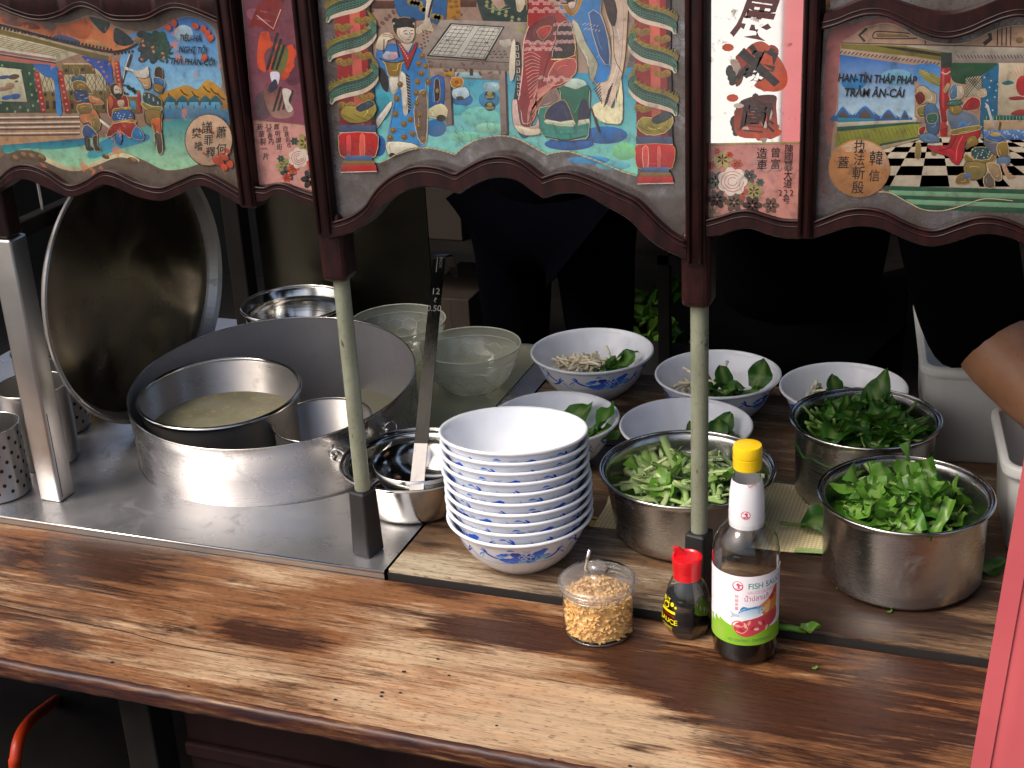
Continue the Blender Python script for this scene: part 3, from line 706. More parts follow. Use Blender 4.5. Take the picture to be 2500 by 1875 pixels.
# blue curtains, doors, red columns
a.p((205, 196, 165), [(360, 690), (560, 690), (570, 1085), (420, 1085)]); a.p((140, 120, 62), [(395, 880), (560, 880), (570, 1085), (420, 1085)])
a.p((205, 196, 165), [(610, 610), (1000, 610), (1060, 1085), (640, 1085)]); a.p((136, 118, 64), [(640, 870), (1060, 870), (1060, 1085), (650, 1085)]); a.p((136, 118, 64), [(600, 620), (900, 620), (930, 710), (615, 720)])
for k in range(11):
    a.l((40, 34, 28), 4, [(620 + k * 42, 720), (700 + k * 42, 870)], False, k > 0); a.l((40, 34, 28), 4, [(700 + k * 42, 715), (620 + k * 42, 870)], False, True)
for k in range(4):
    a.l((40, 34, 28), 4, [(380 + k * 46, 720), (440 + k * 40, 880)], False, True); a.l((40, 34, 28), 4, [(440 + k * 40, 720), (390 + k * 46, 880)], False, True)
for k, x in enumerate((680, 750, 840, 930, 1010)): a.l((40, 34, 28), 5, [(x - 20, 620), (x + 10, 1085)], False, k > 0)
for x, y in ((640, 680), (800, 670), (440, 910), (515, 910), (690, 895), (790, 890), (975, 895), (985, 965)): a.p((35, 30, 26), [(x, y - 26), (x + 20, y), (x, y + 26), (x - 20, y)])
for x in (460, 525, 695, 1000): a.p((40, 32, 28), [(x - 16, 970), (x + 14, 970), (x + 18, 1050), (x - 12, 1050)])
a.s((44, 112, 170), [(330, 615), (540, 640), (560, 740), (600, 1080), (550, 1085), (520, 780), (440, 740), (380, 690)], (80, 150, 200))
a.s((40, 84, 160), [(790, 540), (900, 560), (1060, 600), (1090, 760), (1110, 830), (1040, 800), (960, 690), (860, 610)], (60, 110, 180))
for k in range(9): a.e((200, 150, 120), 850 + k * 26, 580 + (k * 47) % 170, 16, 10, k * 37, None, 8, k > 0)
for (x0, x1, y0, y1) in ((355, 425, 690, 1085), (580, 660, 680, 1090), (1120, 1165, 590, 870)):
    a.p((176, 40, 36), [(x0 - 24, y0), (x0 + 26, y0), (x1 + 24, y1), (x1 - 26, y1)])
    for k in range(7): a.e((214, 170, 150), x0 + (x1 - x0) * (k + 0.5) / 7, y0 + (y1 - y0) * (k + 0.5) / 7, 11, 11, 0, None, 8, k > 0)
a.p((150, 110, 52), [(1220, 930), (1340, 930), (1350, 1090), (1240, 1090)]); a.p((90, 160, 185), [(1255, 970), (1310, 970), (1315, 1060), (1265, 1060)]); a.p((180, 40, 36), [(1325, 900), (1355, 900), (1370, 1085), (1345, 1085)]); a.e((160, 140, 80), 1330, 885, 22, 22)
for k in range(14): a.e((30, 62, 84), 1195 + (k * 53) % 120, 820 + (k * 37) % 90, 15, 10, k * 40, None, 7, k > 0)
a.ol = OUTL
# left guard
a.s((70, 110, 135), [(700, 740), (760, 720), (830, 750), (820, 780), (760, 800), (700, 780)]); a.s((120, 110, 70), [(705, 660), (740, 640), (770, 670), (760, 730), (730, 740)])
a.s((146, 124, 70), [(705, 790), (800, 780), (870, 850), (900, 900), (850, 900), (780, 860), (720, 880)]); a.s((52, 84, 128), [(720, 880), (830, 875), (870, 960), (860, 1000), (760, 990)])
for k in range(10): a.e((205, 190, 150), 740 + (k * 41) % 110, 890 + (k * 29) % 90, 6, 6, 0, None, 6, k > 0)
a.s((206, 150, 110), [(860, 920), (960, 950), (1010, 1000), (930, 1010), (880, 980)]); a.l((150, 50, 40), 12, [(600, 985), (760, 990), (930, 995)]); a.s((150, 128, 72), [(750, 1010), (880, 1000), (880, 1090), (770, 1100)])
a.s((196, 140, 100), [(770, 1100), (870, 1090), (900, 1040), (960, 1120), (970, 1240), (900, 1260), (860, 1180), (800, 1190)]); a.s((150, 130, 72), [(890, 1140), (970, 1150), (960, 1250), (900, 1250)])
a.s((62, 104, 150), [(800, 1240), (850, 1200), (940, 1290), (930, 1330), (810, 1320)]); a.s((80, 66, 50), [(820, 1320), (860, 1320), (865, 1400), (905, 1430), (840, 1445)]); a.s((80, 66, 50), [(895, 1320), (945, 1310), (945, 1400), (985, 1445), (920, 1450)])
a.p((235, 232, 225), [(965, 1140), (1085, 1230), (1085, 1265), (970, 1170)])
# prisoner
a.s((150, 40, 32), [(1050, 930), (1110, 905), (1220, 920), (1245, 1010), (1240, 1070), (1100, 1065), (1085, 1130), (1050, 1110), (1040, 1010)]); a.s((196, 116, 72), [(1045, 930), (1085, 930), (1100, 1010), (1060, 1050)])
a.s((30, 26, 26), [(1065, 830), (1105, 800), (1150, 810), (1190, 860), (1190, 920), (1150, 955), (1110, 940), (1075, 890)]); a.s((218, 204, 188), [(1105, 840), (1130, 822), (1165, 850), (1175, 895), (1150, 905), (1110, 895)])
a.l((20, 18, 18), 7, [(1115, 862), (1140, 858)]); a.l((20, 18, 18), 7, [(1150, 862), (1168, 866)]); a.s((28, 24, 24), [(1115, 905), (1175, 905), (1165, 955), (1125, 950)])
a.s((205, 190, 175), [(1140, 970), (1200, 965), (1195, 1020), (1150, 1020)]); a.s((160, 140, 62), [(1100, 1050), (1250, 1030), (1255, 1060), (1110, 1085)]); a.s((52, 110, 165), [(1105, 1080), (1255, 1060), (1290, 1150), (1110, 1170)])
for k in range(12): a.e((205, 215, 220), 1120 + (k * 47) % 150, 1085 + (k * 31) % 70, 7, 7, 0, None, 6, k > 0)
a.s((180, 150, 80), [(1095, 1170), (1290, 1150), (1310, 1185), (1110, 1205)]); a.s((164, 52, 34), [(1095, 1190), (1300, 1180), (1320, 1260), (1260, 1330), (1160, 1260), (1080, 1310), (1030, 1310)]); a.s((44, 136, 190), [(1130, 1260), (1180, 1290), (1170, 1390), (1120, 1360)]); a.s((44, 136, 190), [(1270, 1320), (1320, 1210), (1390, 1290), (1380, 1350)])
# right guard
a.s((236, 232, 224), [(1215, 640), (1300, 680), (1390, 670), (1430, 640), (1440, 730), (1380, 750), (1320, 740), (1290, 690), (1220, 670)]); a.s((206, 176, 140), [(1320, 740), (1400, 760), (1450, 740), (1460, 840), (1400, 860), (1370, 800)])
a.s((70, 60, 44), [(1500, 660), (1545, 640), (1575, 680), (1570, 760), (1500, 750)]); a.s((66, 120, 170), [(1490, 740), (1585, 770), (1590, 840), (1490, 800)]); a.s((156, 130, 70), [(1490, 800), (1580, 830), (1560, 900), (1490, 870)])
a.s((36, 84, 92), [(1390, 890), (1480, 900), (1560, 960), (1560, 1040), (1480, 1060), (1390, 990)]); a.s((156, 150, 70), [(1380, 980), (1470, 1020), (1570, 1030), (1550, 1070), (1450, 1065), (1370, 1010)])
for k in range(9): a.e((205, 200, 170), 1400 + (k * 43) % 130, 910 + (k * 29) % 100, 8, 8, 0, None, 6, k > 0)
a.s((156, 130, 74), [(1405, 1060), (1560, 1070), (1570, 1150), (1490, 1160), (1460, 1210), (1410, 1180)]); a.s((205, 120, 70), [(1470, 1150), (1560, 1150), (1560, 1290), (1520, 1300), (1480, 1240)]); a.s((96, 80, 64), [(1490, 1290), (1560, 1290), (1575, 1460), (1530, 1480), (1515, 1400)])
a.l((30, 28, 26), 7, [(1400, 1080), (1420, 1190), (1490, 1200), (1510, 1320), (1500, 1420)], True); a.l((30, 28, 26), 7, [(1560, 1080), (1555, 1200), (1575, 1340), (1585, 1450)], True)
a.ol = None; a.frame(0, 0, 2.6976)
a.e((214, 186, 160), 1378, 920, 156, 170); a.l((40, 34, 30), 5, [(1378 + 156 * math.cos(i * math.pi / 18), 920 + 170 * math.sin(i * math.pi / 18)) for i in range(37)])
for (x, y, r) in ((1475, 1030, 40), (1440, 1060, 45), (1400, 870, 20), (1500, 990, 25), (1350, 1010, 16), (1330, 860, 14)): a.e((200, 92, 52), x, y, r, r * 0.55, 30)
for (x, y) in ((1150, 150), (1370, 220), (1390, 250), (1290, 170), (1345, 190), (1110, 180), (1480, 1100), (1520, 1080), (1350, 380)): a.e((214, 104, 66), x, y, 26, 20, x)
a.put('painting', on_glass, M['glassart_chip'], lp, gain=0.76, sat=1.1, con=1.25)
b = Art(0, 0, 2.6976); b.k = a.k + 3
b.t((14, 12, 14), 'TIÊU-HÀ', 1258, 252, 58, 3, 0.66, 0.12); b.t((14, 12, 14), 'NGHỊ TỘI', 1275, 330, 60, 3, 0.68, 0.12); b.t((14, 12, 14), 'THẢ PHÀN-CÔI', 1272, 408, 60, 2, 0.70, 0.12)
b.put('title_lettering', on_glass, M['ink'], lp); b = Art(0, 0, 2.6976); b.k = a.k + 3
for ch, x, y, s_ in (('蕭', 1462, 875, 82), ('何', 1462, 985, 78), ('議', 1368, 845, 84), ('罪', 1378, 925, 72), ('釋', 1392, 1005, 72), ('樊', 1298, 880, 74), ('噲', 1312, 965, 66)): b.t((14, 12, 14), ch, x, y, s_, -4, 0.9, 0.1)
b.put('medallion_lettering', on_glass, M['ink'], lp)

# ---------------- left strip: pink mirror with big broken characters, address and roses below
ls = panel_root('narrow pink painted strip with broken characters, an address and white roses')
a = Art(); a.p((136, 116, 108), [(584, -60), (720, -60), (778, 470)] + list(reversed(dn(LSt, 12))) + [(632, 470)])
a.frame(0, 0, 2.6976)
a.p((120, 66, 84), [(1585, -140), (1940, -140), (2040, 830), (1668, 795)], (142, 84, 102))
a.s((160, 104, 120), [(1640, 60), (1750, 70), (1780, 140), (1700, 150), (1630, 110)]); a.s((104, 48, 72), [(1850, 350), (1990, 300), (2010, 500), (1900, 560)]); a.s((100, 76, 86), [(1680, 640), (1760, 600), (1780, 760), (1690, 780)])
a.p((214, 168, 160), [(1668, 800), (2042, 835), (2075, 1262), (1900, 1212), (1830, 1205), (1705, 1218)])
a.l((190, 170, 140), 8, [(1668, 796), (1850, 812), (2042, 832)])
for k in range(7): a.e((190, 90, 50), 1760 + (k * 83) % 190, 290 + (k * 67) % 560 * 0.5, 40, 26, k * 50)
a.s((206, 96, 44), [(1715, 220), (1770, 215), (1780, 300), (1740, 360), (1750, 470), (1700, 440), (1695, 340)]); a.s((206, 96, 44), [(1880, 320), (1930, 300), (1935, 430), (1900, 480), (1870, 440)])
a.s((120, 120, 70), [(1840, 310), (1900, 330), (1870, 470), (1800, 470)]); a.s((120, 58, 52), [(1750, 560), (1800, 560), (1900, 640), (1930, 760), (1800, 770), (1740, 640)], (170, 140, 130))
for k in range(4): a.l((24, 20, 24), 15, [(1800 + k * 32, 735 - k * 6), (1850 + k * 26, 570 + k * 8)])
for k in range(3): a.l((24, 26, 24), 18, [(1760 + k * 30, 460), (1830 + k * 22, 215 + k * 40)])
a.s((230, 228, 240), [(1780, 480), (1840, 480), (1830, 560), (1800, 560)]); a.s((42, 40, 72), [(1760, 590), (1810, 520), (1830, 570), (1790, 610)]); a.s((222, 214, 206), [(1860, 590), (1920, 600), (1900, 660), (1930, 720), (1890, 730)])
a.t((128, 22, 20), '昌', 1775, 65, 330, 12, 0.62, 0.3); a.l((226, 200, 190), 6, [(1690, 100), (1800, 190), (1850, 60)])
for (x, y, r, c) in ((2010, 940, 62, (170, 160, 110)), (1870, 1090, 50, (170, 165, 115)), (1900, 1140, 50, (60, 80, 80)), (2060, 1060, 55, (205, 96, 60)), (1930, 1110, 40, (190, 100, 70)), (1940, 930, 26, (60, 84, 74)), (1850, 1045, 24, (70, 96, 80)), (2045, 1180, 60, (40, 34, 34)), (1890, 1170, 28, (200, 90, 60)), (2040, 885, 20, (190, 80, 60)), (2060, 1120, 34, (120, 110, 100))):
    for k in range(6): a.e(c, x + r * 0.6 * math.cos(k * 1.05), y + r * 0.6 * math.sin(k * 1.05), r * 0.5, r * 0.34, k * 60, None, 9, k > 0)
for (x, y, r) in ((1968, 1040, 64),):
    for k in range(7): a.e((228, 216, 206), x + r * 0.55 * math.cos(k * 0.9), y + r * 0.55 * math.sin(k * 0.9), r * 0.55, r * 0.42, k * 51)
    for q in (0.75, 0.5, 0.28): a.l((186, 90, 80), 4, [(x + r * q * math.cos(i * 0.5), y + r * q * 0.9 * math.sin(i * 0.5)) for i in range(11)])
a.put('painting', on_glass, M['glassart'], ls, gain=0.70, sat=1.2, con=1.2)
b = Art(0, 0, 2.6976); b.k = a.k + 3
for col, x, y, dx, dy, s_ in (('白鉄街市', 1880, 850, 8, 36, 40), ('鄭明讃街', 1822, 838, 6, 44, 44), ('35号巷内', 1770, 830, 8, 34, 44), ('新華製一片', 1712, 840, 10, 48, 50)):
    if col[0] == '3': b.t((30, 20, 20), '3', x - 14, y, 40); b.t((30, 20, 20), '5', x + 12, y + 2, 40); col = col[2:]; y += 36
    for k, ch in enumerate(col): b.t((30, 20, 20), ch, x + dx * k, y + dy * k, s_, 0, 0.85, 0.08)
b.put('lettering', on_glass, M['ink'], ls)

# ---------------- centre panel: scholars at a chess table between two dragon columns
cp = panel_root('large painted glass panel of robed chess players between two red dragon columns')
pane('mirror_border', [(770, -60), (1680, -60), (1686, 575)] + list(reversed(dn(CPt, 12))) + [(822, 545)], M['silver'], cp)
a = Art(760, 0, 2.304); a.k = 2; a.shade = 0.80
# floor and backdrop
edge = [(385, 915), (440, 892), (500, 855), (560, 832), (620, 828), (680, 830), (750, 845), (815, 866), (860, 825), (930, 785), (1010, 765), (1080, 760), (1160, 775), (1240, 815), (1330, 866), (1390, 852), (1460, 850), (1560, 882), (1640, 912), (1740, 955), (1835, 985)]
a.p((52, 148, 176), [(325, 380), (1850, 380)] + list(reversed(edge)) + [(350, 915)], (150, 205, 190))
for (x, y, w, h, c) in ((850, 560, 60, 40, (20, 120, 170)), (800, 620, 120, 30, (90, 180, 190)), (950, 660, 110, 60, (140, 205, 195)), (1000, 560, 60, 50, (30, 140, 175)), (700, 720, 60, 50, (30, 120, 165)), (870, 770, 100, 30, (150, 212, 190)), (1450, 810, 140, 36, (36, 110, 170)), (1650, 760, 130, 50, (30, 120, 175)), (1760, 850, 70, 50, (150, 215, 170)), (1700, 930, 100, 26, (130, 195, 205)), (1200, 720, 40, 60, (30, 110, 150)), (400, 600, 50, 80, (60, 160, 175)), (380, 820, 40, 60, (36, 120, 180)), (1560, 900, 120, 24, (90, 165, 205)), (1000, 720, 80, 30, (160, 212, 190))): a.e(c, x, y, w, h)
a.p((150, 128, 116), [(310, -140), (1850, -140), (1850, 130), (1760, 420), (1300, 400), (760, 430), (330, 420)], (168, 150, 138))
a.p((98, 62, 42), [(320, 5), (470, 5), (470, 45), (320, 45)]); a.l((40, 30, 24), 5, [(320, 46), (470, 46)]); a.p((98, 62, 42), [(830, 0), (930, 0), (930, 40), (830, 40)])
for k in range(22): a.e((126, 98, 84), 340 + (k * 83) % 520, 60 + (k * 47) % 130, 16, 11, k * 30, None, 8, k > 0)
a.ol = OUTL
# yellow robed attendant, blue robed player
a.p((196, 150, 24), [(750, -140), (835, -140), (840, 105), (760, 110)])
for k in range(7): a.e((150, 112, 30), 775 + (k * 37) % 60, -20 + (k * 29) % 120, 14, 10, 0, None, 10, k > 0)
a.s((48, 116, 162), [(470, -140), (740, -140), (760, 90), (740, 140), (690, 130), (640, 110), (560, 115), (480, 70)])
for k in range(14): a.e((168, 148, 90), 490 + (k * 67) % 250, -30 + (k * 41) % 160, 20, 17, 0, None, 10, k > 0)
a.s((190, 160, 60), [(600, -140), (640, -30), (660, 60), (690, -20), (690, -140)]); a.s((226, 214, 196), [(655, -60), (690, -40), (665, 110), (690, 175), (640, 165), (600, 190), (590, 160), (640, 110)])
a.l((20, 20, 22), 12, [(690, -20), (672, 40), (660, 100)], True)
a.l((40, 40, 40), 4, [(640, 165), (655, 180)]); a.l((40, 40, 40), 4, [(625, 165), (632, 185)])
# green robed player
a.s((20, 70, 66), [(930, -140), (1230, -140), (1225, 125), (1080, 128), (990, 130), (950, 70)])
for k in range(16): a.e((170, 170, 130), 955 + (k * 71) % 250, -20 + (k * 43) % 140, 10, 10, 0, None, 9, k > 0)
for k in range(7): a.l((150, 165, 130), 4, [(1050, 60), (990 + k * 22, -10 + abs(k - 3) * 18)], False, k > 0)
a.s((214, 186, 176), [(1010, -140), (1060, -40), (1090, 30), (1040, 40), (990, -60)]); a.s((226, 216, 196), [(1150, -60), (1200, -20), (1190, 50), (1160, 60)])
# table and board
a.p((170, 160, 152), [(730, 110), (1215, 125), (1190, 200), (1120, 345), (1110, 395), (655, 375), (650, 315), (600, 300)])
a.p((150, 138, 130), [(650, 330), (1120, 350), (1112, 400), (655, 380)]); a.l((60, 52, 48), 4, [(650, 330), (1118, 352)])
for (x, y0, y1) in ((745, 385, 705), (1055, 400, 760)):
    a.p((152, 136, 128), [(x, y0), (x + 34, y0), (x + 48, y1), (x + 12, y1 + 6)]); a.p((52, 42, 40), [(x + 34, y0), (x + 46, y0), (x + 58, y1), (x + 46, y1)])
a.p((152, 138, 128), [(690, 400), (1060, 415), (1060, 450), (700, 435)]); a.p((190, 160, 40), [(745, 400), (800, 402), (800, 430), (745, 428)]); a.p((170, 200, 205), [(810, 405), (960, 410), (960, 440), (810, 432)]); a.p((80, 66, 60), [(890, 385), (910, 385), (912, 425), (892, 425)])
for k in range(16): a.e((132, 106, 96), 660 + (k * 97) % 430, 345 + (k * 53) % 90, 16, 7, k * 20, None, 8, k > 0)
a.frame(900, 0, 3.16)
a.p((16, 18, 24), [(632, 178), (1052, 204), (904, 468), (448, 432)])
a.p((216, 214, 206), [(642, 188), (1036, 212), (896, 455), (468, 424)])
def bd(u, v):
    A, B, C_, D = (642, 188), (1036, 212), (896, 455), (468, 424)
    x0, y0 = A[0] + (B[0] - A[0]) * u, A[1] + (B[1] - A[1]) * u; x1, y1 = D[0] + (C_[0] - D[0]) * u, D[1] + (C_[1] - D[1]) * u
    return (x0 + (x1 - x0) * v, y0 + (y1 - y0) * v)
for h0, h1 in ((0.03, 0.44), (0.56, 0.97)):
    for i in range(5): a.l((30, 30, 32), 3.4, [bd(h0 + (h1 - h0) * i / 4, 0.03), bd(h0 + (h1 - h0) * i / 4, 0.97)], False, i > 0)
    for j in range(9): a.l((30, 30, 32), 3.4, [bd(h0, 0.03 + 0.94 * j / 8), bd(h1, 0.03 + 0.94 * j / 8)], False, True)
    for i in (1, 3):
        for j in (1, 4, 7): a.l((40, 40, 42), 3, [(bd(h0 + (h1 - h0) * i / 4, 0.03 + 0.94 * j / 8)[0] - 11, bd(h0 + (h1 - h0) * i / 4, 0.03 + 0.94 * j / 8)[1] - 8), (bd(h0 + (h1 - h0) * i / 4, 0.03 + 0.94 * j / 8)[0] + 11, bd(h0 + (h1 - h0) * i / 4, 0.03 + 0.94 * j / 8)[1] + 8)], False, True)
    q = h0 if h0 < 0.5 else h1 - (h1 - h0) / 2
    a.l((30, 30, 32), 3, [bd(q, 0.38), bd(q + (h1 - h0) / 2, 0.62)], False, True); a.l((30, 30, 32), 3, [bd(q, 0.62), bd(q + (h1 - h0) / 2, 0.38)], False, True)
for k in range(11): a.e((36, 30, 30), 385 + (k * 23) % 60 + k * 4, 385 - k * 14, 10, 5, 20, None, 7, k > 0)
for k in range(12): a.e((60, 52, 48), 930 + (k % 4) * 36 + k * 3, 395 + (k // 4) * 24, 11, 4, -15, None, 7, True)
a.p((176, 172, 120), [(1125, 210), (1160, 205), (1230, 245), (1200, 260)]); a.p((206, 200, 190), [(1010, 310), (1090, 300), (1110, 340), (1060, 370), (1010, 340)])
# blue children behind the table legs
a.s((36, 110, 170), [(480, 610), (580, 600), (580, 800), (520, 830), (470, 830)]); a.s((30, 34, 52), [(510, 620), (545, 620), (550, 760), (510, 780)]); a.e((170, 150, 90), 530, 700, 12, 18)
a.s((190, 140, 30), [(640, 600), (720, 600), (730, 650), (690, 680), (640, 665)]); a.e((150, 105, 30), 680, 630, 16, 14); a.s((200, 218, 225), [(650, 690), (750, 670), (780, 740), (700, 770), (650, 750)]); a.e((90, 84, 60), 705, 755, 30, 14, 0)
for y in (735, 820): a.e((26, 34, 40), 935, y, 42, 34); a.e((170, 165, 90), 935, y - 14, 20, 16); a.l((190, 186, 150), 4, [(900, y + 6), (970, y + 6)]); a.l((190, 186, 150), 4, [(905, y + 18), (965, y + 18)])
a.s((168, 202, 215), [(900, 640), (1000, 640), (1000, 700), (905, 700)])
a.s((214, 208, 180), [(470, 840), (560, 800), (610, 850), (580, 930), (510, 910), (460, 900)]); a.e((70, 60, 42), 560, 910, 36, 26)
# girl with a basket
a.s((226, 222, 214), [(30, 960), (110, 850), (170, 780), (180, 820), (120, 920), (60, 1000)])
a.s((44, 118, 168), [(60, 380), (170, 330), (240, 340), (360, 340), (440, 430), (470, 560), (440, 640), (460, 900), (440, 1120), (330, 1110), (170, 1090), (140, 1070), (190, 800), (180, 700), (120, 680), (60, 570)], (70, 150, 196))
a.s((132, 118, 110), [(400, 700), (450, 720), (455, 900), (440, 1100), (380, 1060), (350, 850)])
a.s((26, 30, 40), [(100, 520), (150, 600), (150, 700), (110, 680), (70, 570)])
a.s((226, 222, 210), [(160, 600), (230, 590), (220, 700), (180, 720)]); a.s((226, 222, 210), [(235, 560), (290, 580), (310, 700), (300, 870), (275, 880), (260, 740)])
a.p((26, 28, 34), [(285, 560), (318, 590), (330, 840), (308, 880), (300, 720)])
for k in range(12): a.l((206, 206, 200), 3, [(292 + k, 590 + k * 22), (318 + k, 604 + k * 22)], False, k > 0)
for (x, y) in ((415, 430), (440, 510), (390, 490), (410, 565), (380, 630), (460, 630), (245, 650), (370, 715), (428, 720), (220, 760), (375, 795), (210, 880), (395, 885), (325, 920), (275, 955), (190, 1005), (390, 975), (340, 1030), (170, 1060), (275, 1055), (420, 1075)): a.e((150, 124, 66), x, y, 23, 25); a.e((96, 84, 58), x, y, 13, 14); a.e((176, 150, 90), x - 2, y - 2, 8, 9)
a.s((230, 226, 210), [(150, 1090), (330, 1100), (400, 1140), (330, 1160), (240, 1190), (170, 1210), (140, 1160)]); a.e((24, 24, 28), 185, 1195, 24, 18)
a.s((226, 214, 196), [(105, 260), (160, 250), (200, 290), (150, 310), (125, 380), (60, 370), (70, 310)])
for y in (260, 275): a.l((60, 52, 48), 4, [(110, y), (170, y + 10), (205, y + 32)], True)
a.l((44, 40, 34), 8, [(122, 300), (118, 440)]); a.l((44, 40, 34), 8, [(212, 300), (240, 440)]); a.e((208, 190, 200), 170, 430, 60, 32); a.e((196, 206, 214), 150, 415, 24, 22); a.e((214, 180, 190), 205, 420, 22, 22)
a.s((160, 136, 70), [(85, 440), (120, 468), (200, 478), (280, 462), (310, 440), (300, 470), (260, 490), (240, 580), (180, 590), (150, 570), (130, 490)]); a.l((24, 22, 22), 9, [(85, 446), (140, 474), (220, 480), (308, 450)], True)
a.s((164, 30, 34), [(225, 310), (245, 330), (310, 420), (365, 330), (375, 355), (330, 470), (300, 540), (280, 470)]); 
for k in range(7): a.e((226, 190, 180), 245 + k * 10, 345 + k * 17, 5, 7, 0, None, 7, k > 0)
a.p((206, 196, 186), [(250, 330), (300, 340), (345, 330), (310, 405)]); a.s((14, 13, 16), [(190, 180), (215, 145), (280, 130), (335, 145), (360, 190), (350, 240), (330, 200), (240, 205), (225, 270), (195, 240)]); a.e((14, 13, 16), 205, 160, 22, 24); a.e((14, 13, 16), 340, 155, 20, 22); a.e((190, 200, 205), 198, 180, 7, 9); a.e((190, 200, 205), 350, 182, 7, 9)
a.s((226, 214, 202), [(228, 215), (260, 200), (330, 200), (355, 230), (350, 290), (320, 325), (280, 320), (240, 285), (222, 250)])
a.s((14, 13, 16), [(222, 210), (250, 180), (330, 180), (358, 215), (300, 205), (240, 212)])
a.l((20, 18, 18), 6, [(270, 240), (300, 233)], True); a.l((20, 18, 18), 6, [(325, 235), (348, 232)], True); a.l((20, 18, 18), 7, [(280, 258), (305, 262)], True); a.l((20, 18, 18), 7, [(330, 258), (350, 262)], True); a.l((80, 60, 54), 4, [(318, 245), (325, 285), (312, 288)], True); a.l((150, 60, 56), 6, [(300, 305), (322, 303)], True)
# blue robed man at the right with white sash and pale trousers
a.s((66, 128, 170), [(1450, -140), (1800, -140), (1790, 80), (1860, 300), (1870, 560), (1800, 650), (1740, 630), (1700, 500), (1620, 360), (1560, 200), (1480, 60)], (44, 132, 186))
a.s((52, 104, 150), [(1700, 100), (1790, 110), (1850, 300), (1860, 500), (1780, 420)]); a.s((196, 196, 176), [(1570, 160), (1620, 180), (1680, 330), (1760, 460), (1770, 520), (1730, 640), (1700, 560), (1690, 480), (1610, 330)])
a.s((190, 150, 40), [(1480, 10), (1550, 120), (1610, 90), (1650, 0), (1640, -80), (1600, 60), (1560, 60), (1520, -40)]); 
for k in range(9): a.l((120, 86, 30), 4, [(1490 + k * 8, 40 + k * 10), (1520 + k * 8, 30 + k * 10)], False, k > 0)
a.s((20, 18, 20), [(1430, -60), (1600, -60), (1590, 10), (1520, 35), (1450, 10)]); a.s((222, 200, 188), [(1540, 20), (1600, 10), (1590, 60), (1555, 70)])
a.s((190, 170, 158), [(1800, -140), (1990, -140), (1990, 300), (1960, 560), (1900, 760), (1840, 860), (1800, 780), (1760, 650), (1850, 620), (1880, 480), (1870, 250)], (214, 200, 184)); a.s((226, 220, 190), [(1720, 840), (1800, 780), (1900, 830), (1950, 600), (1960, 920), (1880, 950), (1790, 930)], (232, 226, 196))
for k in range(7): a.l((70, 44, 44), 8, [(1790 + k * 2, 640 + k * 22), (1740 + k * 10, 690 + k * 18)], False, k > 0)
for k in range(8): a.l((70, 44, 44), 7, [(1890 - k * 6, 640 + k * 20), (1850 - k * 5, 700 + k * 18)], False, True)
a.l((40, 32, 34), 5, [(1820, -60), (1850, 120), (1890, 240), (1900, 440), (1960, 560)], True); a.l((230, 226, 220), 5, [(1860, 0), (1900, 130), (1940, 300)], True); a.l((90, 66, 48), 16, [(1720, 830), (1750, 920), (1780, 1020)])
a.s((60, 40, 42), [(1810, -60), (1880, -40), (1920, 80), (1900, 200), (1860, 160), (1830, 60)])
for k in range(10): a.l((206, 190, 180), 4, [(1650 + k * 14, 190 + (k * 37) % 70), (1680 + k * 12, 175 + (k * 37) % 70)], False, k > 0)
# red robed seated player on a green stool
a.s((150, 128, 120), [(1300, 700), (1420, 650), (1480, 760), (1400, 840), (1300, 840)])
a.s((16, 100, 86), [(1490, 640), (1690, 650), (1705, 800), (1700, 1040), (1640, 1070), (1520, 1080), (1400, 1065), (1320, 1000), (1320, 830), (1480, 800)], (60, 140, 130)); a.e((206, 222, 212), 1592, 645, 92, 42); a.s((20, 112, 92), [(1490, 660), (1600, 690), (1695, 655), (1690, 760), (1600, 960), (1560, 900), (1500, 770)])
a.s((44, 56, 92), [(1380, 840), (1480, 770), (1530, 790), (1575, 900), (1580, 970), (1375, 945)]); a.s((206, 216, 196), [(1378, 920), (1480, 940), (1578, 925), (1580, 972), (1376, 948)]); a.s((44, 50, 80), [(1640, 780), (1690, 780), (1705, 920), (1620, 950)]); a.p((210, 216, 196), [(1622, 925), (1702, 915), (1704, 945), (1620, 968)])
for k in range(6): a.e((90, 170, 160), 1380 + k * 54, 1010 + math.sin(k) * 10, 8, 8, 0, None, 8, k > 0)
a.l((20, 30, 30), 8, [(1365, 1050), (1520, 1078), (1680, 1045)], True)
a.s((150, 26, 34), [(1230, -140), (1330, -140), (1400, 20), (1490, 100), (1545, 160), (1590, 260), (1605, 420), (1595, 560), (1500, 660), (1400, 700), (1310, 820), (1240, 990), (1170, 960), (1140, 780), (1180, 600), (1190, 380), (1230, 200), (1225, 60)], (122, 18, 28))
a.s((176, 96, 92), [(1440, 480), (1590, 450), (1600, 560), (1480, 650), (1380, 640)]); a.s((110, 12, 24), [(1230, 230), (1330, 150), (1440, 130), (1430, 290), (1330, 330), (1240, 320)]); a.s((170, 44, 50), [(1300, 240), (1360, 200), (1420, 210), (1350, 310)])
a.s((44, 20, 30), [(1440, 330), (1470, 200), (1550, 160), (1590, 300), (1590, 420), (1480, 450), (1420, 440)]); a.l((226, 206, 150), 7, [(1410, 455), (1500, 455), (1600, 420)], True); a.l((16, 12, 16), 14, [(1420, 440), (1520, 440), (1590, 415)], True)
def scale(x, y, r):
    for q in (1.0, 0.68, 0.36): a.l((226, 190, 186), 4, [(x + r * q * math.cos(t_), y - r * q * math.sin(t_)) for t_ in (i * math.pi / 7 for i in range(8))], False, True)
a.k += 1
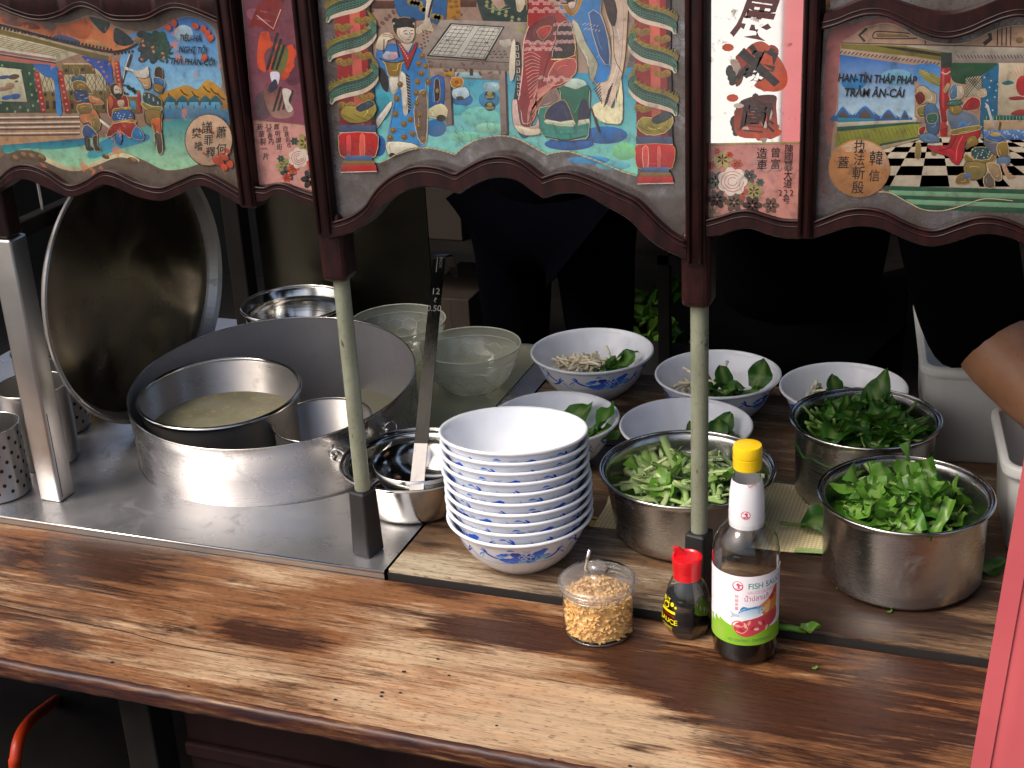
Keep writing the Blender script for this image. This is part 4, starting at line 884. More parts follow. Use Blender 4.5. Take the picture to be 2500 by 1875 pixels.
for k in range(46):
    r_ = 26
    if k < 14: x, y = 1250 + (k % 7) * 42, 20 + (k // 7) * 60 + (k % 2) * 18
    elif k < 28: x, y = 1230 + ((k - 14) % 7) * 40, 335 + ((k - 14) // 7) * 44 + (k % 2) * 12
    elif k < 40: x, y = 1455 + ((k - 28) % 4) * 40, 200 + ((k - 28) // 4) * 66
    else: x, y = 1340 + (k - 40) * 38, 610 + (k % 2) * 16
    scale(x, y, r_)
for k in range(18): a.l((214, 160, 150), 5, [(1200 + k * 4, 420 + k * 30), (1260 + k * 2, 400 + k * 28), (1330 - k * 2, 440 + k * 20)], True, k > 0)
for k in range(12): a.l((214, 160, 150), 5, [(1300 + k * 16, 690 - k * 8), (1240 + k * 10, 830 - k * 8), (1230 + k * 4, 960 - k * 14)], True, True)
a.s((218, 196, 190), [(1110, 780), (1150, 770), (1180, 960), (1290, 960), (1310, 880), (1320, 1020), (1220, 1040), (1160, 1000), (1120, 960)]); a.s((232, 224, 204), [(1130, 960), (1250, 990), (1320, 990), (1320, 1030), (1220, 1040), (1160, 1010)])
a.s((228, 222, 208), [(1110, 330), (1135, 320), (1130, 560), (1100, 620), (1090, 500)]); a.p((22, 20, 40), [(1135, 320), (1160, 320), (1185, 500), (1165, 765), (1122, 765), (1150, 560)])
for k in range(7):
    y = 350 + k * 58; a.l((206, 200, 190), 5, [(1136 + min(k, 4) * 4, y), (1160 + min(k, 4) * 3, y), (1160 + min(k, 4) * 3, y + 34), (1142 + min(k, 4) * 3, y + 34), (1142 + min(k, 4) * 3, y + 14)], False, k > 0)
a.l((226, 200, 196), 6, [(1240, 200), (1200, 330), (1190, 560), (1160, 770)], True); a.l((30, 12, 16), 6, [(1445, 150), (1450, 300), (1380, 480), (1340, 640)], True); a.l((40, 22, 30), 10, [(1215, -100), (1235, 30), (1225, 110)], True)
# dragon columns
def column(cx0, cx1, mir):
    a.frame(760, 0, 2.304)
    a.p((150, 34, 36), [(cx0 - 105, -140), (cx0 + 100, -140), (cx1 + 105, 740), (cx1 - 95, 740)]); a.p((206, 120, 106), [(cx0 - 20, -140), (cx0 + 40, -140), (cx1 + 40, 700), (cx1 - 10, 700)]); a.p((60, 24, 26), [(cx0 + 74, -140), (cx0 + 100, -140), (cx1 + 105, 740), (cx1 + 80, 740)])
    for k, y in enumerate((20, 110, 150, 310, 345, 540, 590)):
        x = cx0 + (cx1 - cx0) * y / 740 + (-52 if k % 2 == 0 else 58) * mir
        for q in range(3): a.e((164, 138, 74), x + (q - 1) * 26, y + (8 if q == 1 else 0), 24, 20); a.l((96, 74, 40), 3, [(x + (q - 1) * 26 + 12 * math.cos(t_), y + 10 * math.sin(t_)) for t_ in (i * 0.7 for i in range(8))])
    for j, y in enumerate((-60, 160, 400)):
        x = cx0 + (cx1 - cx0) * y / 740; s_ = mir
        b0 = [(x + s_ * 104, y - 40), (x + s_ * 122, y + 5), (x + s_ * 60, y + 62), (x - s_ * 50, y + 92), (x - s_ * 112, y + 118), (x - s_ * 128, y + 150)]
        a.l((150, 138, 70), 44, [(px_, py_ - 32) for px_, py_ in b0], True, False, True); a.l((206, 194, 180), 46, [(px_, py_ + 34) for px_, py_ in b0], True, False, True)
        for i, (px_, py_) in enumerate(smoothpts(b0, 3, False)): a.p((150, 138, 70), [(px_ - 12, py_ - 36), (px_ - 20 * s_, py_ - 66), (px_ + 12, py_ - 36)])
        a.l((46, 78, 74), 58, b0, True, False, True); a.l((24, 34, 32), 5, [(px_, py_ + 29) for px_, py_ in b0], True)
        P_ = smoothpts(b0, 6, False); a.k += 1
        for i, (px_, py_) in enumerate(P_):
            for d in (-14, 0, 14): a.l((110, 150, 132), 2.6, [(px_ + 11 * math.cos(t_), py_ + d + 11 * math.sin(t_)) for t_ in (0.3, 1.1, 1.9, 2.7)], False, True)
    x, y = cx1, 600
    a.s((172, 160, 86), [(x - 95, 640), (x - 60, 590), (x + 20, 600), (x + 90, 570), (x + 110, 620), (x + 60, 680), (x - 40, 690)]); a.s((60, 80, 90), [(x - 10, 600), (x + 70, 560), (x + 100, 590), (x + 20, 630)])
    for k in range(7): a.l((110, 92, 44), 4, [(x - 90 + k * 24, 640 + (k % 3) * 12), (x - 60 + k * 24, 655 + (k % 3) * 10)], False, k > 0)
    a.p((84, 100, 130), [(x - 100, 700), (x + 105, 700), (x + 108, 742), (x - 98, 742)]); a.l((200, 196, 180), 4, [(x - 100, 744), (x + 108, 744)])
    xe = cx1 + 8
    a.s((178, 24, 36), [(xe - 95, 745), (xe + 90, 745), (xe + 112, 800), (xe + 100, 860), (xe + 72, 885), (xe - 76, 885), (xe - 108, 850), (xe - 110, 790)]); a.s((214, 92, 92), [(xe - 70, 765), (xe - 40, 760), (xe - 40, 870), (xe - 66, 870)]); a.s((220, 110, 104), [(xe + 10, 760), (xe + 34, 760), (xe + 34, 872), (xe + 10, 872)])
    a.p((92, 118, 156), [(xe - 76, 872), (xe + 78, 872), (xe + 78, 902), (xe - 76, 902)]); a.p((150, 120, 66), [(xe - 84, 902), (xe + 88, 902), (xe + 94, 926), (xe - 90, 926)]); a.p((178, 34, 44), [(xe - 94, 926), (xe + 98, 926), (xe + 104, 960), (xe - 100, 965)]); a.l((226, 206, 190), 4, [(xe - 100, 966), (xe + 104, 961)])
column(226, 262, 1)
a2 = len(a.sh); column(1922, 1930, -1)
a.sh = [(k, c, to, [(x, y + (28 if i >= a2 else 0)) for x, y in p], f) for i, (k, c, to, p, f) in enumerate(a.sh)]
a.ol = None; a.frame(760, 0, 2.304)
a.l((190, 180, 150), 7, edge[:8], True); a.l((190, 180, 150), 7, edge[7:15], True); a.l((190, 180, 150), 7, edge[14:], True)
for k in range(60):
    i = k * (len(edge) - 1) / 59; j = int(min(i, len(edge) - 2)); f_ = i - j
    a.l((96, 84, 60), 3, [(edge[j][0] + (edge[j + 1][0] - edge[j][0]) * f_ - 9, edge[j][1] + (edge[j + 1][1] - edge[j][1]) * f_ + 8), (edge[j][0] + (edge[j + 1][0] - edge[j][0]) * f_ + 9, edge[j][1] + (edge[j + 1][1] - edge[j][1]) * f_ - 2)], False, k > 0)
for k in range(26):
    x, y = 760 + (k * 89) % 1000, 650 + (k * 53) % 130; a.l((40, 70, 76), 2.2, [(x, y), (x + 14, y + 18), (x + 8, y + 36), (x + 22, y + 52)], False, k > 0)
a.put('painting', on_glass, M['glassart'], cp, gain=0.88, sat=1.2, con=1.25)

# ---------------- right strip: bright mirror with big broken characters, address and rose below
rs = panel_root('narrow bright mirror strip with broken characters, an address and a white rose')
pane('mirror', c3([(140, -160), (760, -160), (735, 935), (130, 935)]), M['mirror'], rs)
a = Art(1680, 0, 2.6756); a.k = 2
a.p((196, 142, 136), [(133, 945), (735, 930), (728, 1450), (120, 1450)], (206, 158, 148))
a.l((176, 160, 110), 12, [(133, 942), (735, 930)]); a.l((120, 110, 60), 3, [(133, 950), (735, 938)])
for (cx, cy, w) in ((450, 440, 190), (450, 770, 160)):
    for k in range(26):
        t_, u = (k * 37 % 100) / 100, (k * 61 % 100) / 100
        a.e(((196, 90, 44), (150, 60, 40), (176, 160, 150), (60, 62, 56))[k % 4], cx - w + 2 * w * t_ * 0.92, cy - 130 + 260 * u, 40, 26, k * 43, None, 9)
a.s((190, 92, 48), [(400, 300), (480, 270), (560, 330), (640, 460), (640, 560), (560, 600), (430, 560), (520, 470), (380, 360)]); a.s((110, 70, 48), [(330, 460), (370, 440), (350, 540), (310, 560)])
for k in range(3): a.l((26, 22, 22), 20, [(330 + k * 14, 350 - k * 16), (570 + k * 12, 560 - k * 10)])
a.s((70, 30, 30), [(360, 650), (560, 620), (575, 700), (580, 880), (520, 900), (330, 890), (300, 760)], (180, 90, 60))
for k in range(4): a.l((24, 20, 20), 16, [(345 + k * 26, 660 - k * 4), (560 - k * 2, 860 - k * 50)])
for k in range(10): a.e(((206, 190, 180), (196, 90, 50))[k % 2], 330 + (k * 83) % 230, 690 + (k * 57) % 200, 34, 16, k * 35)
a.t((96, 22, 22), '展', 440, 130, 300, 8, 0.85, 0.25)
a.t((40, 26, 26), '鴻', 450, 440, 250, 12, 0.9, 0.2); a.t((56, 22, 22), '圖', 440, 775, 210, 6, 0.95, 0.1)
for (x, y, r, c) in ((225, 1040, 62, (186, 170, 120)), (430, 1250, 60, (170, 160, 110)), (180, 1180, 60, (90, 96, 84)), (330, 1250, 60, (176, 96, 70)), (400, 1150, 44, (90, 92, 84)), (190, 990, 22, (190, 80, 60)), (270, 1010, 22, (190, 80, 60)), (320, 1075, 36, (190, 100, 80)), (190, 1300, 60, (70, 56, 50)), (470, 1190, 26, (80, 96, 90)), (300, 1320, 60, (110, 96, 84)), (420, 1340, 60, (80, 66, 60)), (150, 1080, 26, (170, 80, 60)), (540, 1340, 50, (120, 100, 90)), (160, 1380, 40, (190, 170, 150))):
    for k in range(6): a.e(c, x + r * 0.6 * math.cos(k * 1.05), y + r * 0.6 * math.sin(k * 1.05), r * 0.5, r * 0.34, k * 60, None, 9, k > 0)
for k in range(7): a.e((232, 220, 210), 290 + 50 * math.cos(k * 0.9), 1185 + 46 * math.sin(k * 0.9), 50, 40, k * 51)
for q in (74, 52, 30): a.l((186, 96, 80), 4, [(290 + q * math.cos(i * 0.5), 1185 + q * 0.9 * math.sin(i * 0.5)) for i in range(12)])
for k in range(4): a.e((186, 150, 144), 440 + k * 70, 1050 + (k * 53) % 60, 30, 20)
a.put('painting', on_glass, M['glassart'], rs, gain=0.78, sat=1.15, con=1.2)
b = Art(1680, 0, 2.6756); b.k = a.k + 3
for k, ch in enumerate('陳國纂大道'): b.t((30, 20, 26), ch, 658 - k * 2, 978 + k * 56, 66, 0, 0.9, 0.08)
for k in range(3): b.t((30, 20, 26), '2', 602 + k * 37, 1260, 56, 0, 0.9)
b.t((30, 20, 26), '号', 640, 1308, 58, 0, 0.9)
for k, ch in enumerate('曾富'): b.t((30, 20, 26), ch, 570, 1000 + k * 76, 72, 0, 0.95, 0.05)
for k, ch in enumerate('造車'): b.t((30, 20, 26), ch, 482, 1006 + k * 76, 78, 0, 0.95, 0.05)
b.put('lettering', on_glass, M['ink'], rs)

# ---------------- right panel: checkered hall with warriors
rp = panel_root('painted glass panel of warriors in a hall with a black and white checkered floor')
pane('border', dn(RPt, 12)[:1] and [(1984, 548)] + dn(RPt, 14)[1:] + list(reversed(dn(RUb, -12))) + [(2012, 60)], M['silver'], rp)
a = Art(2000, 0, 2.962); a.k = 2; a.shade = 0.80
a.s((178, 120, 120), [(60, 300), (120, 200), (300, 160), (480, 130), (600, 190), (520, 240), (250, 300), (150, 420), (120, 900), (60, 1050), (30, 700)], (150, 110, 104))
a.s((186, 160, 140), [(160, 310), (250, 250), (340, 190), (480, 168), (600, 200), (700, 260), (850, 310), (1000, 315), (1120, 290), (1250, 220), (1400, 185), (1620, 190), (1900, 260), (1900, 1500), (1400, 1480), (1200, 1440), (1050, 1490), (900, 1520), (760, 1520), (640, 1470), (520, 1400), (380, 1380), (100, 1200), (120, 800), (150, 400)])
a.l((30, 22, 22), 9, [(385, 262), (400, 235), (440, 228), (640, 240), (700, 262), (680, 278), (420, 278), (388, 264)], True); a.p((150, 128, 92), [(410, 240), (630, 250), (660, 270), (420, 270)])
a.l((34, 24, 24), 18, [(345, 205), (290, 255), (330, 300)]); a.l((34, 24, 24), 9, [(765, 280), (768, 320)])
for k in range(4): a.l((30, 22, 22), 9, [(1290 + k * 32, 200 - k * 4), (1288 + k * 32, 330)], False, k > 0)
a.l((34, 24, 24), 30, [(1230, 240), (1240, 280), (1190, 320)]); a.e((150, 128, 92), 1450, 290, 30, 24); a.l((40, 30, 28), 6, [(160, 310), (800, 325), (1900, 350)])
a.p((205, 198, 184), [(160, 320), (1900, 352), (1900, 400), (960, 390), (600, 350)]); a.p((140, 134, 64), [(155, 318), (600, 330), (930, 380), (880, 440), (700, 410), (160, 350)]); a.p((46, 34, 32), [(400, 330), (620, 345), (885, 390), (880, 408), (620, 370)])
a.p((196, 176, 160), [(155, 350), (880, 440), (880, 480), (155, 395)])
for k in range(26): a.l((50, 34, 34), 7, [(170 + k * 28, 366 + k * 3.4), (150 + k * 28, 384 + k * 3.4)], False, k > 0)
a.p((52, 74, 66), [(880, 380), (960, 380), (960, 500), (880, 500)]); a.p((176, 166, 160), [(960, 390), (1900, 400), (1900, 450), (960, 455)])
for k in range(40): a.l((40, 34, 40), 6, [(1000 + k * 24, 398), (1016 + k * 24, 422)], False, k > 0)
a.p((28, 112, 178), [(150, 395), (690, 470), (690, 865), (135, 880)], (192, 214, 222)); a.e((140, 190, 215), 560, 560, 120, 60); a.e((70, 150, 200), 250, 600, 90, 50)
for x, y, w in ((170, 765, 90), (330, 760, 120), (500, 785, 100), (620, 790, 60)):
    a.s((66, 122, 178), [(x - w, 870), (x - w * 0.5, y + 50), (x, y), (x + w * 0.5, y + 45), (x + w, 870)]); a.s((110, 100, 100), [(x - w * 0.35, 850), (x, y + 30), (x + w * 0.4, 850)]); a.l((150, 190, 220), 7, [(x - w * 0.6, y + 70), (x, y + 4), (x + w * 0.6, y + 66)], True)
a.p((52, 150, 170), [(135, 850), (400, 860), (400, 880), (135, 890)]); a.p((206, 200, 186), [(130, 885), (690, 865), (690, 890), (130, 920)]); a.p((36, 104, 84), [(130, 918), (690, 880), (760, 890), (130, 950)])
a.p((154, 158, 74), [(125, 955), (690, 895), (780, 930), (720, 985), (440, 1050), (110, 1060)])
for k in range(22): a.l((110, 112, 48), 4, [(130 + k * 30, 950 - k * 2), (160 + k * 30, 1050 - k * 4)], False, k > 0)
a.p((190, 178, 150), [(440, 1050), (760, 980), (760, 1000), (440, 1085)]); a.p((40, 90, 74), [(440, 1040), (740, 985), (740, 995), (440, 1056)])
# checkered floor in perspective
hx = [(420, 1100), (760, 1000), (1900, 1000), (1900, 1420), (440, 1350)]
a.p((214, 204, 186), [(440, 1090), (800, 990), (1900, 1010), (1900, 1430), (460, 1350)])
rows = [1000, 1030, 1062, 1100, 1145, 1200, 1268, 1350]
for r_ in range(7):
    y0, y1 = rows[r_], rows[r_ + 1]
    for q in range(16):
        if (q + r_) % 2: continue
        f = lambda q, y: 700 + (q - 3) * (92 + (y - 1000) * 0.36) - (y - 1000) * 0.55
        P_ = [(f(q, y0), y0), (f(q + 1, y0), y0), (f(q + 1, y1), y1), (f(q, y1), y1)]
        lim = lambda y: 440 + max(0, (1090 - y)) * 3.4
        P_ = [(max(x, lim(y)), y) for x, y in P_]
        if P_[1][0] - P_[0][0] + P_[2][0] - P_[3][0] < 6: continue
        a.p((16, 12, 18), P_, None, not (r_ == 0 and q < 2))
for k, (y0, c) in enumerate(((1342, (26, 96, 74)), (1375, (140, 180, 150)), (1412, (26, 96, 74)), (1440, (140, 180, 150)), (1478, (26, 96, 74)))):
    a.p(c, [(max(440, 440 + k * 60), y0), (1000, y0 + 14), (1900, y0 + 40), (1900, y0 + 80), (1050, y0 + 46), (470 + k * 70, y0 + 36)])
# dragon banner, red column, green curtain, sun screen
a.s((70, 132, 186), [(690, 470), (880, 490), (880, 760), (820, 760), (720, 600), (690, 560)], (150, 180, 200)); a.s((164, 160, 90), [(720, 500), (780, 520), (870, 560), (880, 620), (800, 600), (740, 550)])
for k in range(8): a.l((196, 190, 150), 4, [(740 + k * 16, 520 + k * 12), (770 + k * 14, 508 + k * 14)], False, k > 0)
a.p((156, 34, 42), [(880, 490), (955, 490), (925, 960), (900, 960), (865, 730)]); a.p((206, 92, 92), [(890, 500), (905, 500), (905, 800), (885, 760)]); a.l((206, 200, 190), 8, [(885, 520), (915, 535), (950, 515)], True)
a.p((36, 96, 62), [(960, 455), (1290, 455), (1290, 520), (1180, 540), (1060, 520), (960, 560)]); a.p((30, 116, 150), [(1180, 540), (1300, 460), (1300, 860), (1190, 1010), (1160, 900)])
for k in range(9): a.e((200, 216, 220), 1195 + (k * 37) % 100, 560 + (k * 71) % 260, 7, 7, 0, None, 7, k > 0)
a.s((36, 92, 62), [(960, 460), (1060, 470), (1180, 520), (1120, 600), (1000, 600), (955, 560)]); a.p((196, 190, 170), [(1060, 560), (1170, 550), (1180, 680), (1060, 700)])
for k in range(7): a.l((30, 34, 30), 5, [(1060, 570 + k * 22), (1060 + k * 20, 552)], False, k > 0); a.l((30, 34, 30), 5, [(1060 + k * 18, 556), (1180, 680 - k * 18)], False, True)
a.p((214, 204, 182), [(1300, 455), (1900, 455), (1900, 830), (1290, 835)]); a.e((190, 66, 72), 1470, 620, 46, 74); a.s((64, 130, 140), [(1320, 600), (1370, 580), (1410, 600), (1350, 615)]); a.s((150, 60, 60), [(1370, 705), (1450, 695), (1500, 715), (1400, 725)]); a.s((160, 70, 62), [(1390, 830), (1450, 790), (1560, 810), (1600, 840)])
for k in range(7): a.l((206, 150, 130), 4, [(1420 + k * 14, 540 - abs(k - 3) * -8), (1380 + k * 24, 470 + abs(k - 3) * 16)], False, k > 0)
a.p((46, 110, 100), [(1200, 835), (1900, 830), (1900, 868), (1200, 868)]); 
for k in range(26): a.l((150, 190, 180), 4, [(1210 + k * 24, 838), (1210 + k * 24, 866)], False, k > 0)
a.p((200, 178, 150), [(1190, 868), (1900, 868), (1900, 935), (1190, 945)]); a.p((110, 150, 190), [(1190, 940), (1900, 930), (1900, 1010), (1190, 1010)], (60, 100, 160))
for k in range(40): a.e((190, 206, 216), 1200 + (k * 71) % 680, 945 + (k * 37) % 60, 14, 6, k * 30, None, 7, k > 0)
a.ol = OUTL
# left warrior
a.s((206, 190, 160), [(700, 640), (760, 620), (810, 660), (850, 680), (840, 760), (780, 740), (720, 760)]); a.s((120, 40, 36), [(690, 690), (740, 660), (770, 720), (720, 760)]); a.s((150, 140, 84), [(700, 790), (770, 760), (790, 830), (730, 850)])
a.s((90, 120, 150), [(760, 770), (830, 750), (870, 840), (860, 960), (800, 970), (770, 890)]); a.s((60, 110, 96), [(780, 830), (850, 820), (850, 880), (790, 890)]); a.s((150, 34, 40), [(720, 930), (770, 910), (760, 960), (730, 980)]); a.s((110, 140, 170), [(720, 980), (800, 960), (870, 1000), (860, 1030), (760, 1030)]); a.s((150, 136, 90), [(700, 1040), (735, 1040), (730, 1140), (695, 1140)]); a.e((150, 136, 90), 830, 1100, 22, 26)
a.p((176, 40, 46), [(872, 930), (930, 930), (922, 985), (878, 985)]); a.e((206, 90, 80), 900, 905, 30, 24); a.e((230, 226, 214), 935, 890, 14, 20); a.e((230, 226, 214), 690, 866, 16, 18)
# red cloaked general
a.s((160, 26, 40), [(1040, 760), (1100, 700), (1160, 720), (1160, 780), (1100, 800), (1040, 800)]); a.s((150, 24, 36), [(960, 960), (1050, 950), (1160, 920), (1150, 1000), (1060, 1020), (1050, 1100), (1010, 1190), (960, 1170), (930, 1130), (830, 1100), (780, 1050), (930, 1050)], (170, 40, 52)); a.l((214, 110, 110), 8, [(1040, 980), (1000, 1060), (990, 1160)], True); a.l((110, 10, 24), 8, [(1000, 960), (950, 1060), (860, 1090)], True)
a.s((120, 136, 156), [(920, 800), (1000, 780), (1140, 840), (1150, 920), (1000, 960), (950, 930)]); a.e((96, 150, 196), 1040, 900, 34, 26); a.s((150, 138, 74), [(960, 940), (1150, 905), (1160, 935), (970, 975)]); a.s((154, 134, 74), [(940, 770), (990, 750), (1040, 790), (1000, 830), (950, 820)]); a.s((206, 196, 176), [(980, 640), (1030, 620), (1050, 680), (1010, 720), (980, 700)]); a.s((110, 140, 170), [(940, 650), (990, 600), (1000, 700), (950, 720)]); a.s((80, 130, 120), [(925, 740), (1000, 720), (1040, 740), (980, 765), (930, 760)]); a.s((190, 170, 150), [(900, 650), (930, 600), (945, 620), (915, 670)])
a.p((206, 206, 210), [(1200, 740), (1225, 760), (1275, 930), (1250, 910)]); a.s((206, 190, 170), [(1150, 660), (1200, 640), (1210, 690), (1160, 700)])
# kneeling warriors
a.s((146, 124, 70), [(1070, 1000), (1130, 980), (1150, 1040), (1100, 1060), (1060, 1080)]); a.s((46, 90, 92), [(1100, 1080), (1180, 1060), (1250, 1090), (1220, 1150), (1120, 1160)]); a.s((152, 132, 74), [(1060, 1110), (1120, 1150), (1230, 1150), (1270, 1080), (1290, 1100), (1240, 1190), (1120, 1200), (1050, 1160)]); a.s((150, 136, 90), [(1060, 1170), (1200, 1180), (1190, 1280), (1100, 1300), (1050, 1260)]); a.s((140, 120, 80), [(1000, 1270), (1060, 1250), (1090, 1320), (1000, 1330), (985, 1310)]); a.s((120, 110, 100), [(1190, 1280), (1250, 1240), (1270, 1350), (1200, 1350)]); a.e((90, 130, 180), 1070, 1270, 24, 20)
a.s((120, 120, 130), [(1190, 1010), (1330, 1000), (1360, 1100), (1300, 1130), (1220, 1080)]); a.s((70, 120, 170), [(1190, 1000), (1270, 960), (1350, 1000), (1300, 1030)]); a.e((206, 180, 120), 1275, 970, 40, 16); a.s((150, 130, 70), [(1290, 1040), (1360, 1030), (1370, 1130), (1320, 1150), (1290, 1110)]); a.s((110, 140, 170), [(1290, 1140), (1380, 1130), (1370, 1190), (1300, 1200)]); a.s((206, 170, 150), [(1320, 1190), (1350, 1190), (1380, 1260), (1420, 1270), (1360, 1285)]); a.s((170, 150, 120), [(1210, 1180), (1300, 1190), (1320, 1300), (1260, 1290)]); a.l((110, 90, 60), 14, [(1300, 940), (1310, 880)])
for k in range(12): a.e((206, 214, 206), 1110 + (k * 41) % 130, 1080 + (k * 29) % 70, 6, 6, 0, None, 6, k > 0)
a.ol = None
# medallion
a.e((196, 150, 106), 290, 1215, 222, 210, 0, None, 36); a.s((210, 178, 150), [(160, 1060), (300, 1010), (460, 1080), (500, 1210), (420, 1190), (330, 1080), (230, 1100)]); a.l((220, 190, 160), 6, [(180, 1060), (230, 1050), (225, 1090), (190, 1090)], True)
a.l((206, 196, 170), 6, [(430, 1385), (520, 1395), (640, 1460), (760, 1515), (900, 1520), (1050, 1480), (1200, 1435), (1400, 1450)], True); a.l((206, 196, 170), 6, [(330, 195), (480, 166), (600, 200), (700, 262), (850, 310), (1000, 316), (1120, 290), (1250, 222), (1400, 184), (1600, 186)], True)
a.put('painting', on_glass, M['glassart'], rp, gain=0.78, sat=1.15, con=1.2)
b = Art(2000, 0, 2.962); b.k = a.k + 3
b.t((14, 12, 14), 'HAN-TÍN THÁP PHÁP', 420, 572, 82, 2, 0.72, 0.18); b.t((14, 12, 14), 'TRẢM ÂN-CÁI', 400, 672, 84, 1, 0.82, 0.18)
b.put('title_lettering', on_glass, M['ink'], rp); b = Art(2000, 0, 2.962); b.k = a.k + 3
for ch, x, y, s_ in (('韓', 412, 1150, 112), ('信', 400, 1275, 92), ('执', 296, 1065, 100), ('法', 290, 1160, 92), ('斬', 285, 1255, 104), ('殷', 280, 1360, 98), ('蓋', 175, 1180, 96)): b.t((14, 12, 14), ch, x, y, s_, 0, 0.92, 0.08)
b.put('medallion_lettering', on_glass, M['ink'], rp)
# glass above the right panel's upper rail
up_ = panel_root('pinkish glass strip above the upper right rail')
pane('pane', [(2018, -60)] + [(2030, 30)] + dn(RUt, 12)[1:] + [(2700, -60)], M['silver'], up_)

# dark boards that back the painted glass
for nm, out in (('l', dn(LPt, 10) + [(606, 300), (548, 20)] + list(reversed(dn(LUb, -10)))), ('ls', [(584, -60), (720, -60), (778, 470)] + list(reversed(dn(LSt, 8))) + [(632, 470)]), ('c', [(770, -60), (1680, -60), (1686, 575)] + list(reversed(dn(CPt, 10))) + [(822, 545)]),
                ('rs', [(1736, -60), (1958, -60), (1955, 545)] + list(reversed(dn(RSt, 10))) + [(1728, 545)]), ('r', [(1984, 548)] + dn(RPt, 10)[1:] + list(reversed(dn(RUb, -10))) + [(2012, 60)])):
    a = Art(); a.p((20, 18, 16), out); a.put('backing_board', lambda u, v, l: (lambda q: (q[0], q[1] + 0.012, q[2]))(on_glass(u, v, l)), M['frame_dark'], cart)

# plain frieze boards close the frame above the painted glass
for (x0_, x1_) in ((-1.45, -0.900), (-0.872, -0.790), (-0.768, -0.350), (-0.322, -0.232), (-0.208, 0.62)):
    cpart('frieze_board', boxvf(x0_, x1_, 1.4480, 1.4620, 0.742, 1.0195), M['redwood'])

# ================================================================== bowls
def melamine():
    t = NT('white_melamine'); v = t.coord(); f = t.noise(v, 40, 4)
    c = t.ramp(f, [(0.3, (0.74, 0.76, 0.81, 1)), (0.7, (0.80, 0.82, 0.87, 1))])
    return t.done(t.bsdf(color=c, rough=0.22, coat=0.3, coat_rough=0.1, spec=0.5))
M['melamine'] = melamine()
M['blueprint'] = attr_paint('blue_underglaze', 0.22, 0.3, 0.0)
BOWL = [(0.0, 0.0035), (0.040, 0.0035), (0.044, 0.0), (0.0475, 0.0), (0.0495, 0.003), (0.056, 0.0075), (0.0635, 0.0145), (0.0700, 0.0225), (0.0752, 0.0300), (0.0795, 0.038), (0.0833, 0.0465), (0.0866, 0.055), (0.0887, 0.0610), (0.0898, 0.0627),
        (0.0925, 0.0634), (0.0948, 0.0648), (0.0960, 0.0667), (0.0957, 0.0686), (0.0943, 0.0695), (0.0925, 0.0690), (0.0905, 0.0672), (0.0875, 0.0610), (0.0832, 0.050), (0.0775, 0.038), (0.070, 0.0265), (0.060, 0.0165), (0.047, 0.0092), (0.030, 0.0062), (0.0, 0.0055)]
def flute(k, a, r, z):
    if 4 <= k <= 10 and r > 0.048:
        w = math.sin(math.pi * min(1, max(0, (z - 0.002) / 0.036)))
        return 0.0011 * w * (abs(math.sin(20 * (a + z * 14))) - 0.6)
    return 0
bowl_vf = lathe(BOWL, 160, flute)
bowl_me = bpy.data.meshes.new('bowl'); bowl_me.from_pydata(*[bowl_vf[0], [], bowl_vf[1]]); bowl_me.materials.append(M['melamine'])
bowl_me.polygons.foreach_set('use_smooth', [True] * len(bowl_me.polygons)); bowl_me.update()
def bowl_r(z):
    P = BOWL[3:14]
    for (r0, z0), (r1, z1) in zip(P, P[1:]):
        if z0 <= z <= z1: return r0 + (r1 - r0) * (z - z0) / (z1 - z0 + 1e-9)
    return P[-1][0]
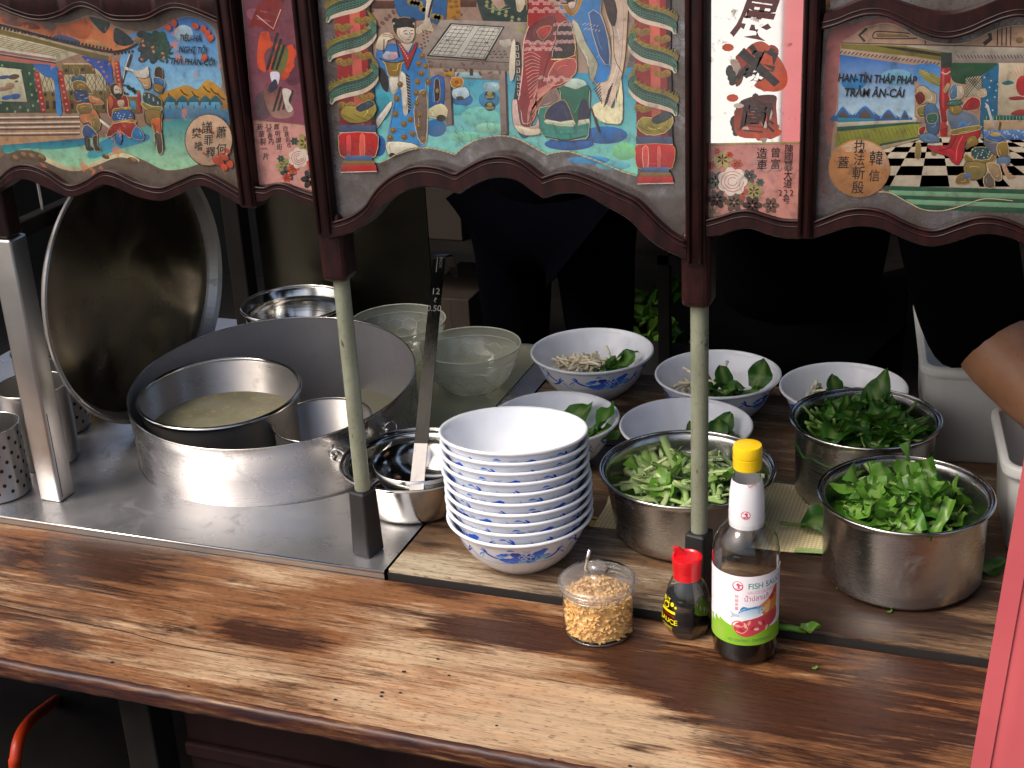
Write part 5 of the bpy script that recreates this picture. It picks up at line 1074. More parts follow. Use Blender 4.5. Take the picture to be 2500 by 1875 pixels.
# blue print: u in mm round the bowl (3 repeats of 175 mm), v in mm down from the rim
B1, B2, B3 = (28, 88, 205), (92, 160, 235), (16, 50, 150)
ba = Art()
for rep in range(3):
    x0 = rep * 175
    ba.frame(-x0, 0, 1)
    ba.l((110, 150, 205), 0.7, [(x, 31 + 1.2 * math.sin(x * 0.07)) for x in range(0, 176, 7)], True)
    # big blossom with dark leaves
    for (cx, cy, rx, ry, ro, c) in ((60, 20, 15, 5.5, -14, B1), (45, 25, 13, 5, 8, B1), (82, 14, 15, 6, -34, B1), (90, 21, 11, 5, -10, B2), (70, 27, 12, 4.5, 12, B2), (56, 13, 9, 5, 20, B3), (77, 24, 10, 4, -25, B3), (38, 14, 9, 3.6, -24, B1), (34, 17, 6, 2.6, 10, B2)):
        pts = [(cx + (rx * math.cos(t) * (1 + 0.10 * math.sin(5 * t))) * math.cos(R(ro)) - ry * math.sin(t) * (1 + 0.14 * math.sin(7 * t)) * math.sin(R(ro)), cy + rx * math.cos(t) * math.sin(R(ro)) + ry * math.sin(t) * (1 + 0.14 * math.sin(7 * t)) * math.cos(R(ro))) for t in (i * 2 * math.pi / 20 for i in range(20))]
        ba.p(c, pts, tuple(min(255, q + 60) for q in c))
    for k in range(6):
        t = k * math.pi / 3; px_, py_ = 68 + 6.4 * math.cos(t), 17 + 4.6 * math.sin(t)
        ba.e((226, 232, 242), px_, py_, 3.9, 3.1, k * 60, None, 12); ba.e(B1 if k % 2 else B2, px_, py_, 3.1, 2.3, k * 60, None, 12)
    ba.e((226, 232, 242), 68, 17, 2.6, 2.0, 0, None, 10); ba.e(B3, 68, 17, 1.7, 1.3, 0, None, 10)
    for k in range(5): ba.l((120, 150, 200), 0.5, [(66 + k, 9), (63 + k * 2.6, 4)], False, k > 0)
    # trailing sprigs
    for (sx, sy, fl) in ((14, 12, 1), (112, 16, -1), (140, 10, 1), (162, 18, -1)):
        ba.l(B1, 3.4, [(sx - 6 * fl, sy - 4), (sx, sy), (sx + 5 * fl, sy + 5), (sx + 13 * fl, sy + 9), (sx + 20 * fl, sy + 10)], True, False, True)
        ba.l(B1, 3.0, [(sx + 2 * fl, sy + 3), (sx + 1 * fl, sy - 3), (sx - 3 * fl, sy - 7)], True, False, True); ba.l(B2, 2.2, [(sx - 2 * fl, sy + 2), (sx - 7 * fl, sy + 5), (sx - 12 * fl, sy + 11)], True, False, True)
        ba.l((110, 150, 205), 0.6, [(sx - 12 * fl, sy + 12), (sx - 20 * fl, sy + 6), (sx - 26 * fl, sy - 6)], True)
    for (sx, sy) in ((48, 3.5), (128, 4)):
        ba.s(B1, [(sx - 4, sy + 1.6), (sx - 1, sy - 1.4), (sx + 3, sy - 1), (sx + 6, sy + 1.6), (sx + 2, sy + 1.2)], B2)
def on_bowl(u, v, lift):
    z = 0.0605 - v * 0.00088; z = max(0.026, z); a = u / 525.0 * 2 * math.pi; r = bowl_r(z) + 0.00022 + lift
    if z < 0.0385: r += max(0, flute(7, a, r, z))
    return (r * math.cos(a), r * math.sin(a), z)
pat_o = ba.put('blue_pattern', on_bowl, M['blueprint'], None, step=6.0, lay=1.5e-6)
pat_me = pat_o.data; bpy.data.objects.remove(pat_o)
def bowl(loc, s=1.0, rot=0, tilt=(0, 0), label='', group=None):
    o = thing('bowl', label, 'bowl', loc, group=group)
    o.rotation_euler = (Matrix.Rotation(tilt[0], 3, 'X') @ Matrix.Rotation(tilt[1], 3, 'Y') @ Matrix.Rotation(rot, 3, 'Z')).to_euler(); o.scale = (s, s, s)
    link('bowl_body', bowl_me, None, o); p = link('blue_pattern', pat_me, None, o); p['kind'] = 'stuff'
    return o
# stack of ten, bottom first; it leans slightly back and to the left
SB, ST = Vector((-0.577, 1.500, 0.0125)), Vector((-0.583, 1.5035, 0.1215))
order = ['lowest', 'second from the bottom', 'third from the bottom', 'fourth from the bottom', 'fifth from the bottom', 'fifth from the top', 'fourth from the top', 'third from the top', 'second from the top', 'topmost']
for i in range(10):
    f = i / 9; p = SB.lerp(ST, f) + Vector((random.uniform(-.0012, .0012), random.uniform(-.001, .001), 0)) * (i > 0)
    lean = R(-6.3) * f ** 0.8
    rz = {0: R(-112)}.get(i, R((i * 67) % 360))
    bowl(p, 0.975, rz, (lean, R(-0.6) * f), 'white bowl with blue flowers, %s in the stack of bowls' % order[i], 'stacked bowls')
for (x, y, s, rz, lab) in ((-0.645, 2.040, 1.035, -100, 'blue and white bowl of bean sprouts beside the clear plastic bowl'), (-0.430, 1.995, 1.005, -60, 'blue and white bowl with sprouts and one upright spinach leaf'),
                           (-0.240, 1.990, 0.98, 40, 'rearmost right bowl of greens, half hidden by a steel pot of spinach'), (-0.624, 1.785, 0.98, -148, 'white bowl with a few leaves directly behind the bowl stack'),
                           (-0.434, 1.803, 0.985, 100, 'white bowl with greens behind the pot of chopped stems')):
    bowl((x, y, ZT + 0.0004), s, R(rz), label=lab)

# ================================================================== steel pots
def pot(name, label, c, z0, r, h, ratio, mat, flare=0.006, tilt=None, parts=True, wall=0.0015, group=None):
    rb = r * ratio; rw = r - flare
    prof = [(0, 0.001), (rb - 0.012, 0.001), (rb - 0.004, 0.0022), (rb, 0.008)] + [(rb + (rw - rb) * t, 0.008 + (h - 0.012) * t) for t in (0.15, 0.35, 0.55, 0.75, 0.92)] + [(rw, h - 0.004), (r - 0.001, h - 0.0025)]
    inner = [(r - 0.0015, h), (rw - wall, h - 0.0035)] + [(rb + (rw - rb) * t - wall, 0.008 + (h - 0.012) * t) for t in (0.9, 0.7, 0.5, 0.3, 0.1)] + [(rb - 0.006, 0.004), (0, 0.0035)]
    o = thing(name, label, 'pot', (c[0], c[1], z0), group=group)
    if tilt: o.rotation_euler = tilt
    mesh('pot_body', lathe(prof + inner, 96), mat, o, smooth=True)
    mesh('rim', tube([(r * math.cos(a), r * math.sin(a), h - 0.0006) for a in (2 * math.pi * i / 96 for i in range(96))], 0.0021, 8, closed=True), M['polished'], o, smooth=True)
    return o
pF = pot('prep_pot', 'tapered steel pot of chopped pale green stems in the middle', (-0.388, 1.618), ZT + 0.0032, 0.1115, 0.091, 0.84, M['potsteel'], 0.005)
pG = pot('prep_pot', 'rear straight steel pot of whole spinach leaves', (-0.184, 1.784), ZT + 0.0032, 0.098, 0.110, 0.93, M['potsteel'], 0.006)
pH = pot('prep_pot', 'large front steel pot of chopped greens by the red banner', (-0.112, 1.581), ZT + 0.0006, 0.102, 0.110, 0.93, M['potsteel'], 0.006)
# stock pot sunk in the tray, tipped a little towards the street
R0 = 0.2155
sp = thing('stock_pot', 'huge wide steel stock pot sunk into the steel tray', 'pot', (-1.056, 1.752, -0.12))
sp.rotation_euler = (R(4.7), R(0.5), 0)
H0 = 0.243
prof = [(0, 0.0), (R0 - 0.01, 0.0), (R0, 0.01), (R0, 0.08), (R0, 0.14), (R0, 0.19), (R0, H0 - 0.018), (R0 + 0.0008, H0 - 0.0165), (R0 + 0.0008, H0)]
M['lining'] = steel('hazy_lining_steel', (0.50, 0.48, 0.49), 0.40, (2, 2, 30), metal=0.5, stain=0.12)  # steamy haze in the pot put into a paler, less metallic lining
mesh('pot_body', lathe(prof + [(R0 - 0.0006, H0)], 128), M['potsteel'], sp, smooth=False); autosmooth(sp.children[0], 30)
mesh('inner_wall', lathe([(R0 - 0.0008, H0 - 0.0004), (R0 - 0.002, H0 - 0.05), (R0 - 0.002, 0.1), (R0 - 0.002, 0.03), (0, 0.02)], 128), M['lining'], sp, smooth=True)
mesh('rim', tube([(R0 * math.cos(a), R0 * math.sin(a), H0) for a in (2 * math.pi * i / 128 for i in range(128))], 0.0012, 8, closed=True), M['polished'], sp, smooth=True)
for az in (-39, -13):                                       # riveted eyelets that carry the swing handle
    c, s = math.cos(R(az)), math.sin(R(az)); p = Vector((c * (R0 + 0.002), s * (R0 + 0.002), H0 - 0.034)); nrm = Vector((c, s, 0)); tg = Vector((-s, c, 0))
    e = mesh('eyelet', tube([p + nrm * (0.002 + 0.005 * math.sin(t)) + tg * 0.0 + Vector((0, 0, 0.010 * math.cos(t))) + tg * 0.008 * math.sin(t) for t in (i * 2 * math.pi / 20 for i in range(20))], 0.0016, 8, closed=True), M['polished'], sp, smooth=True)
    mesh('rivet', moved(lathe([(0, 0.004), (0.003, 0.003), (0.0042, 0.0), (0.0042, -0.002)], 14), Matrix.Translation(p + tg * -0.006) @ nrm.to_track_quat('Z', 'Y').to_matrix().to_4x4()), M['polished'], e, smooth=True)
hp = []
for t in range(17):
    f = t / 16; az = R(-39 + 26 * f); dip = math.sin(math.pi * f); rr = R0 + 0.008 + 0.016 * dip
    hp.append((rr * math.cos(az), rr * math.sin(az), H0 - 0.040 - 0.020 * dip))
mesh('handle', tube(hp, 0.0025, 8), M['polished'], sp, smooth=True)
M['broth'] = NT('clear_broth')
t_ = M['broth']; M['broth'] = t_.done(t_.bsdf(color=t_.ramp(t_.noise(t_.coord(), 30, 4), [(0.3, (0.30, 0.27, 0.15, 1)), (0.7, (0.42, 0.38, 0.24, 1))]), rough=0.05, spec=0.7, coat=0.6, coat_rough=0.02))
M['innersteel'] = steel('dull_inner_steel', (0.46, 0.43, 0.40), 0.32, (2, 2, 50), dents=0.05, metal=0.75, stain=0.15)
def vessel(name, label, c, zr, r, h, tilt, bead, z_soup=None):
    o = thing(name, label, 'pot', (c[0], c[1], zr - h)); o.rotation_euler = tilt
    mesh('pot_body', lathe([(0, 0), (r - 0.01, 0), (r - 0.003, 0.008), (r - 0.003, h - 0.004), (r, h), (r - 0.0045, h - 0.002), (r - 0.0045, 0.01), (0, 0.004)], 96), M['innersteel'], o, smooth=True)
    mesh('rim', tube([(r * math.cos(a), r * math.sin(a), h) for a in (2 * math.pi * i / 96 for i in range(96))], bead, 10, closed=True), M['polished'], o, smooth=True)
    if z_soup:
        s = thing('broth', 'cloudy yellowish broth inside the round inner pot', 'broth', (c[0], c[1], zr - h)); s.rotation_euler = tilt
        mesh('broth_surface', lathe([(r - 0.0048, z_soup), (r * 0.6, z_soup + 0.0003), (0, z_soup)], 64), M['broth'], s, smooth=True)
        g3 = random.Random(2); V, F = [], []
        for i in range(60):
            a_ = g3.uniform(0, 6.28); q_ = (r - 0.010) * math.sqrt(g3.uniform(0.2, 1.0)); w_ = g3.uniform(0.0010, 0.0042); n_ = len(V)
            V += [(q_ * math.cos(a_) + w_ * math.cos(b_), q_ * math.sin(a_) + w_ * math.sin(b_), z_soup + 0.0007) for b_ in (k * math.pi / 6 for k in range(12))]; F.append(tuple(range(n_, n_ + 12)))
        oi = mesh('oil_drops', (V, F), plain('floating_oil', (0.50, 0.40, 0.16), 0.05, var=0.1, coat=0.5), s); oi['kind'] = 'stuff'
    return o
vessel('inner_pot', 'round steel pot with rolled rim standing inside the stock pot, left', (-1.128, 1.702), 0.108, 0.1205, 0.205, (R(2.8), R(1.2), 0), 0.0036, 0.150)
vessel('inner_pot', 'smaller steel cylinder in the right part of the stock pot', (-0.950, 1.690), 0.086, 0.0735, 0.185, (R(2), 0, 0), 0.0009)
# sauce pot with ladle
pot('sauce_pot', 'small steel pot with wide rolled rim holding the long ladle', (-0.7715, 1.608), ZT + 0.0006, 0.1005, 0.066, 0.76, M['polished'], 0.010)
ld = thing('ladle', 'long flat-handled steel soup ladle standing in the small pot', 'ladle', (-0.752, 1.592, 0.034))
LR = 0.066
mesh('cup', lathe([(0, 0.0), (0.03, 0.003), (0.05, 0.014), (0.061, 0.032), (LR, 0.052), (LR - 0.0013, 0.0522), (0.0595, 0.032), (0.0485, 0.0155), (0.029, 0.0045), (0, 0.0015)], 72), M['polished'], ld, smooth=True)
# flat strip handle rising from the near wall
h0 = at(1020, 1168, 1.536); h1 = at(1072, 632, 1.715)
hdl_dir = (h1 - h0)
wv = Vector((0.0108, 0.002, 0)); tv = Vector((0, 0.0008, -0.0004))
def strip(pts, wid):
    V, F = [], []
    for i, (p, w_) in enumerate(zip(pts, wid)):
        ww = wv.normalized() * w_
        V += [tuple(p - ww - tv), tuple(p + ww - tv), tuple(p + ww + tv), tuple(p - ww + tv)]
    for i in range(len(pts) - 1):
        for k in range(4): F.append((i * 4 + k, i * 4 + (k + 1) % 4, i * 4 + 4 + (k + 1) % 4, i * 4 + 4 + k))
    F.append((0, 3, 2, 1)); n_ = (len(pts) - 1) * 4; F.append((n_, n_ + 1, n_ + 2, n_ + 3))
    return V, F
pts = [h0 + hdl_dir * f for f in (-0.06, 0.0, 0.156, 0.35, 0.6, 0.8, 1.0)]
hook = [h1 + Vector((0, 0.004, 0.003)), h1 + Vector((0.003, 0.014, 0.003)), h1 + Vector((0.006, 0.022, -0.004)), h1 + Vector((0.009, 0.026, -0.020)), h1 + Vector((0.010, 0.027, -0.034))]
LM = Matrix.Translation(-Vector(ld.location))
mesh('handle_root', moved(strip([h0 + hdl_dir * f for f in (-0.06, 0.0, 0.155)], [0.0096, 0.0094, 0.0090]), LM), M['innersteel'], ld)  # foot of the same handle; lighter steel for its bright reflection
hd = mesh('handle', moved(strip(pts[2:] + hook, [0.0094, 0.0090, 0.0086, 0.0084, 0.0084, 0.0084, 0.0080, 0.0070, 0.0058, 0.0040]), LM), steel('dark_reflection_steel', (0.036, 0.034, 0.030), 0.34, (40, 40, 4), smudge=0.3, stain=0.3), ld)  # dark reflection on the upper handle put into the steel tint
mk = Art()
ux = wv.normalized(); uz = hdl_dir.normalized(); un = ux.cross(uz).normalized(); un = un if un.y < 0 else -un
mk.t((190, 185, 175), '12', 0, 0, 0.0125); mk.t((190, 185, 175), 'ℓ', 0.0005, 0.0125, 0.009); mk.t((190, 185, 175), '0.50', 0, 0.024, 0.0118); mk.l((170, 165, 155), 0.001, [(-0.002, -0.05), (-0.002, -0.028)]); mk.t((160, 155, 145), 'INOX', 0.003, -0.042, 0.006, 90)
def on_handle(u, v, lift):
    p = h0 + hdl_dir * 0.845 + ux * u - uz * v + un * (0.0013 + lift) + Vector((0, 0.0, 0)); return tuple(p - Vector(ld.location))
e_ = mk.put('engraving', on_handle, M['glassart'], hd); e_['kind'] = 'stuff'
# big lid leaning at the left
lid = thing('pot_lid', 'large round crumpled steel lid standing upright at the far left', 'lid', (-1.3015, 1.786, 0.2305))
LQ = Vector((math.cos(R(-4)), math.sin(R(-4)), 0.0)).to_track_quat('Z', 'Y')
lid.rotation_mode = 'QUATERNION'; lid.rotation_quaternion = LQ
rl = 0.2165; fw = 0.017
def crumple(k, a, r, z): return 0
V, F = [], []
nr, ns = 26, 96
for i in range(nr + 1):
    r_ = (rl - fw) * i / nr
    for j in range(ns):
        a = 2 * math.pi * j / ns; x, y = r_ * math.cos(a), r_ * math.sin(a)
        ed = min(1, (rl - fw - r_) / 0.03)
        z = 0.007 * noise.noise((x * 6, y * 6, 3.1)) + 0.005 * abs(noise.noise((x * 11 + 5, y * 9, 1.0)))
        V.append((x, y, -0.020 + z * ed))
for i in range(nr):
    for j in range(ns): F.append((i * ns + j, (i + 1) * ns + j, (i + 1) * ns + (j + 1) % ns, i * ns + (j + 1) % ns))
M['lidsteel'] = steel('crumpled_lid_steel', (0.27, 0.225, 0.16), 0.26, (1, 1, 1), dents=0.12)
mesh('lid_plate', (V, F), M['lidsteel'], lid, smooth=True)
mesh('flange', lathe([(rl - fw, -0.020), (rl - fw + 0.001, -0.016), (rl - 0.0085, -0.004), (rl - 0.0075, -0.0030), (rl - 0.0062, -0.004), (rl - 0.001, 0.0), (rl, -0.001), (rl - 0.001, -0.006), (rl - 0.009, -0.010), (rl - fw + 0.001, -0.0215)], 128), M['innersteel'], lid, smooth=False); autosmooth(lid.children[1], 25)
# steel basin behind the stock pot
def basin(name, label, c, z0, r, h, rb, mat):
    o = thing(name, label, 'bowl', (c[0], c[1], z0))
    prof = [(0, 0.001), (rb, 0.0)] + [(rb + (r - 0.006 - rb) * math.sin(t), 0.002 + (h - 0.004) * (1 - math.cos(t))) for t in (0.4, 0.8, 1.2, math.pi / 2)]
    mesh('bowl_body', lathe(prof + [(r - 0.004, h)] + [(q[0] - 0.0013, q[1] + 0.0013) for q in reversed(prof[:-1])], 72), mat, o, smooth=True)
    mesh('rim', tube([((r - 0.002) * math.cos(a), (r - 0.002) * math.sin(a), h) for a in (2 * math.pi * i / 72 for i in range(72))], 0.003, 8, closed=True), M['polished'], o, smooth=True)
    return o
basin('steel_bowl', 'wide steel bowl behind the stock pot', (-1.214, 2.104), ZT + 0.0005, 0.0975, 0.086, 0.055, M['polished'])
# clear plastic bowls with a honeycomb pattern
def clearplastic():
    t = NT('clear_soft_plastic')
    tr = t.n('BsdfTransparent'); tr.inputs['Color'].default_value = (0.94, 0.95, 0.90, 1)
    di = t.n('BsdfDiffuse'); di.inputs['Color'].default_value = (0.80, 0.82, 0.66, 1)
    tl = t.n('BsdfTranslucent'); tl.inputs['Color'].default_value = (0.80, 0.82, 0.68, 1)
    gl = t.n('BsdfGlossy'); gl.inputs['Roughness'].default_value = 0.09
    l2 = t.n('LayerWeight'); l2.inputs['Blend'].default_value = 0.5
    fr = t.math('ADD', t.math('MULTIPLY', t.math('POWER', l2.outputs['Facing'], 5.0), 0.96), 0.06)
    m0 = t.n('MixShader'); m0.inputs[0].default_value = 0.45; t.l(di.outputs[0], m0.inputs[1]); t.l(tl.outputs[0], m0.inputs[2])
    m1 = t.n('MixShader'); m1.inputs[0].default_value = 0.52; t.l(tr.outputs[0], m1.inputs[1]); t.l(m0.outputs[0], m1.inputs[2])
    m2 = t.n('MixShader'); t.l(fr, m2.inputs[0]); t.l(m1.outputs[0], m2.inputs[1]); t.l(gl.outputs[0], m2.inputs[2])
    return t.done(m2.outputs[0])
M['plastic'] = clearplastic()
M['plastic_line'] = plain('moulded_plastic_line', (0.50, 0.52, 0.40), 0.4)
CB = [(0.0, 0.002), (0.038, 0.002), (0.041, 0.0), (0.0435, 0.0), (0.046, 0.004), (0.056, 0.012), (0.066, 0.025), (0.0735, 0.041), (0.0785, 0.056), (0.0800, 0.0600), (0.0822, 0.0735)]
def cb_r(z):
    for (r0, z0), (r1, z1) in zip(CB[3:], CB[4:]):
        if z0 <= z <= z1: return r0 + (r1 - r0) * (z - z0) / (z1 - z0)
    return CB[-1][0]
hexa = []
for row in range(4):
    for k in range(18):
        cx = (k + 0.5 * (row % 2)) * 20.0; cz = 0.010 + row * 0.0150
        hexa.append([(cx + 10 / 0.866 * 0.866 * math.sin(t), cz + 0.0100 * math.cos(t)) for t in (i * math.pi / 3 for i in range(6))])
def clear_bowl(c, label):
    o = thing('clear_bowl', label, 'bowl', (c[0], c[1], ZT + 0.003), group='clear plastic bowls')
    mesh('bowl_body', lathe(CB, 80), M['plastic'], o, smooth=True)
    mesh('rim', tube([(0.0828 * math.cos(a), 0.0828 * math.sin(a), 0.0738) for a in (2 * math.pi * i / 80 for i in range(80))], 0.0013, 8, closed=True), M['plastic_line'], o, smooth=True)
    V, F = [], []
    for hx_ in hexa:
        for i in range(6):
            (a0, z0), (a1, z1) = hx_[i], hx_[(i + 1) % 6]
            if i >= 3 or max(z0, z1) > 0.0585 or min(z0, z1) < 0.004: continue
            v, f = tube([((cb_r(z) + 0.0002) * math.cos(R(an)), (cb_r(z) + 0.0002) * math.sin(R(an)), z) for an, z in ((a0 + (a1 - a0) * q / 3, z0 + (z1 - z0) * q / 3) for q in range(4))], 0.00045, 4, cap=False)
            n_ = len(V); V += v; F += [tuple(q + n_ for q in g_) for g_ in f]
    h_ = mesh('honeycomb', (V, F), M['plastic_line'], o); h_['kind'] = 'stuff'
    mesh('shoulder', tube([((0.0800) * math.cos(a), (0.0800) * math.sin(a), 0.0600) for a in (2 * math.pi * i / 80 for i in range(80))], 0.0006, 6, closed=True), M['plastic_line'], o, smooth=True)
    return o
clear_bowl((-0.842, 2.004), 'clear plastic bowl with honeycomb pattern right of the ladle handle')
clear_bowl((-1.008, 2.085), 'clear plastic honeycomb bowl partly hidden behind the stock pot')

# ================================================================== greens
def leafmat(name, c0, c1, rough=0.38, trans=0.25):
    t = NT(name); oi = t.n('ObjectInfo'); v = t.coord()
    f = t.noise(v, 60, 4, 0.6); mixf = t.math('ADD', t.math('MULTIPLY', oi.outputs['Random'], 0.75), t.math('MULTIPLY', f, 0.35), True)
    c = t.mix(mixf, c0, c1)
    at_ = t.n('Attribute', attribute_name='vein'); c = t.mix(t.math('MULTIPLY', at_.outputs['Fac'], 0.55), c, (0.30, 0.42, 0.12, 1))
    b = t.bsdf(color=c, rough=rough, spec=0.5, normal=t.bump(t.noise(v, 140, 3), 0.35, 0.001))
    tl = t.n('BsdfTranslucent'); t.l(c, tl.inputs['Color'])
    ms = t.n('MixShader'); ms.inputs[0].default_value = trans; t.l(b, ms.inputs[1]); t.l(tl.outputs[0], ms.inputs[2])
    return t.done(ms.outputs[0])
M['spinach'] = leafmat('spinach_leaf', (0.011, 0.066, 0.006, 1), (0.065, 0.21, 0.016, 1))
M['cutgreen'] = leafmat('cut_green_leaf', (0.014, 0.085, 0.007, 1), (0.15, 0.34, 0.035, 1))
M['stem'] = leafmat('pale_stem', (0.13, 0.34, 0.025, 1), (0.74, 0.82, 0.44, 1), 0.2, 0.3)
def leaf_mesh(name, L, W, curl, fold, wave, stem=0.0, mat=None, seed=0, cut=False):
    nu, nv = 9, 5; V, F, ve = [], [], []
    rnd = random.Random(seed)
    for i in range(nu):
        u = i / (nu - 1)
        w = W * 0.5 * (math.sin(math.pi * min(1, u * 0.95 + 0.04)) ** 0.55) * (1.12 - 0.38 * u) if not cut else W * 0.5 * (0.8 + 0.2 * math.sin(u * 7 + seed))
        for j in range(nv):
            q = j / (nv - 1) * 2 - 1
            x = L * u; y = w * q
            z = 0.16 * W * noise.noise((x * 70 + seed * 3.7, y * 70, seed)) + fold * abs(q) * w + wave * W * math.sin(u * 9 + seed + q * 2.2) * abs(q) + curl * L * (u - 0.35) ** 2
            V.append((x, y, z)); ve.append(1.0 if j == 2 else 0.0)
    for i in range(nu - 1):
        for j in range(nv - 1): F.append((i * nv + j, (i + 1) * nv + j, (i + 1) * nv + j + 1, i * nv + j + 1))
    if stem:
        n0 = len(V); v, f = tube([(-stem, 0, curl * L * 0.12 + 0.3 * stem), (-stem * 0.5, 0, curl * L * 0.12 + 0.1 * stem), (0, 0, curl * L * 0.12), (L * 0.25, 0, -0.0006)], [W * 0.055, W * 0.05, W * 0.045, W * 0.02], 5)
        V += v; F += [tuple(k + n0 for k in g_) for g_ in f]; ve += [1.0] * len(v)
    me = bpy.data.meshes.new(name); me.from_pydata(V, [], F)
    at_ = me.attributes.new('vein', 'FLOAT', 'POINT'); at_.data.foreach_set('value', ve)
    me.materials.append(mat); me.polygons.foreach_set('use_smooth', [True] * len(me.polygons)); me.update()
    return me
rnd = random.Random(11)
SPIN = [leaf_mesh('leaf', 0.052, 0.043, 0.6 * rnd.uniform(-1, 1.5), rnd.uniform(-0.5, 0.7), 0.12, 0.022, M['spinach'], i) for i in range(7)]
CUT = [leaf_mesh('leaf', 0.042, 0.030, rnd.uniform(-0.7, 1.3), rnd.uniform(-0.5, 0.8), 0.12, 0.0, M['cutgreen'], i, i % 2 == 0) for i in range(7)]
def stem_piece(L, r, bend, seed):
    """a cut length of leaf stalk, crescent shaped in section"""
    V, F, ve = [], [], []; nu, nv = 6, 7
    for i in range(nu):
        u = i / (nu - 1)
        for lay_ in (1.0, 0.74):
            for j in range(nv):
                a = R(-58 + 116 * j / (nv - 1)); rr = r * lay_ * (1 + 0.05 * math.sin(u * 5 + seed))
                V.append((L * (u - 0.5), rr * math.sin(a), rr * math.cos(a) - r * (1 - lay_) * 0.2 + bend * L * (u - 0.5) ** 2)); ve.append(0.25 if lay_ == 1.0 else 0.8)
    n2 = nv * 2
    for i in range(nu - 1):
        for j in range(nv - 1):
            b = i * n2; F += [(b + j, b + n2 + j, b + n2 + j + 1, b + j + 1), (b + nv + j + 1, b + n2 + nv + j + 1, b + n2 + nv + j, b + nv + j)]
        for j in (0, nv - 1): b = i * n2; F.append((b + j, b + nv + j, b + n2 + nv + j, b + n2 + j))
    for i in (0, nu - 1):
        for j in range(nv - 1): b = i * n2; F.append((b + j, b + j + 1, b + nv + j + 1, b + nv + j))
    me = bpy.data.meshes.new('stem_piece'); me.from_pydata(V, [], F)
    at_ = me.attributes.new('vein', 'FLOAT', 'POINT'); at_.data.foreach_set('value', ve)
    me.materials.append(M['stem']); me.polygons.foreach_set('use_smooth', [True] * len(me.polygons)); me.update()
    return me
STEM = [stem_piece(rnd.uniform(0.028, 0.060), rnd.uniform(0.0042, 0.0082), rnd.uniform(-0.35, 0.35), i) for i in range(10)]
def under(parent, r, z, dome, mat, seed=0):
    V, F = [(0, 0, z + dome)], []; n_ = 28
    for i in range(1, 7):
        for j in range(n_):
            a = 2 * math.pi * j / n_; rr = r * i / 6
            V.append((rr * math.cos(a), rr * math.sin(a), z + dome * (1 - (i / 6) ** 2) + 0.006 * noise.noise((rr * 60 * math.cos(a) + seed, rr * 60 * math.sin(a), 0))))
    for j in range(n_): F.append((0, 1 + j, 1 + (j + 1) % n_))
    for i in range(5):
        for j in range(n_): a_, b_ = 1 + i * n_, 1 + (i + 1) * n_; F.append((a_ + j, b_ + j, b_ + (j + 1) % n_, a_ + (j + 1) % n_))
    o = mesh('lower_layer', (V, F), mat, parent, smooth=True); o['kind'] = 'stuff'
def heap(name, label, cat, c, z, r, dome, n_, meshes, tilt=50, base=None, seed=1, smin=0.8, smax=1.25, part='leaf', offset=(0, 0)):
    o = thing(name, label, cat, (c[0], c[1], z)); g_ = random.Random(seed)
    if base: under(o, r * 1.02, -0.012, dome, base, seed)
    for i in range(n_):
        q = math.sqrt((i + 0.5) / n_); a = i * 2.39996 + g_.uniform(-.3, .3); rr = q * r * 0.78
        s = g_.uniform(smin, smax); me = g_.choice(meshes)
        l = link(part, me, None, o)
        th = g_.uniform(0, 2 * math.pi)
        inward = math.atan2(-math.sin(a), -math.cos(a)) + g_.uniform(-1.1, 1.1) if q > 0.62 else th
        l.location = (rr * math.cos(a) + offset[0] * (1 - q), rr * math.sin(a) + offset[1] * (1 - q), dome * (1 - q * q) + g_.uniform(0.0, 0.012))
        l.rotation_euler = (R(g_.gauss(0, tilt * 0.5)), R(max(-48, min(35, g_.gauss(-8, tilt * 0.5)))), inward); l.scale = (s * g_.uniform(0.8, 1.25), s * g_.uniform(0.55, 1.1), s * g_.uniform(0.6, 1.2))
    return o
heap('spinach_heap', 'heap of whole spinach leaves in the rear steel pot', 'spinach', (-0.184, 1.784), 0.100, 0.092, 0.016, 130, SPIN, 46, M['spinach'], 3, 0.5, 1.15)
heap('chopped_greens', 'heap of chopped leafy greens in the front right steel pot', 'greens', (-0.112, 1.581), 0.095, 0.094, 0.020, 210, CUT + CUT + CUT + SPIN[:2] + STEM[:1], 50, M['cutgreen'], 5, 0.5, 1.2)
heap('stem_heap', 'heap of chopped pale green stems in the middle pot', 'stems', (-0.388, 1.618), 0.074, 0.094, 0.014, 150, STEM * 2 + CUT[:2] + CUT[4:5], 44, M['cutgreen'], 8, 0.85, 1.3, 'stem_piece')
# portions in the bowls
def portion(label, c, z, items, seed):
    o = thing('spinach_portion', label, 'spinach', (c[0], c[1], z)); g_ = random.Random(seed)
    for (x, y, zz, rx, ry, rz, s) in items:
        l = link('leaf', g_.choice(SPIN), None, o); l.location = (x, y, zz); l.rotation_euler = (R(rx), R(ry), R(rz)); l.scale = (s, s, s)
    return o
def clump(x0, y0, z0, r, n_, seed, s0=0.62):
    n_ = int(n_ * 1.7); g_ = random.Random(seed); out = []
    for i in range(n_):
        a = i * 2.4; q = math.sqrt(i / n_) * r
        out.append((x0 + q * math.cos(a), y0 + q * math.sin(a), z0 + g_.uniform(0, .016) * (1 - i / n_) + q * q * 3, g_.gauss(0, 28), g_.gauss(-12, 22), g_.uniform(0, 360), s0 * g_.uniform(.85, 1.2)))
    return out
portion('dark green leaves beside the bean sprouts in the rear bowl', (-0.645, 2.040), ZT, clump(0.030, -0.012, 0.030, 0.030, 11, 1) + [(0.040, 0.0, 0.040, 20, -40, 20, 0.85), (0.034, 0.018, 0.042, -20, -34, 40, 0.8), (0.03, -0.02, 0.04, 10, -25, -10, 0.8)], 1)
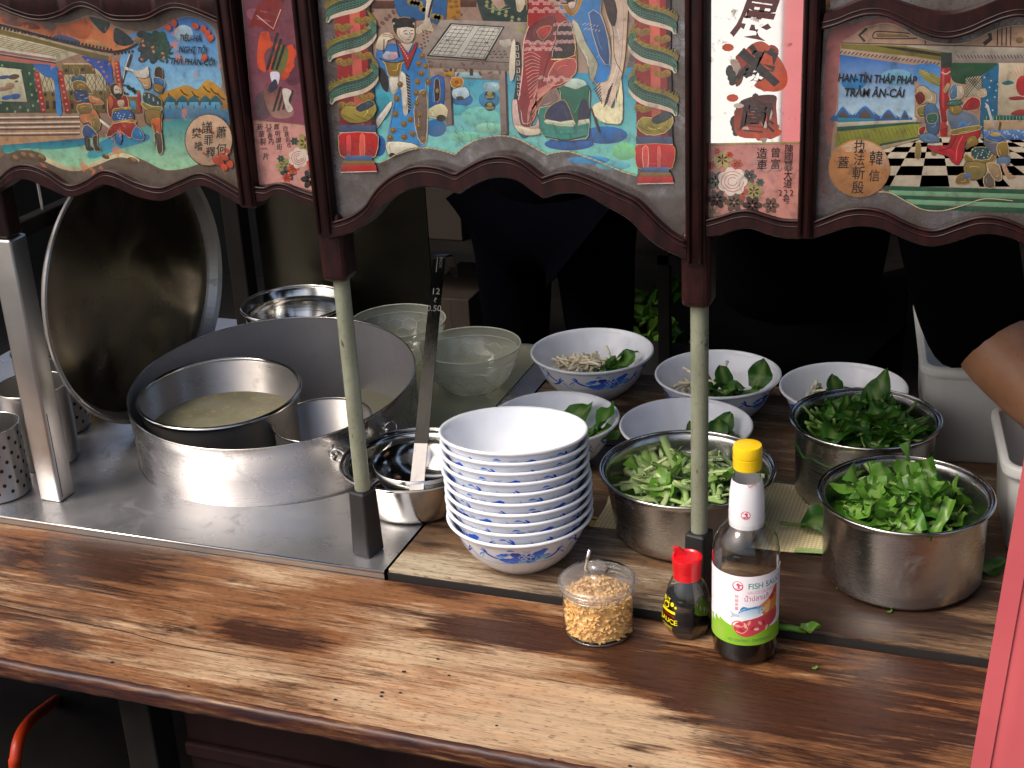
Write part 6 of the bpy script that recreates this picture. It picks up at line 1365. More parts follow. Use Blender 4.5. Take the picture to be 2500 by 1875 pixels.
portion('spinach with one leaf standing up over the bowl rim', (-0.430, 1.995), ZT, clump(0.012, -0.018, 0.030, 0.032, 12, 2) + [(0.056, 0.000, 0.050, 40, -62, 35, 0.95), (0.012, 0.004, 0.044, 10, -50, 120, 0.75)], 2)
portion('spinach leaves in the rearmost right bowl', (-0.240, 1.990), ZT, clump(-0.012, -0.014, 0.034, 0.034, 13, 3) + [(-0.01, 0.01, 0.044, 10, -40, 120, 0.7)], 3)
portion('few spinach leaves in the bowl behind the stack', (-0.624, 1.785), ZT, [(-0.005, 0.040, 0.044, 20, -10, 30, 1.0), (0.030, 0.030, 0.034, 30, 10, -40, 1.1), (0.052, 0.000, 0.040, -20, -40, 50, 1.2), (0.045, -0.018, 0.040, 10, -30, 10, 1.1), (0.040, -0.03, 0.036, -30, -20, 70, 0.9)], 4)
portion('spinach leaves in the bowl behind the chopped stems', (-0.434, 1.803), ZT, clump(0.036, 0.002, 0.030, 0.030, 12, 6) + [(0.040, 0.020, 0.044, 20, -45, 60, 0.8), (0.045, 0.0, 0.046, 0, -40, 100, .75)], 5)
M['sprout'] = plain('bean_sprout', (0.80, 0.72, 0.52), 0.4, var=0.25, scale=60)
def sprouts(label, c, x0, y0, r, n_, seed, stray=()):
    g_ = random.Random(seed); V, F = [], []
    def one(p, a, el, L, b):
        P_ = [Vector(p) + Vector((math.cos(a + b * t) * math.cos(el), math.sin(a + b * t) * math.cos(el), math.sin(el) - 0.3 * t * (el > 0.2))) * L * t for t in (0, .25, .5, .75, 1)]
        v, f = tube(P_, [0.0012, 0.0019, 0.0022, 0.0023, 0.0032], 6); k = len(V); V.extend(v); F.extend(tuple(i + k for i in q) for q in f)
    for i in range(n_):
        q = math.sqrt(g_.random()) * r; a = g_.uniform(0, 6.28)
        one((x0 + q * math.cos(a), y0 + q * math.sin(a), 0.026 + 0.026 * (1 - (q / r) ** 2) + g_.uniform(0, .006)), g_.uniform(0, 6.28), g_.uniform(-0.15, 0.3), g_.uniform(0.018, 0.034), g_.uniform(-1, 1))
    for s in stray: one(*s)
    o = mesh('bean_sprouts', (V, F), M['sprout'], None, (c[0], c[1], ZT), smooth=True); tag(o, label, 'sprouts', kind='stuff')
sprouts('pale bean sprouts heaped in the rear bowl next to the leaves', (-0.645, 2.040), -0.016, -0.006, 0.040, 170, 3, [((0.025, 0.02, 0.046), 2.0, 1.1, 0.035, 0.4), ((0.03, 0.015, 0.046), 0.4, 0.5, 0.04, 0.6)])
sprouts('a few bean sprouts left of the spinach in the second bowl', (-0.430, 1.995), -0.034, 0.0, 0.022, 60, 4, [((0.0, 0.016, 0.045), 1.2, 0.95, 0.05, 0.2)])
sprouts('single bean sprouts sticking up in the rearmost right bowl', (-0.240, 1.990), -0.048, 0.004, 0.012, 8, 6, [((-0.045, 0.01, 0.03), 1.4, 1.2, 0.05, 0.1)])
# loose scraps on the counter
def scrap(name, label, loc, me, rot, s, cat='leaf'):
    o = link(name, me, None, None, loc, tuple(R(a) for a in rot)); o.scale = (s, s, s) if not isinstance(s, tuple) else s; tag(o, label, cat); return o
p = atz(1980, 1290, 0.02); scrap('leaf_scrap', 'torn green leaf lying on the yellow checked cloth', (p.x - 0.014, p.y, 0.0225), SPIN[2], (10, -6, 20), 1.15)
p = atz(1990, 1345, 0.018); scrap('stem_scrap', 'pale cut stem lying on the yellow checked cloth by the front pot', (p.x, p.y, 0.0215), STEM[1], (180, 0, 4), 1.05, 'stem')
p = atz(1900, 1532, 0.016); q = atz(1968, 1540, 0.016)
o = mesh('stem_scrap', tube([tuple(p + Vector((-0.012, 0, 0))), tuple(p.lerp(q, 0.4) + Vector((0, 0.001, 0.001))), tuple(q)], [0.0042, 0.0040, 0.0034], 8), M['cutgreen'], None, smooth=True); tag(o, 'bright green stem end lying behind the fish sauce bottle', 'stem')
scrap('leaf_scrap', 'frayed leaf tip at the end of the stem by the fish sauce', (q.x - 0.006, q.y - 0.001, 0.0175), CUT[1], (10, -4, -15), 0.62)
p = atz(2425, 1410, ZT); scrap('leaf_scrap', 'dark spinach leaf on the planks right of the front pot', (p.x - 0.02, p.y, ZT + 0.003), SPIN[4], (4, 0, 40), 0.8)
for (px_, py_, z, lab) in ((1982, 1635, 0.0, 'tiny green crumb on the board right of the fish sauce'), (2040, 1440, ZT, 'tiny green crumb on the planks left of the front pot'), (2165, 1497, ZT, 'tiny green crumb in front of the front pot')):
    p = atz(px_, py_, z); scrap('leaf_crumb', lab, (p.x, p.y, z + 0.001), CUT[2], (0, 0, 30), 0.16)
# ================================================================== checked cloth under the pots
def gingham():
    t = NT('yellow_checked_cloth'); sx = t.n('SeparateXYZ'); t.l(t.coord((1, 1, 1)), sx.inputs[0])
    f = []
    for k in (0, 1):
        m_ = t.math('FRACT', t.math('MULTIPLY', sx.outputs[k], 1 / 0.0052)); f.append(t.math('GREATER_THAN', m_, 0.5))
    s = t.math('MULTIPLY', t.math('ADD', f[0], f[1]), 0.5)
    c = t.ramp(s, [(0.0, (0.86, 0.82, 0.70, 1)), (0.5, (0.82, 0.68, 0.32, 1)), (1.0, (0.76, 0.54, 0.14, 1))])
    c = t.mix(t.ramp(t.noise(t.coord(), 18, 4), [(0.4, 0.0), (0.75, 0.4)]), c, (0.55, 0.50, 0.38, 1))
    return t.done(t.bsdf(color=c, rough=0.9, normal=t.bump(t.noise(t.coord(), 900, 2), 0.3, 0.0005)))
M['gingham'] = gingham()
def cloth():
    o = thing('dish_cloth', 'yellow and white checked dish cloth lying under the steel pots', 'cloth', (-0.35, 1.68, ZT))
    V, F = [], []; nx_, ny_ = 46, 22
    for i in range(nx_ + 1):
        for j in range(ny_ + 1):
            u, v = i / nx_, j / ny_
            x = -0.165 + 0.325 * u + 0.004 * math.sin(v * 7); y = -0.083 + 0.19 * v + 0.006 * math.sin(u * 5 + 1) + 0.012 * (u - 0.5) * (1 - v)
            V.append((x, y, 0.0012 + 0.0009 * (noise.noise((x * 40, y * 40, 0)) + 0.6)))
    for i in range(nx_):
        for j in range(ny_): a_ = i * (ny_ + 1) + j; F.append((a_, a_ + ny_ + 1, a_ + ny_ + 2, a_ + 1))
    m_ = mesh('cloth_sheet', (V, F), M['gingham'], o, smooth=True)
    V, F = [], []; g_ = random.Random(4)
    for k in range(26):
        y = -0.082 + g_.uniform(0, 0.026); L = g_.uniform(0.012, 0.028)
        v, f = tube([(-0.160, y, 0.002), (-0.168 - L * 0.3, y - 0.002, 0.003 + g_.uniform(0, .002)), (-0.165 - L, y + g_.uniform(-.01, .006), 0.001)], 0.0008, 4); n_ = len(V); V += v; F += [tuple(q + n_ for q in h) for h in f]
    fr = mesh('fringe', (V, F), plain('yellow_fringe', (0.60, 0.42, 0.10), 0.9), o); fr['kind'] = 'stuff'
cloth()
# ================================================================== bottles and jar
M['clearglass'] = thin_glass('clear_bottle_glass', (0.98, 0.985, 0.975), (0.62, 0.66, 0.60))
M['jarglass'] = thin_glass('jar_acrylic', (0.995, 0.995, 0.993), (0.95, 0.95, 0.93), 0.04, 1.4, 0.015)
M['darksauce'] = plain('dark_sauce', (0.003, 0.002, 0.0015), 0.1, var=0.3)
def capmat(name, c): return plain(name, c, 0.3, var=0.03, coat=0.2)
FB = (-0.2655, 1.385)
AZ0 = math.atan2(-FB[1], -FB[0])
fb = thing('fish_sauce_bottle', 'tall glass fish sauce bottle with yellow cap and seafood label', 'bottle', (FB[0], FB[1], 0.0002))
FBP = [(0.0, 0.002), (0.026, 0.001), (0.033, 0.0015), (0.0362, 0.006), (0.0368, 0.014), (0.0362, 0.024), (0.0365, 0.030), (0.0368, 0.070), (0.0372, 0.112), (0.0378, 0.124), (0.0372, 0.136), (0.0345, 0.147), (0.0295, 0.156), (0.0240, 0.1625), (0.0200, 0.168), (0.0178, 0.176), (0.0165, 0.190), (0.0155, 0.210), (0.0145, 0.226), (0.0140, 0.232)]
mesh('glass_body', lathe(FBP, 72), M['clearglass'], fb, smooth=True)
mesh('sauce', lathe([(0, 0.003)] + [(max(0, r - 0.0007), z + 0.0008) for r, z in FBP[1:7]] + [(0.0360, 0.060), (0, 0.060)], 64), M['darksauce'], fb, smooth=True)
mesh('neck_sleeve', lathe([(0.0193, 0.1645), (0.0197, 0.172), (0.0196, 0.186), (0.0190, 0.202), (0.0176, 0.214), (0.0165, 0.2195)], 64), plain('shrink_sleeve', (0.76, 0.75, 0.77), 0.35, var=0.04), fb, smooth=True)
cap_ = mesh('cap', lathe([(0.0143, 0.2325), (0.0156, 0.233), (0.0158, 0.246), (0.0152, 0.2463), (0.0152, 0.2472), (0.0159, 0.2476), (0.0161, 0.256), (0.0150, 0.2597), (0.012, 0.2605), (0, 0.2608)], 64, lambda k, a, r, z: 0.00012 * math.sin(a * 40) if k in (1, 2) else 0), capmat('yellow_cap', (0.80, 0.52, 0.008)), fb); autosmooth(cap_, 30)
# label: x, y in units of the close-up; wrapped round the glass
la = Art()
def lab_xy(x, y):
    q = max(-1, min(1, (x - 430) / 378)); phi = math.asin(q); return (phi * 378, y + 200 * (1 - math.cos(phi)))
def LP_(pts): return [lab_xy(x, y) for x, y in pts]
la.p((242, 238, 242), [(-880, 540), (760, 540), (760, 1345), (-880, 1345)])
la.s((134, 186, 44), [(-880, 1150), (-700, 1080), (-560, 1130)] + LP_([(75, 965), (140, 1000), (200, 1060), (270, 1105), (330, 1110), (450, 1150), (600, 1110), (740, 1080)]) + [(560, 1150), (760, 1180), (760, 1345), (300, 1345), (0, 1345), (-400, 1345), (-880, 1345)])
la.l((250, 250, 250), 10, [(-700, 1076)] + LP_([(75, 955), (140, 990), (200, 1050), (270, 1095), (330, 1100)]), True)
x0 = lambda x: lab_xy(x, 0)[0]
la.t((40, 150, 140), 'FISH SAUCE', x0(440) + 262, 652, 92, -1, 1.02); la.t((226, 150, 170), 'SAUCE DE POISSON', x0(440) + 225, 724, 48, -1, 1.0); la.t((206, 70, 130), 'น้ำปลาแท้', x0(560), 795, 82, -2, 0.95)
la.e((206, 60, 96), x0(345), 655, 62, 56); la.e((245, 238, 242), x0(345), 650, 50, 44); la.s((206, 60, 96), [(x0(345) - 40, 690), (x0(345), 712), (x0(345) + 46, 690), (x0(345) + 20, 668), (x0(345) + 28, 640), (x0(345) + 4, 622), (x0(345) - 18, 640), (x0(345) + 2, 660), (x0(345) - 6, 682)])
for k, ch in enumerate('特級魚露'): la.t((206, 96, 120), ch, x0(335), 780 + k * 46, 40)
X = x0
la.s((214, 140, 60), [(X(560), 900), (X(640), 850), (X(700), 800), (X(760), 700), (X(770), 900), (X(740), 1000), (X(650), 1010), (X(600), 960)]); la.s((196, 50, 50), [(X(690), 820), (X(740), 740), (X(765), 700), (X(768), 790), (X(720), 850)]); la.s((240, 180, 120), [(X(640), 900), (X(700), 850), (X(690), 960), (X(650), 980)])
la.s((196, 66, 80), [(X(330), 1090), (X(430), 1050), (X(560), 1020), (X(680), 990), (X(765), 960), (X(768), 1090), (X(700), 1150), (X(600), 1200), (X(470), 1240), (X(380), 1230), (X(310), 1170)])
for k in range(9): la.e(((236, 150, 140), (170, 40, 60), (240, 180, 160))[k % 3], X(350) + k * 42, 1120 + 44 * math.sin(k * 1.7), 32, 16, k * 37)
la.l((226, 110, 100), 13, [(X(300), 1160), (X(290), 1100), (X(350), 1060), (X(420), 1080)], True); la.l((240, 170, 150), 9, [(X(330), 1180), (X(400), 1200), (X(460), 1150), (X(430), 1110), (X(380), 1130)], True)
la.s((150, 190, 220), [(X(345), 985), (X(400), 920), (X(500), 892), (X(600), 900), (X(640), 930), (X(590), 990), (X(480), 1030), (X(390), 1035)], (232, 240, 244)); la.s((60, 130, 190), [(X(360), 965), (X(400), 890), (X(480), 900), (X(560), 885), (X(630), 910), (X(500), 915), (X(410), 940)]); la.s((186, 196, 210), [(X(360), 990), (X(300), 975), (X(255), 945), (X(285), 1000), (X(250), 1045), (X(310), 1015), (X(365), 1010)]); la.e((40, 60, 110), X(612), 935, 10, 10); la.l((80, 110, 160), 5, [(X(585), 915), (X(578), 950), (X(590), 975)], True)
la.t((60, 110, 90), 'NET CONTENT / CONTENANCE', X(490), 1290, 44, -1, 0.8)
for k in range(5): la.l((190, 176, 120), 7, [(X(95) - 60, 1180 + k * 30), (X(200), 1180 + k * 30)], False, k > 0)
for k in range(12): la.l((206, 190, 206), 6, [(-760, 620 + k * 36), (-420 - (k * 53) % 80, 620 + k * 36)], False, k > 0)
def on_label(u, v, lift):
    phi = u / 378; z = 0.1175 - (v - 540) * (0.0885 / 805); r = 0.03775 + lift; a_ = AZ0 + phi
    return (r * math.cos(a_), r * math.sin(a_), z)
la.put('label', on_label, attr_paint('printed_paper_label', 0.45, 0.15, 0.0), fb, step=40, lay=2e-6)
lg = Art(); lg.e((200, 50, 80), 0, 0, 5.2, 5.2, 0, None, 20); lg.e((240, 236, 240), 0, 0, 4.4, 4.4, 0, None, 20); lg.s((200, 50, 80), [(-3.6, 2.2), (0, 3.8), (3.8, 2.4), (2, 0.6), (2.4, -1.8), (0.2, -3.2), (-1.6, -1.4), (0.4, 0), (-0.6, 1.6)])
for k in range(7): lg.l((206, 80, 80), 0.7, [(2 + k * 1.6, -34 + math.sin(k) * 1.0), (3 + k * 1.6, -37 + math.sin(k) * 1.0)], False, k > 0)
lg.put('emblem', lambda u, v, l: ((0.01985 - max(0, -v - 12) * 0.000075 + l) * math.cos(AZ0 + (u - 1) / 19.5), (0.01985 - max(0, -v - 12) * 0.000075 + l) * math.sin(AZ0 + (u - 1) / 19.5), 0.1835 - v * 0.001), attr_paint('red_print', 0.4, 0.2, 0.0), fb, step=2.0, lay=2e-6)
# small soy bottle with a faceted foot and red spout cap
SBc = (-0.3375, 1.405); AZ1 = math.atan2(-SBc[1], -SBc[0])
sb = thing('soy_sauce_bottle', 'small faceted soy sauce bottle with red spout cap and yellow lettering', 'bottle', (SBc[0], SBc[1], 0.0002))
SBP = [(0.0, 0.0), (0.0205, 0.0), (0.0225, 0.0012), (0.0285, 0.014), (0.0298, 0.021), (0.0292, 0.031), (0.0275, 0.043), (0.0252, 0.053), (0.0222, 0.062), (0.0190, 0.069), (0.0160, 0.0745), (0.0150, 0.078)]
def facet(k, a, r, z):
    w = max(0.0, min(1.0, (0.046 - z) / 0.030)); m = (a + 0.35) % (math.pi / 4) - math.pi / 8
    return r * w * (math.cos(math.pi / 8) / math.cos(m) - 1.0)
mesh('glass_body', lathe(SBP, 96, facet), M['clearglass'], sb, smooth=True); autosmooth(sb.children[0], 20)
mesh('sauce', lathe([(max(0, r - 0.0006), z + 0.0006) for r, z in SBP[:7]] + [(0.0250, 0.0510), (0, 0.0508)], 96, facet), M['darksauce'], sb, smooth=True); autosmooth(sb.children[1], 20)
cp_ = mesh('cap', lathe([(0.0152, 0.0735), (0.0162, 0.0738), (0.0160, 0.084), (0.0166, 0.0845), (0.0172, 0.0925), (0.0178, 0.0985), (0.0176, 0.1005), (0.0150, 0.1012), (0.0135, 0.0995), (0, 0.0992)], 40), capmat('red_cap', (0.62, 0.008, 0.014)), sb); autosmooth(cp_, 30)
mesh('spout', moved(([(-0.004, -0.006, 0), (0.004, -0.006, 0), (0.005, 0.006, 0), (-0.005, 0.006, 0), (-0.0025, -0.010, 0.009), (0.0025, -0.010, 0.009), (0.0025, -0.003, 0.010), (-0.0025, -0.003, 0.010)], [(0, 1, 5, 4), (1, 2, 6, 5), (2, 3, 7, 6), (3, 0, 4, 7), (4, 5, 6, 7)]), Matrix.Translation((-0.0085, 0.006, 0.0990)) @ Matrix.Rotation(R(-60), 4, 'Z')), capmat('red_spout', (0.60, 0.008, 0.014)), cp_)
sa = Art(); YE = (236, 216, 30)
sa.t(YE, 'SAUCE', 0, 0, 10.5, 0, 0.95); sa.t((170, 30, 20), 'SUPERIOR', 0, -8.2, 4.2, 0, 1.2); sa.p(YE, [(-13, -16), (12, -16), (12, -12), (-13, -12)]); sa.e(YE, -4, -21.5, 5.6, 4.6); sa.e((20, 16, 12), -4, -21.5, 4.2, 3.2); sa.t(YE, '珠', -10, -28, 8); sa.t(YE, '江', -1, -28, 8); sa.e(YE, 12, -22, 1.7, 1.7); sa.e(YE, 6.5, -25, 2.6, 3); sa.l(YE, 1.2, [(-12, 8.5), (0, 9.5), (9, 8)], True); sa.l(YE, 1.0, [(-10, 12), (7, 12)]); sa.l(YE, 0.7, [(-9, 14), (6, 14)])
def on_soy(u, v, lift):
    z = 0.026 - v * 0.00088; rr = 0.0298
    for (r0, z0), (r1, z1) in zip(SBP[1:], SBP[2:]):
        if z0 <= z <= z1: rr = r0 + (r1 - r0) * (z - z0) / (z1 - z0)
    a_ = AZ1 - R(52) + u / 30.0; rr += max(facet(5, a_, rr, z), -9) + 0.0006 + lift
    return (rr * math.cos(a_), rr * math.sin(a_), z)
sa.put('lettering', on_soy, attr_paint('yellow_print', 0.4, 0.2, 0.0), sb, step=4.0, lay=3e-6)['kind'] = 'stuff'
# lidded jar of fried garlic with a spoon
JC = (-0.4385, 1.3805)
jr = thing('condiment_jar', 'squat clear jar with knobbed lid holding fried garlic', 'jar', (JC[0], JC[1], 0.0002))
mesh('jar_body', lathe([(0, 0.0), (0.037, 0.0), (0.0408, 0.002), (0.0418, 0.006), (0.0420, 0.03), (0.0422, 0.056)], 80), M['jarglass'], jr, smooth=True)
M['ridge'] = thin_glass('jar_ridge_acrylic', (0.99, 0.99, 0.985), (0.93, 0.93, 0.91), 0.05, 1.8, 0.09)
for z_, r_, b_ in ((0.0565, 0.0420, 0.0022), (0.0612, 0.0432, 0.0022), (0.0, 0.0380, 0.0012)):
    mesh('ring', tube([(r_ * math.cos(a_), r_ * math.sin(a_), z_ + (0.0013 if z_ == 0 else 0)) for a_ in (2 * math.pi * i / 80 for i in range(80))], b_, 8, closed=True), M['ridge'], jr, smooth=True)
M['lidglass'] = thin_glass('jar_lid_acrylic', (0.985, 0.985, 0.98), (0.80, 0.80, 0.78), 0.04, 3.0, 0.16)
jl = mesh('lid', lathe([(0.0438, 0.0605), (0.0446, 0.064), (0.0440, 0.069), (0.0425, 0.0708), (0.034, 0.0722), (0.022, 0.0738), (0.013, 0.0752), (0.0105, 0.0775), (0.0100, 0.0800), (0.0118, 0.0835), (0.0122, 0.0865), (0.0100, 0.0900), (0.0055, 0.0920), (0, 0.0925)], 80), M['lidglass'], jr, smooth=True)
mesh('lid_ring', tube([(0.0446 * math.cos(a_), 0.0446 * math.sin(a_), 0.0655) for a_ in (2 * math.pi * i / 80 for i in range(80))], 0.0026, 8, closed=True), M['ridge'], jl, smooth=True)
spn = thing('spoon', 'small steel spoon whose handle sticks out of the jar lid', 'spoon', (JC[0], JC[1], 0.0))
mesh('handle', tube([(-0.022, 0.010, 0.050), (-0.019, 0.012, 0.072), (-0.0165, 0.0135, 0.085), (-0.013, 0.015, 0.098)], [0.0014, 0.0017, 0.0021, 0.0024], 8), M['polished'], spn, smooth=True)
mesh('scoop', moved(lathe([(0, 0.0), (0.005, 0.001), (0.0075, 0.0035), (0.0070, 0.0038), (0.0045, 0.0018), (0, 0.001)], 20), Matrix.Translation((-0.023, 0.008, 0.046))), M['polished'], spn, smooth=True)
g_ = random.Random(9); V, F = [], []
for i in range(1700):
    if i < 900: a_ = g_.uniform(0, 6.283); rr = 0.0385 * math.sqrt(g_.uniform(0.84, 1.0)); zz = g_.uniform(0.005, 0.050)
    else:
        a_ = g_.uniform(0, 6.283); rr = 0.0350 * math.sqrt(g_.random()); zz = 0.048 + 0.014 * (1 - (rr / 0.035) ** 2) + g_.uniform(-.004, .002)
    c_ = Vector((rr * math.cos(a_), rr * math.sin(a_), zz)); m_ = Matrix.Rotation(g_.uniform(0, 6.28), 3, Vector((g_.gauss(0, 1), g_.gauss(0, 1), g_.gauss(0, 1))).normalized()); s = g_.uniform(0.0018, 0.0040)
    k = len(V)
    for q in ((-1, -.7, 0), (1, -.5, .25), (.8, .7, -.2), (-.7, .8, .2), (0, 0, .45)): V.append(tuple(c_ + m_ @ Vector(q) * s))
    F += [(k, k + 1, k + 4), (k + 1, k + 2, k + 4), (k + 2, k + 3, k + 4), (k + 3, k, k + 4), (k, k + 3, k + 2, k + 1)]
v, f = lathe([(0, 0.0045), (0.0365, 0.0045), (0.0365, 0.046), (0.02, 0.056), (0, 0.059)], 32); k = len(V); V += v; F += [tuple(q + k for q in h) for h in f]
M['garlic'] = plain('fried_garlic', (0.86, 0.47, 0.17), 0.6, var=0.4, scale=220)
o = mesh('fried_garlic', (V, F), M['garlic'], None, (JC[0], JC[1], 0.0002)); tag(o, 'golden fried garlic crumbs filling the clear jar', 'garlic', kind='stuff')

# ================================================================== white tubs at the right
M['tub'] = plain('milky_plastic', (0.60, 0.60, 0.57), 0.35, var=0.05, scale=20)
def tub(label, corner, rot, wx, wy, z0, h, contents=None):
    o = thing('plastic_tub', label, 'tub', (corner[0], corner[1], z0), (0, 0, R(rot)))
    def ring(ins, z, rad, n_=6):
        P_ = []
        for (cx, cy, a0) in ((wx - ins - rad, ins + rad, -90), (wx - ins - rad, wy - ins - rad, 0), (ins + rad, wy - ins - rad, 90), (ins + rad, ins + rad, 180)):
            for i in range(n_ + 1): a_ = R(a0 + 90 * i / n_); P_.append((cx + rad * math.cos(a_), cy + rad * math.sin(a_), z))
        return P_
    rings = [ring(0.016, 0.0, 0.02), ring(0.012, 0.006, 0.022), ring(0.006, h - 0.014, 0.024), ring(0.006, h - 0.0135, 0.024)]
    inner = [ring(0.0075, h - 0.006, 0.023), ring(0.014, 0.008, 0.020)]
    def loft(rs, capb, capt):
        V, F = [], []; n_ = len(rs[0])
        for r_ in rs: V += r_
        for i in range(len(rs) - 1):
            for k in range(n_): F.append((i * n_ + k, i * n_ + (k + 1) % n_, (i + 1) * n_ + (k + 1) % n_, (i + 1) * n_ + k))
        if capb: F.append(tuple(reversed(range(n_))))
        if capt: F.append(tuple((len(rs) - 1) * n_ + k for k in range(n_)))
        return V, F
    b_ = mesh('tub_body', join(loft(rings, True, False), loft(list(inner), False, True)), M['tub'], o); autosmooth(b_, 50)
    lip = [ring(0.006, h - 0.0135, 0.024), ring(-0.002, h - 0.0135, 0.028), ring(-0.003, h - 0.010, 0.029), ring(-0.002, h - 0.002, 0.028), ring(0.001, h, 0.026), ring(0.006, h, 0.024), ring(0.0075, h - 0.002, 0.023), ring(0.0075, h - 0.007, 0.023)]
    l_ = mesh('lip', loft(lip, False, False), M['tub'], o); autosmooth(l_, 50)
    return o
tub('tall white plastic tub behind the spinach pot under the arm', (-0.121, 1.888), 7.5, 0.25, 0.30, ZT + 0.0005, 0.148)
tub('nearer white plastic tub beside the red banner', (-0.0015, 1.640), 7.5, 0.26, 0.195, ZT + 0.0005, 0.127)
# ================================================================== red banner at the right edge
M['redcloth'] = NT('red_banner_cloth'); t_ = M['redcloth']
wv_ = t_.noise(t_.coord((1, 1, 1)), 700, 2); M['redcloth'] = t_.done(t_.bsdf(color=t_.ramp(t_.noise(t_.coord(), 5, 4), [(0.3, (0.47, 0.080, 0.092, 1)), (0.7, (0.55, 0.105, 0.115, 1))]), rough=0.75, normal=t_.bump(wv_, 0.2, 0.0006), spec=0.3))
def banner(label, loc, rz, tilt, w_, z0, z1):
    o = thing('banner', label, 'banner', loc, (0, tilt, rz)); V, F = [], []; nx_, nz_ = 16, 60
    for s_ in (0.0, 0.0016):
        for i in range(nx_ + 1):
            for j in range(nz_ + 1):
                u, v = i / nx_, j / nz_; V.append((w_ * u, s_ + 0.010 * math.sin(u * 16 + v * 2.5) * min(1, u * 2.2) + 0.004 * noise.noise((u * 6, v * 14, 0)), z0 + (z1 - z0) * v))
    m_ = (nx_ + 1) * (nz_ + 1)
    for i in range(nx_):
        for j in range(nz_):
            a_ = i * (nz_ + 1) + j; F.append((a_, a_ + nz_ + 1, a_ + nz_ + 2, a_ + 1)); F.append((m_ + a_ + 1, m_ + a_ + nz_ + 2, m_ + a_ + nz_ + 1, m_ + a_))
    for j in range(nz_): F.append((j, j + 1, m_ + j + 1, m_ + j))
    mesh('cloth', (V, F), M['redcloth'], o, smooth=True)
    hm = [(0.0, 0.004), (0.014, 0.004)]; V, F = [], []
    for j in range(nz_ + 1):
        v = j / nz_; y_ = 0.004 * noise.noise((0.03 * 6, v * 14, 0)) + 0.010 * math.sin(v * 2.5 + 0.2) * 0.03
        V += [(-0.0006, y_ - 0.0012, z0 + (z1 - z0) * v), (0.015, y_ - 0.0016, z0 + (z1 - z0) * v)]
    for j in range(nz_): F.append((j * 2, j * 2 + 1, j * 2 + 3, j * 2 + 2))
    mesh('hem', (V, F), M['redcloth'], o)
    mesh('pole', lathe([(0, z0 - 0.05), (0.009, z0 - 0.05), (0.009, z1 + 0.03), (0, z1 + 0.035)], 16)[0:2] and moved(lathe([(0, z0 - 0.03), (0.009, z0 - 0.03), (0.009, z1 + 0.03), (0, z1 + 0.035)], 16), Matrix.Translation((w_ * 0.5, 0.022, 0))), M['steel'], o, smooth=True)
    return o
banner('tall red cloth banner standing at the right front corner of the cart', (-0.0135, 1.090, 0.0), R(-3), R(3.55), 0.46, -0.775, 1.25)
# ================================================================== things at the far left
def perforated(label, c, r, h, z0, holes=True):
    o = thing('cutlery_holder', label, 'holder', (c[0], c[1], z0))
    mesh('cylinder', lathe([(0, 0.001), (r - 0.003, 0.0), (r, 0.003), (r, h), (r - 0.0012, h), (r - 0.0012, 0.004), (0, 0.003)], 64), M['steel'], o, smooth=False); autosmooth(o.children[0], 40)
    mesh('rim', tube([(r * math.cos(a_), r * math.sin(a_), h) for a_ in (2 * math.pi * i / 64 for i in range(64))], 0.0014, 8, closed=True), M['polished'], o, smooth=True)
    if holes:
        V, F = [], []
        for row in range(8):
            for k in range(14):
                an = (k + 0.5 * (row % 2)) * 2 * math.pi / 14
                zc = 0.016 + row * 0.0115; n_ = len(V)
                for i in range(10):
                    t = 2 * math.pi * i / 10; a_ = an + 0.0028 / r * math.cos(t); V.append(((r + 0.0003) * math.cos(a_), (r + 0.0003) * math.sin(a_), zc + 0.0030 * math.sin(t)))
                F.append(tuple(range(n_, n_ + 10)))
        p_ = mesh('perforations', (V, F), M['hole'], o); p_['kind'] = 'stuff'
    return o
perforated('perforated steel cutlery cylinder at the left edge of the tray', (-1.381, 1.482), 0.0445, 0.108, ZT + 0.0006)
perforated('plain steel canister behind the perforated cutlery cylinder', (-1.388, 1.597), 0.052, 0.122, ZT + 0.0006, False)
perforated('second perforated steel holder behind the plain canister', (-1.440, 1.700), 0.050, 0.135, ZT + 0.0006)
gj = thing('glass_jar', 'small glass jar on the tray behind the steel canisters', 'jar', (-1.475, 1.83, ZT + 0.0005))
mesh('jar_body', lathe([(0, 0), (0.036, 0), (0.04, 0.004), (0.04, 0.12), (0.034, 0.13), (0.034, 0.14)], 48), M['clearglass'], gj, smooth=True)
mesh('paste', lathe([(0, 0.003), (0.037, 0.004), (0.037, 0.07), (0, 0.07)], 32), plain('yellow_paste', (0.45, 0.30, 0.06), 0.4), gj, smooth=False)
mesh('lid', lathe([(0.036, 0.138), (0.0365, 0.156), (0, 0.157)], 48), M['polished'], gj)
ob = at(128, 640, 1.95); o = mesh('cardboard_flap', bevbox(-0.05, 0.05, -0.01, 0.01, -0.36, 0.03, 0.003), plain('orange_card', (0.32, 0.11, 0.02), 0.7), None, (ob.x, ob.y + 0.32, ob.z - 0.06), (0, R(35), 0)); tag(o, 'orange cardboard piece glimpsed behind the steel post', 'cardboard')
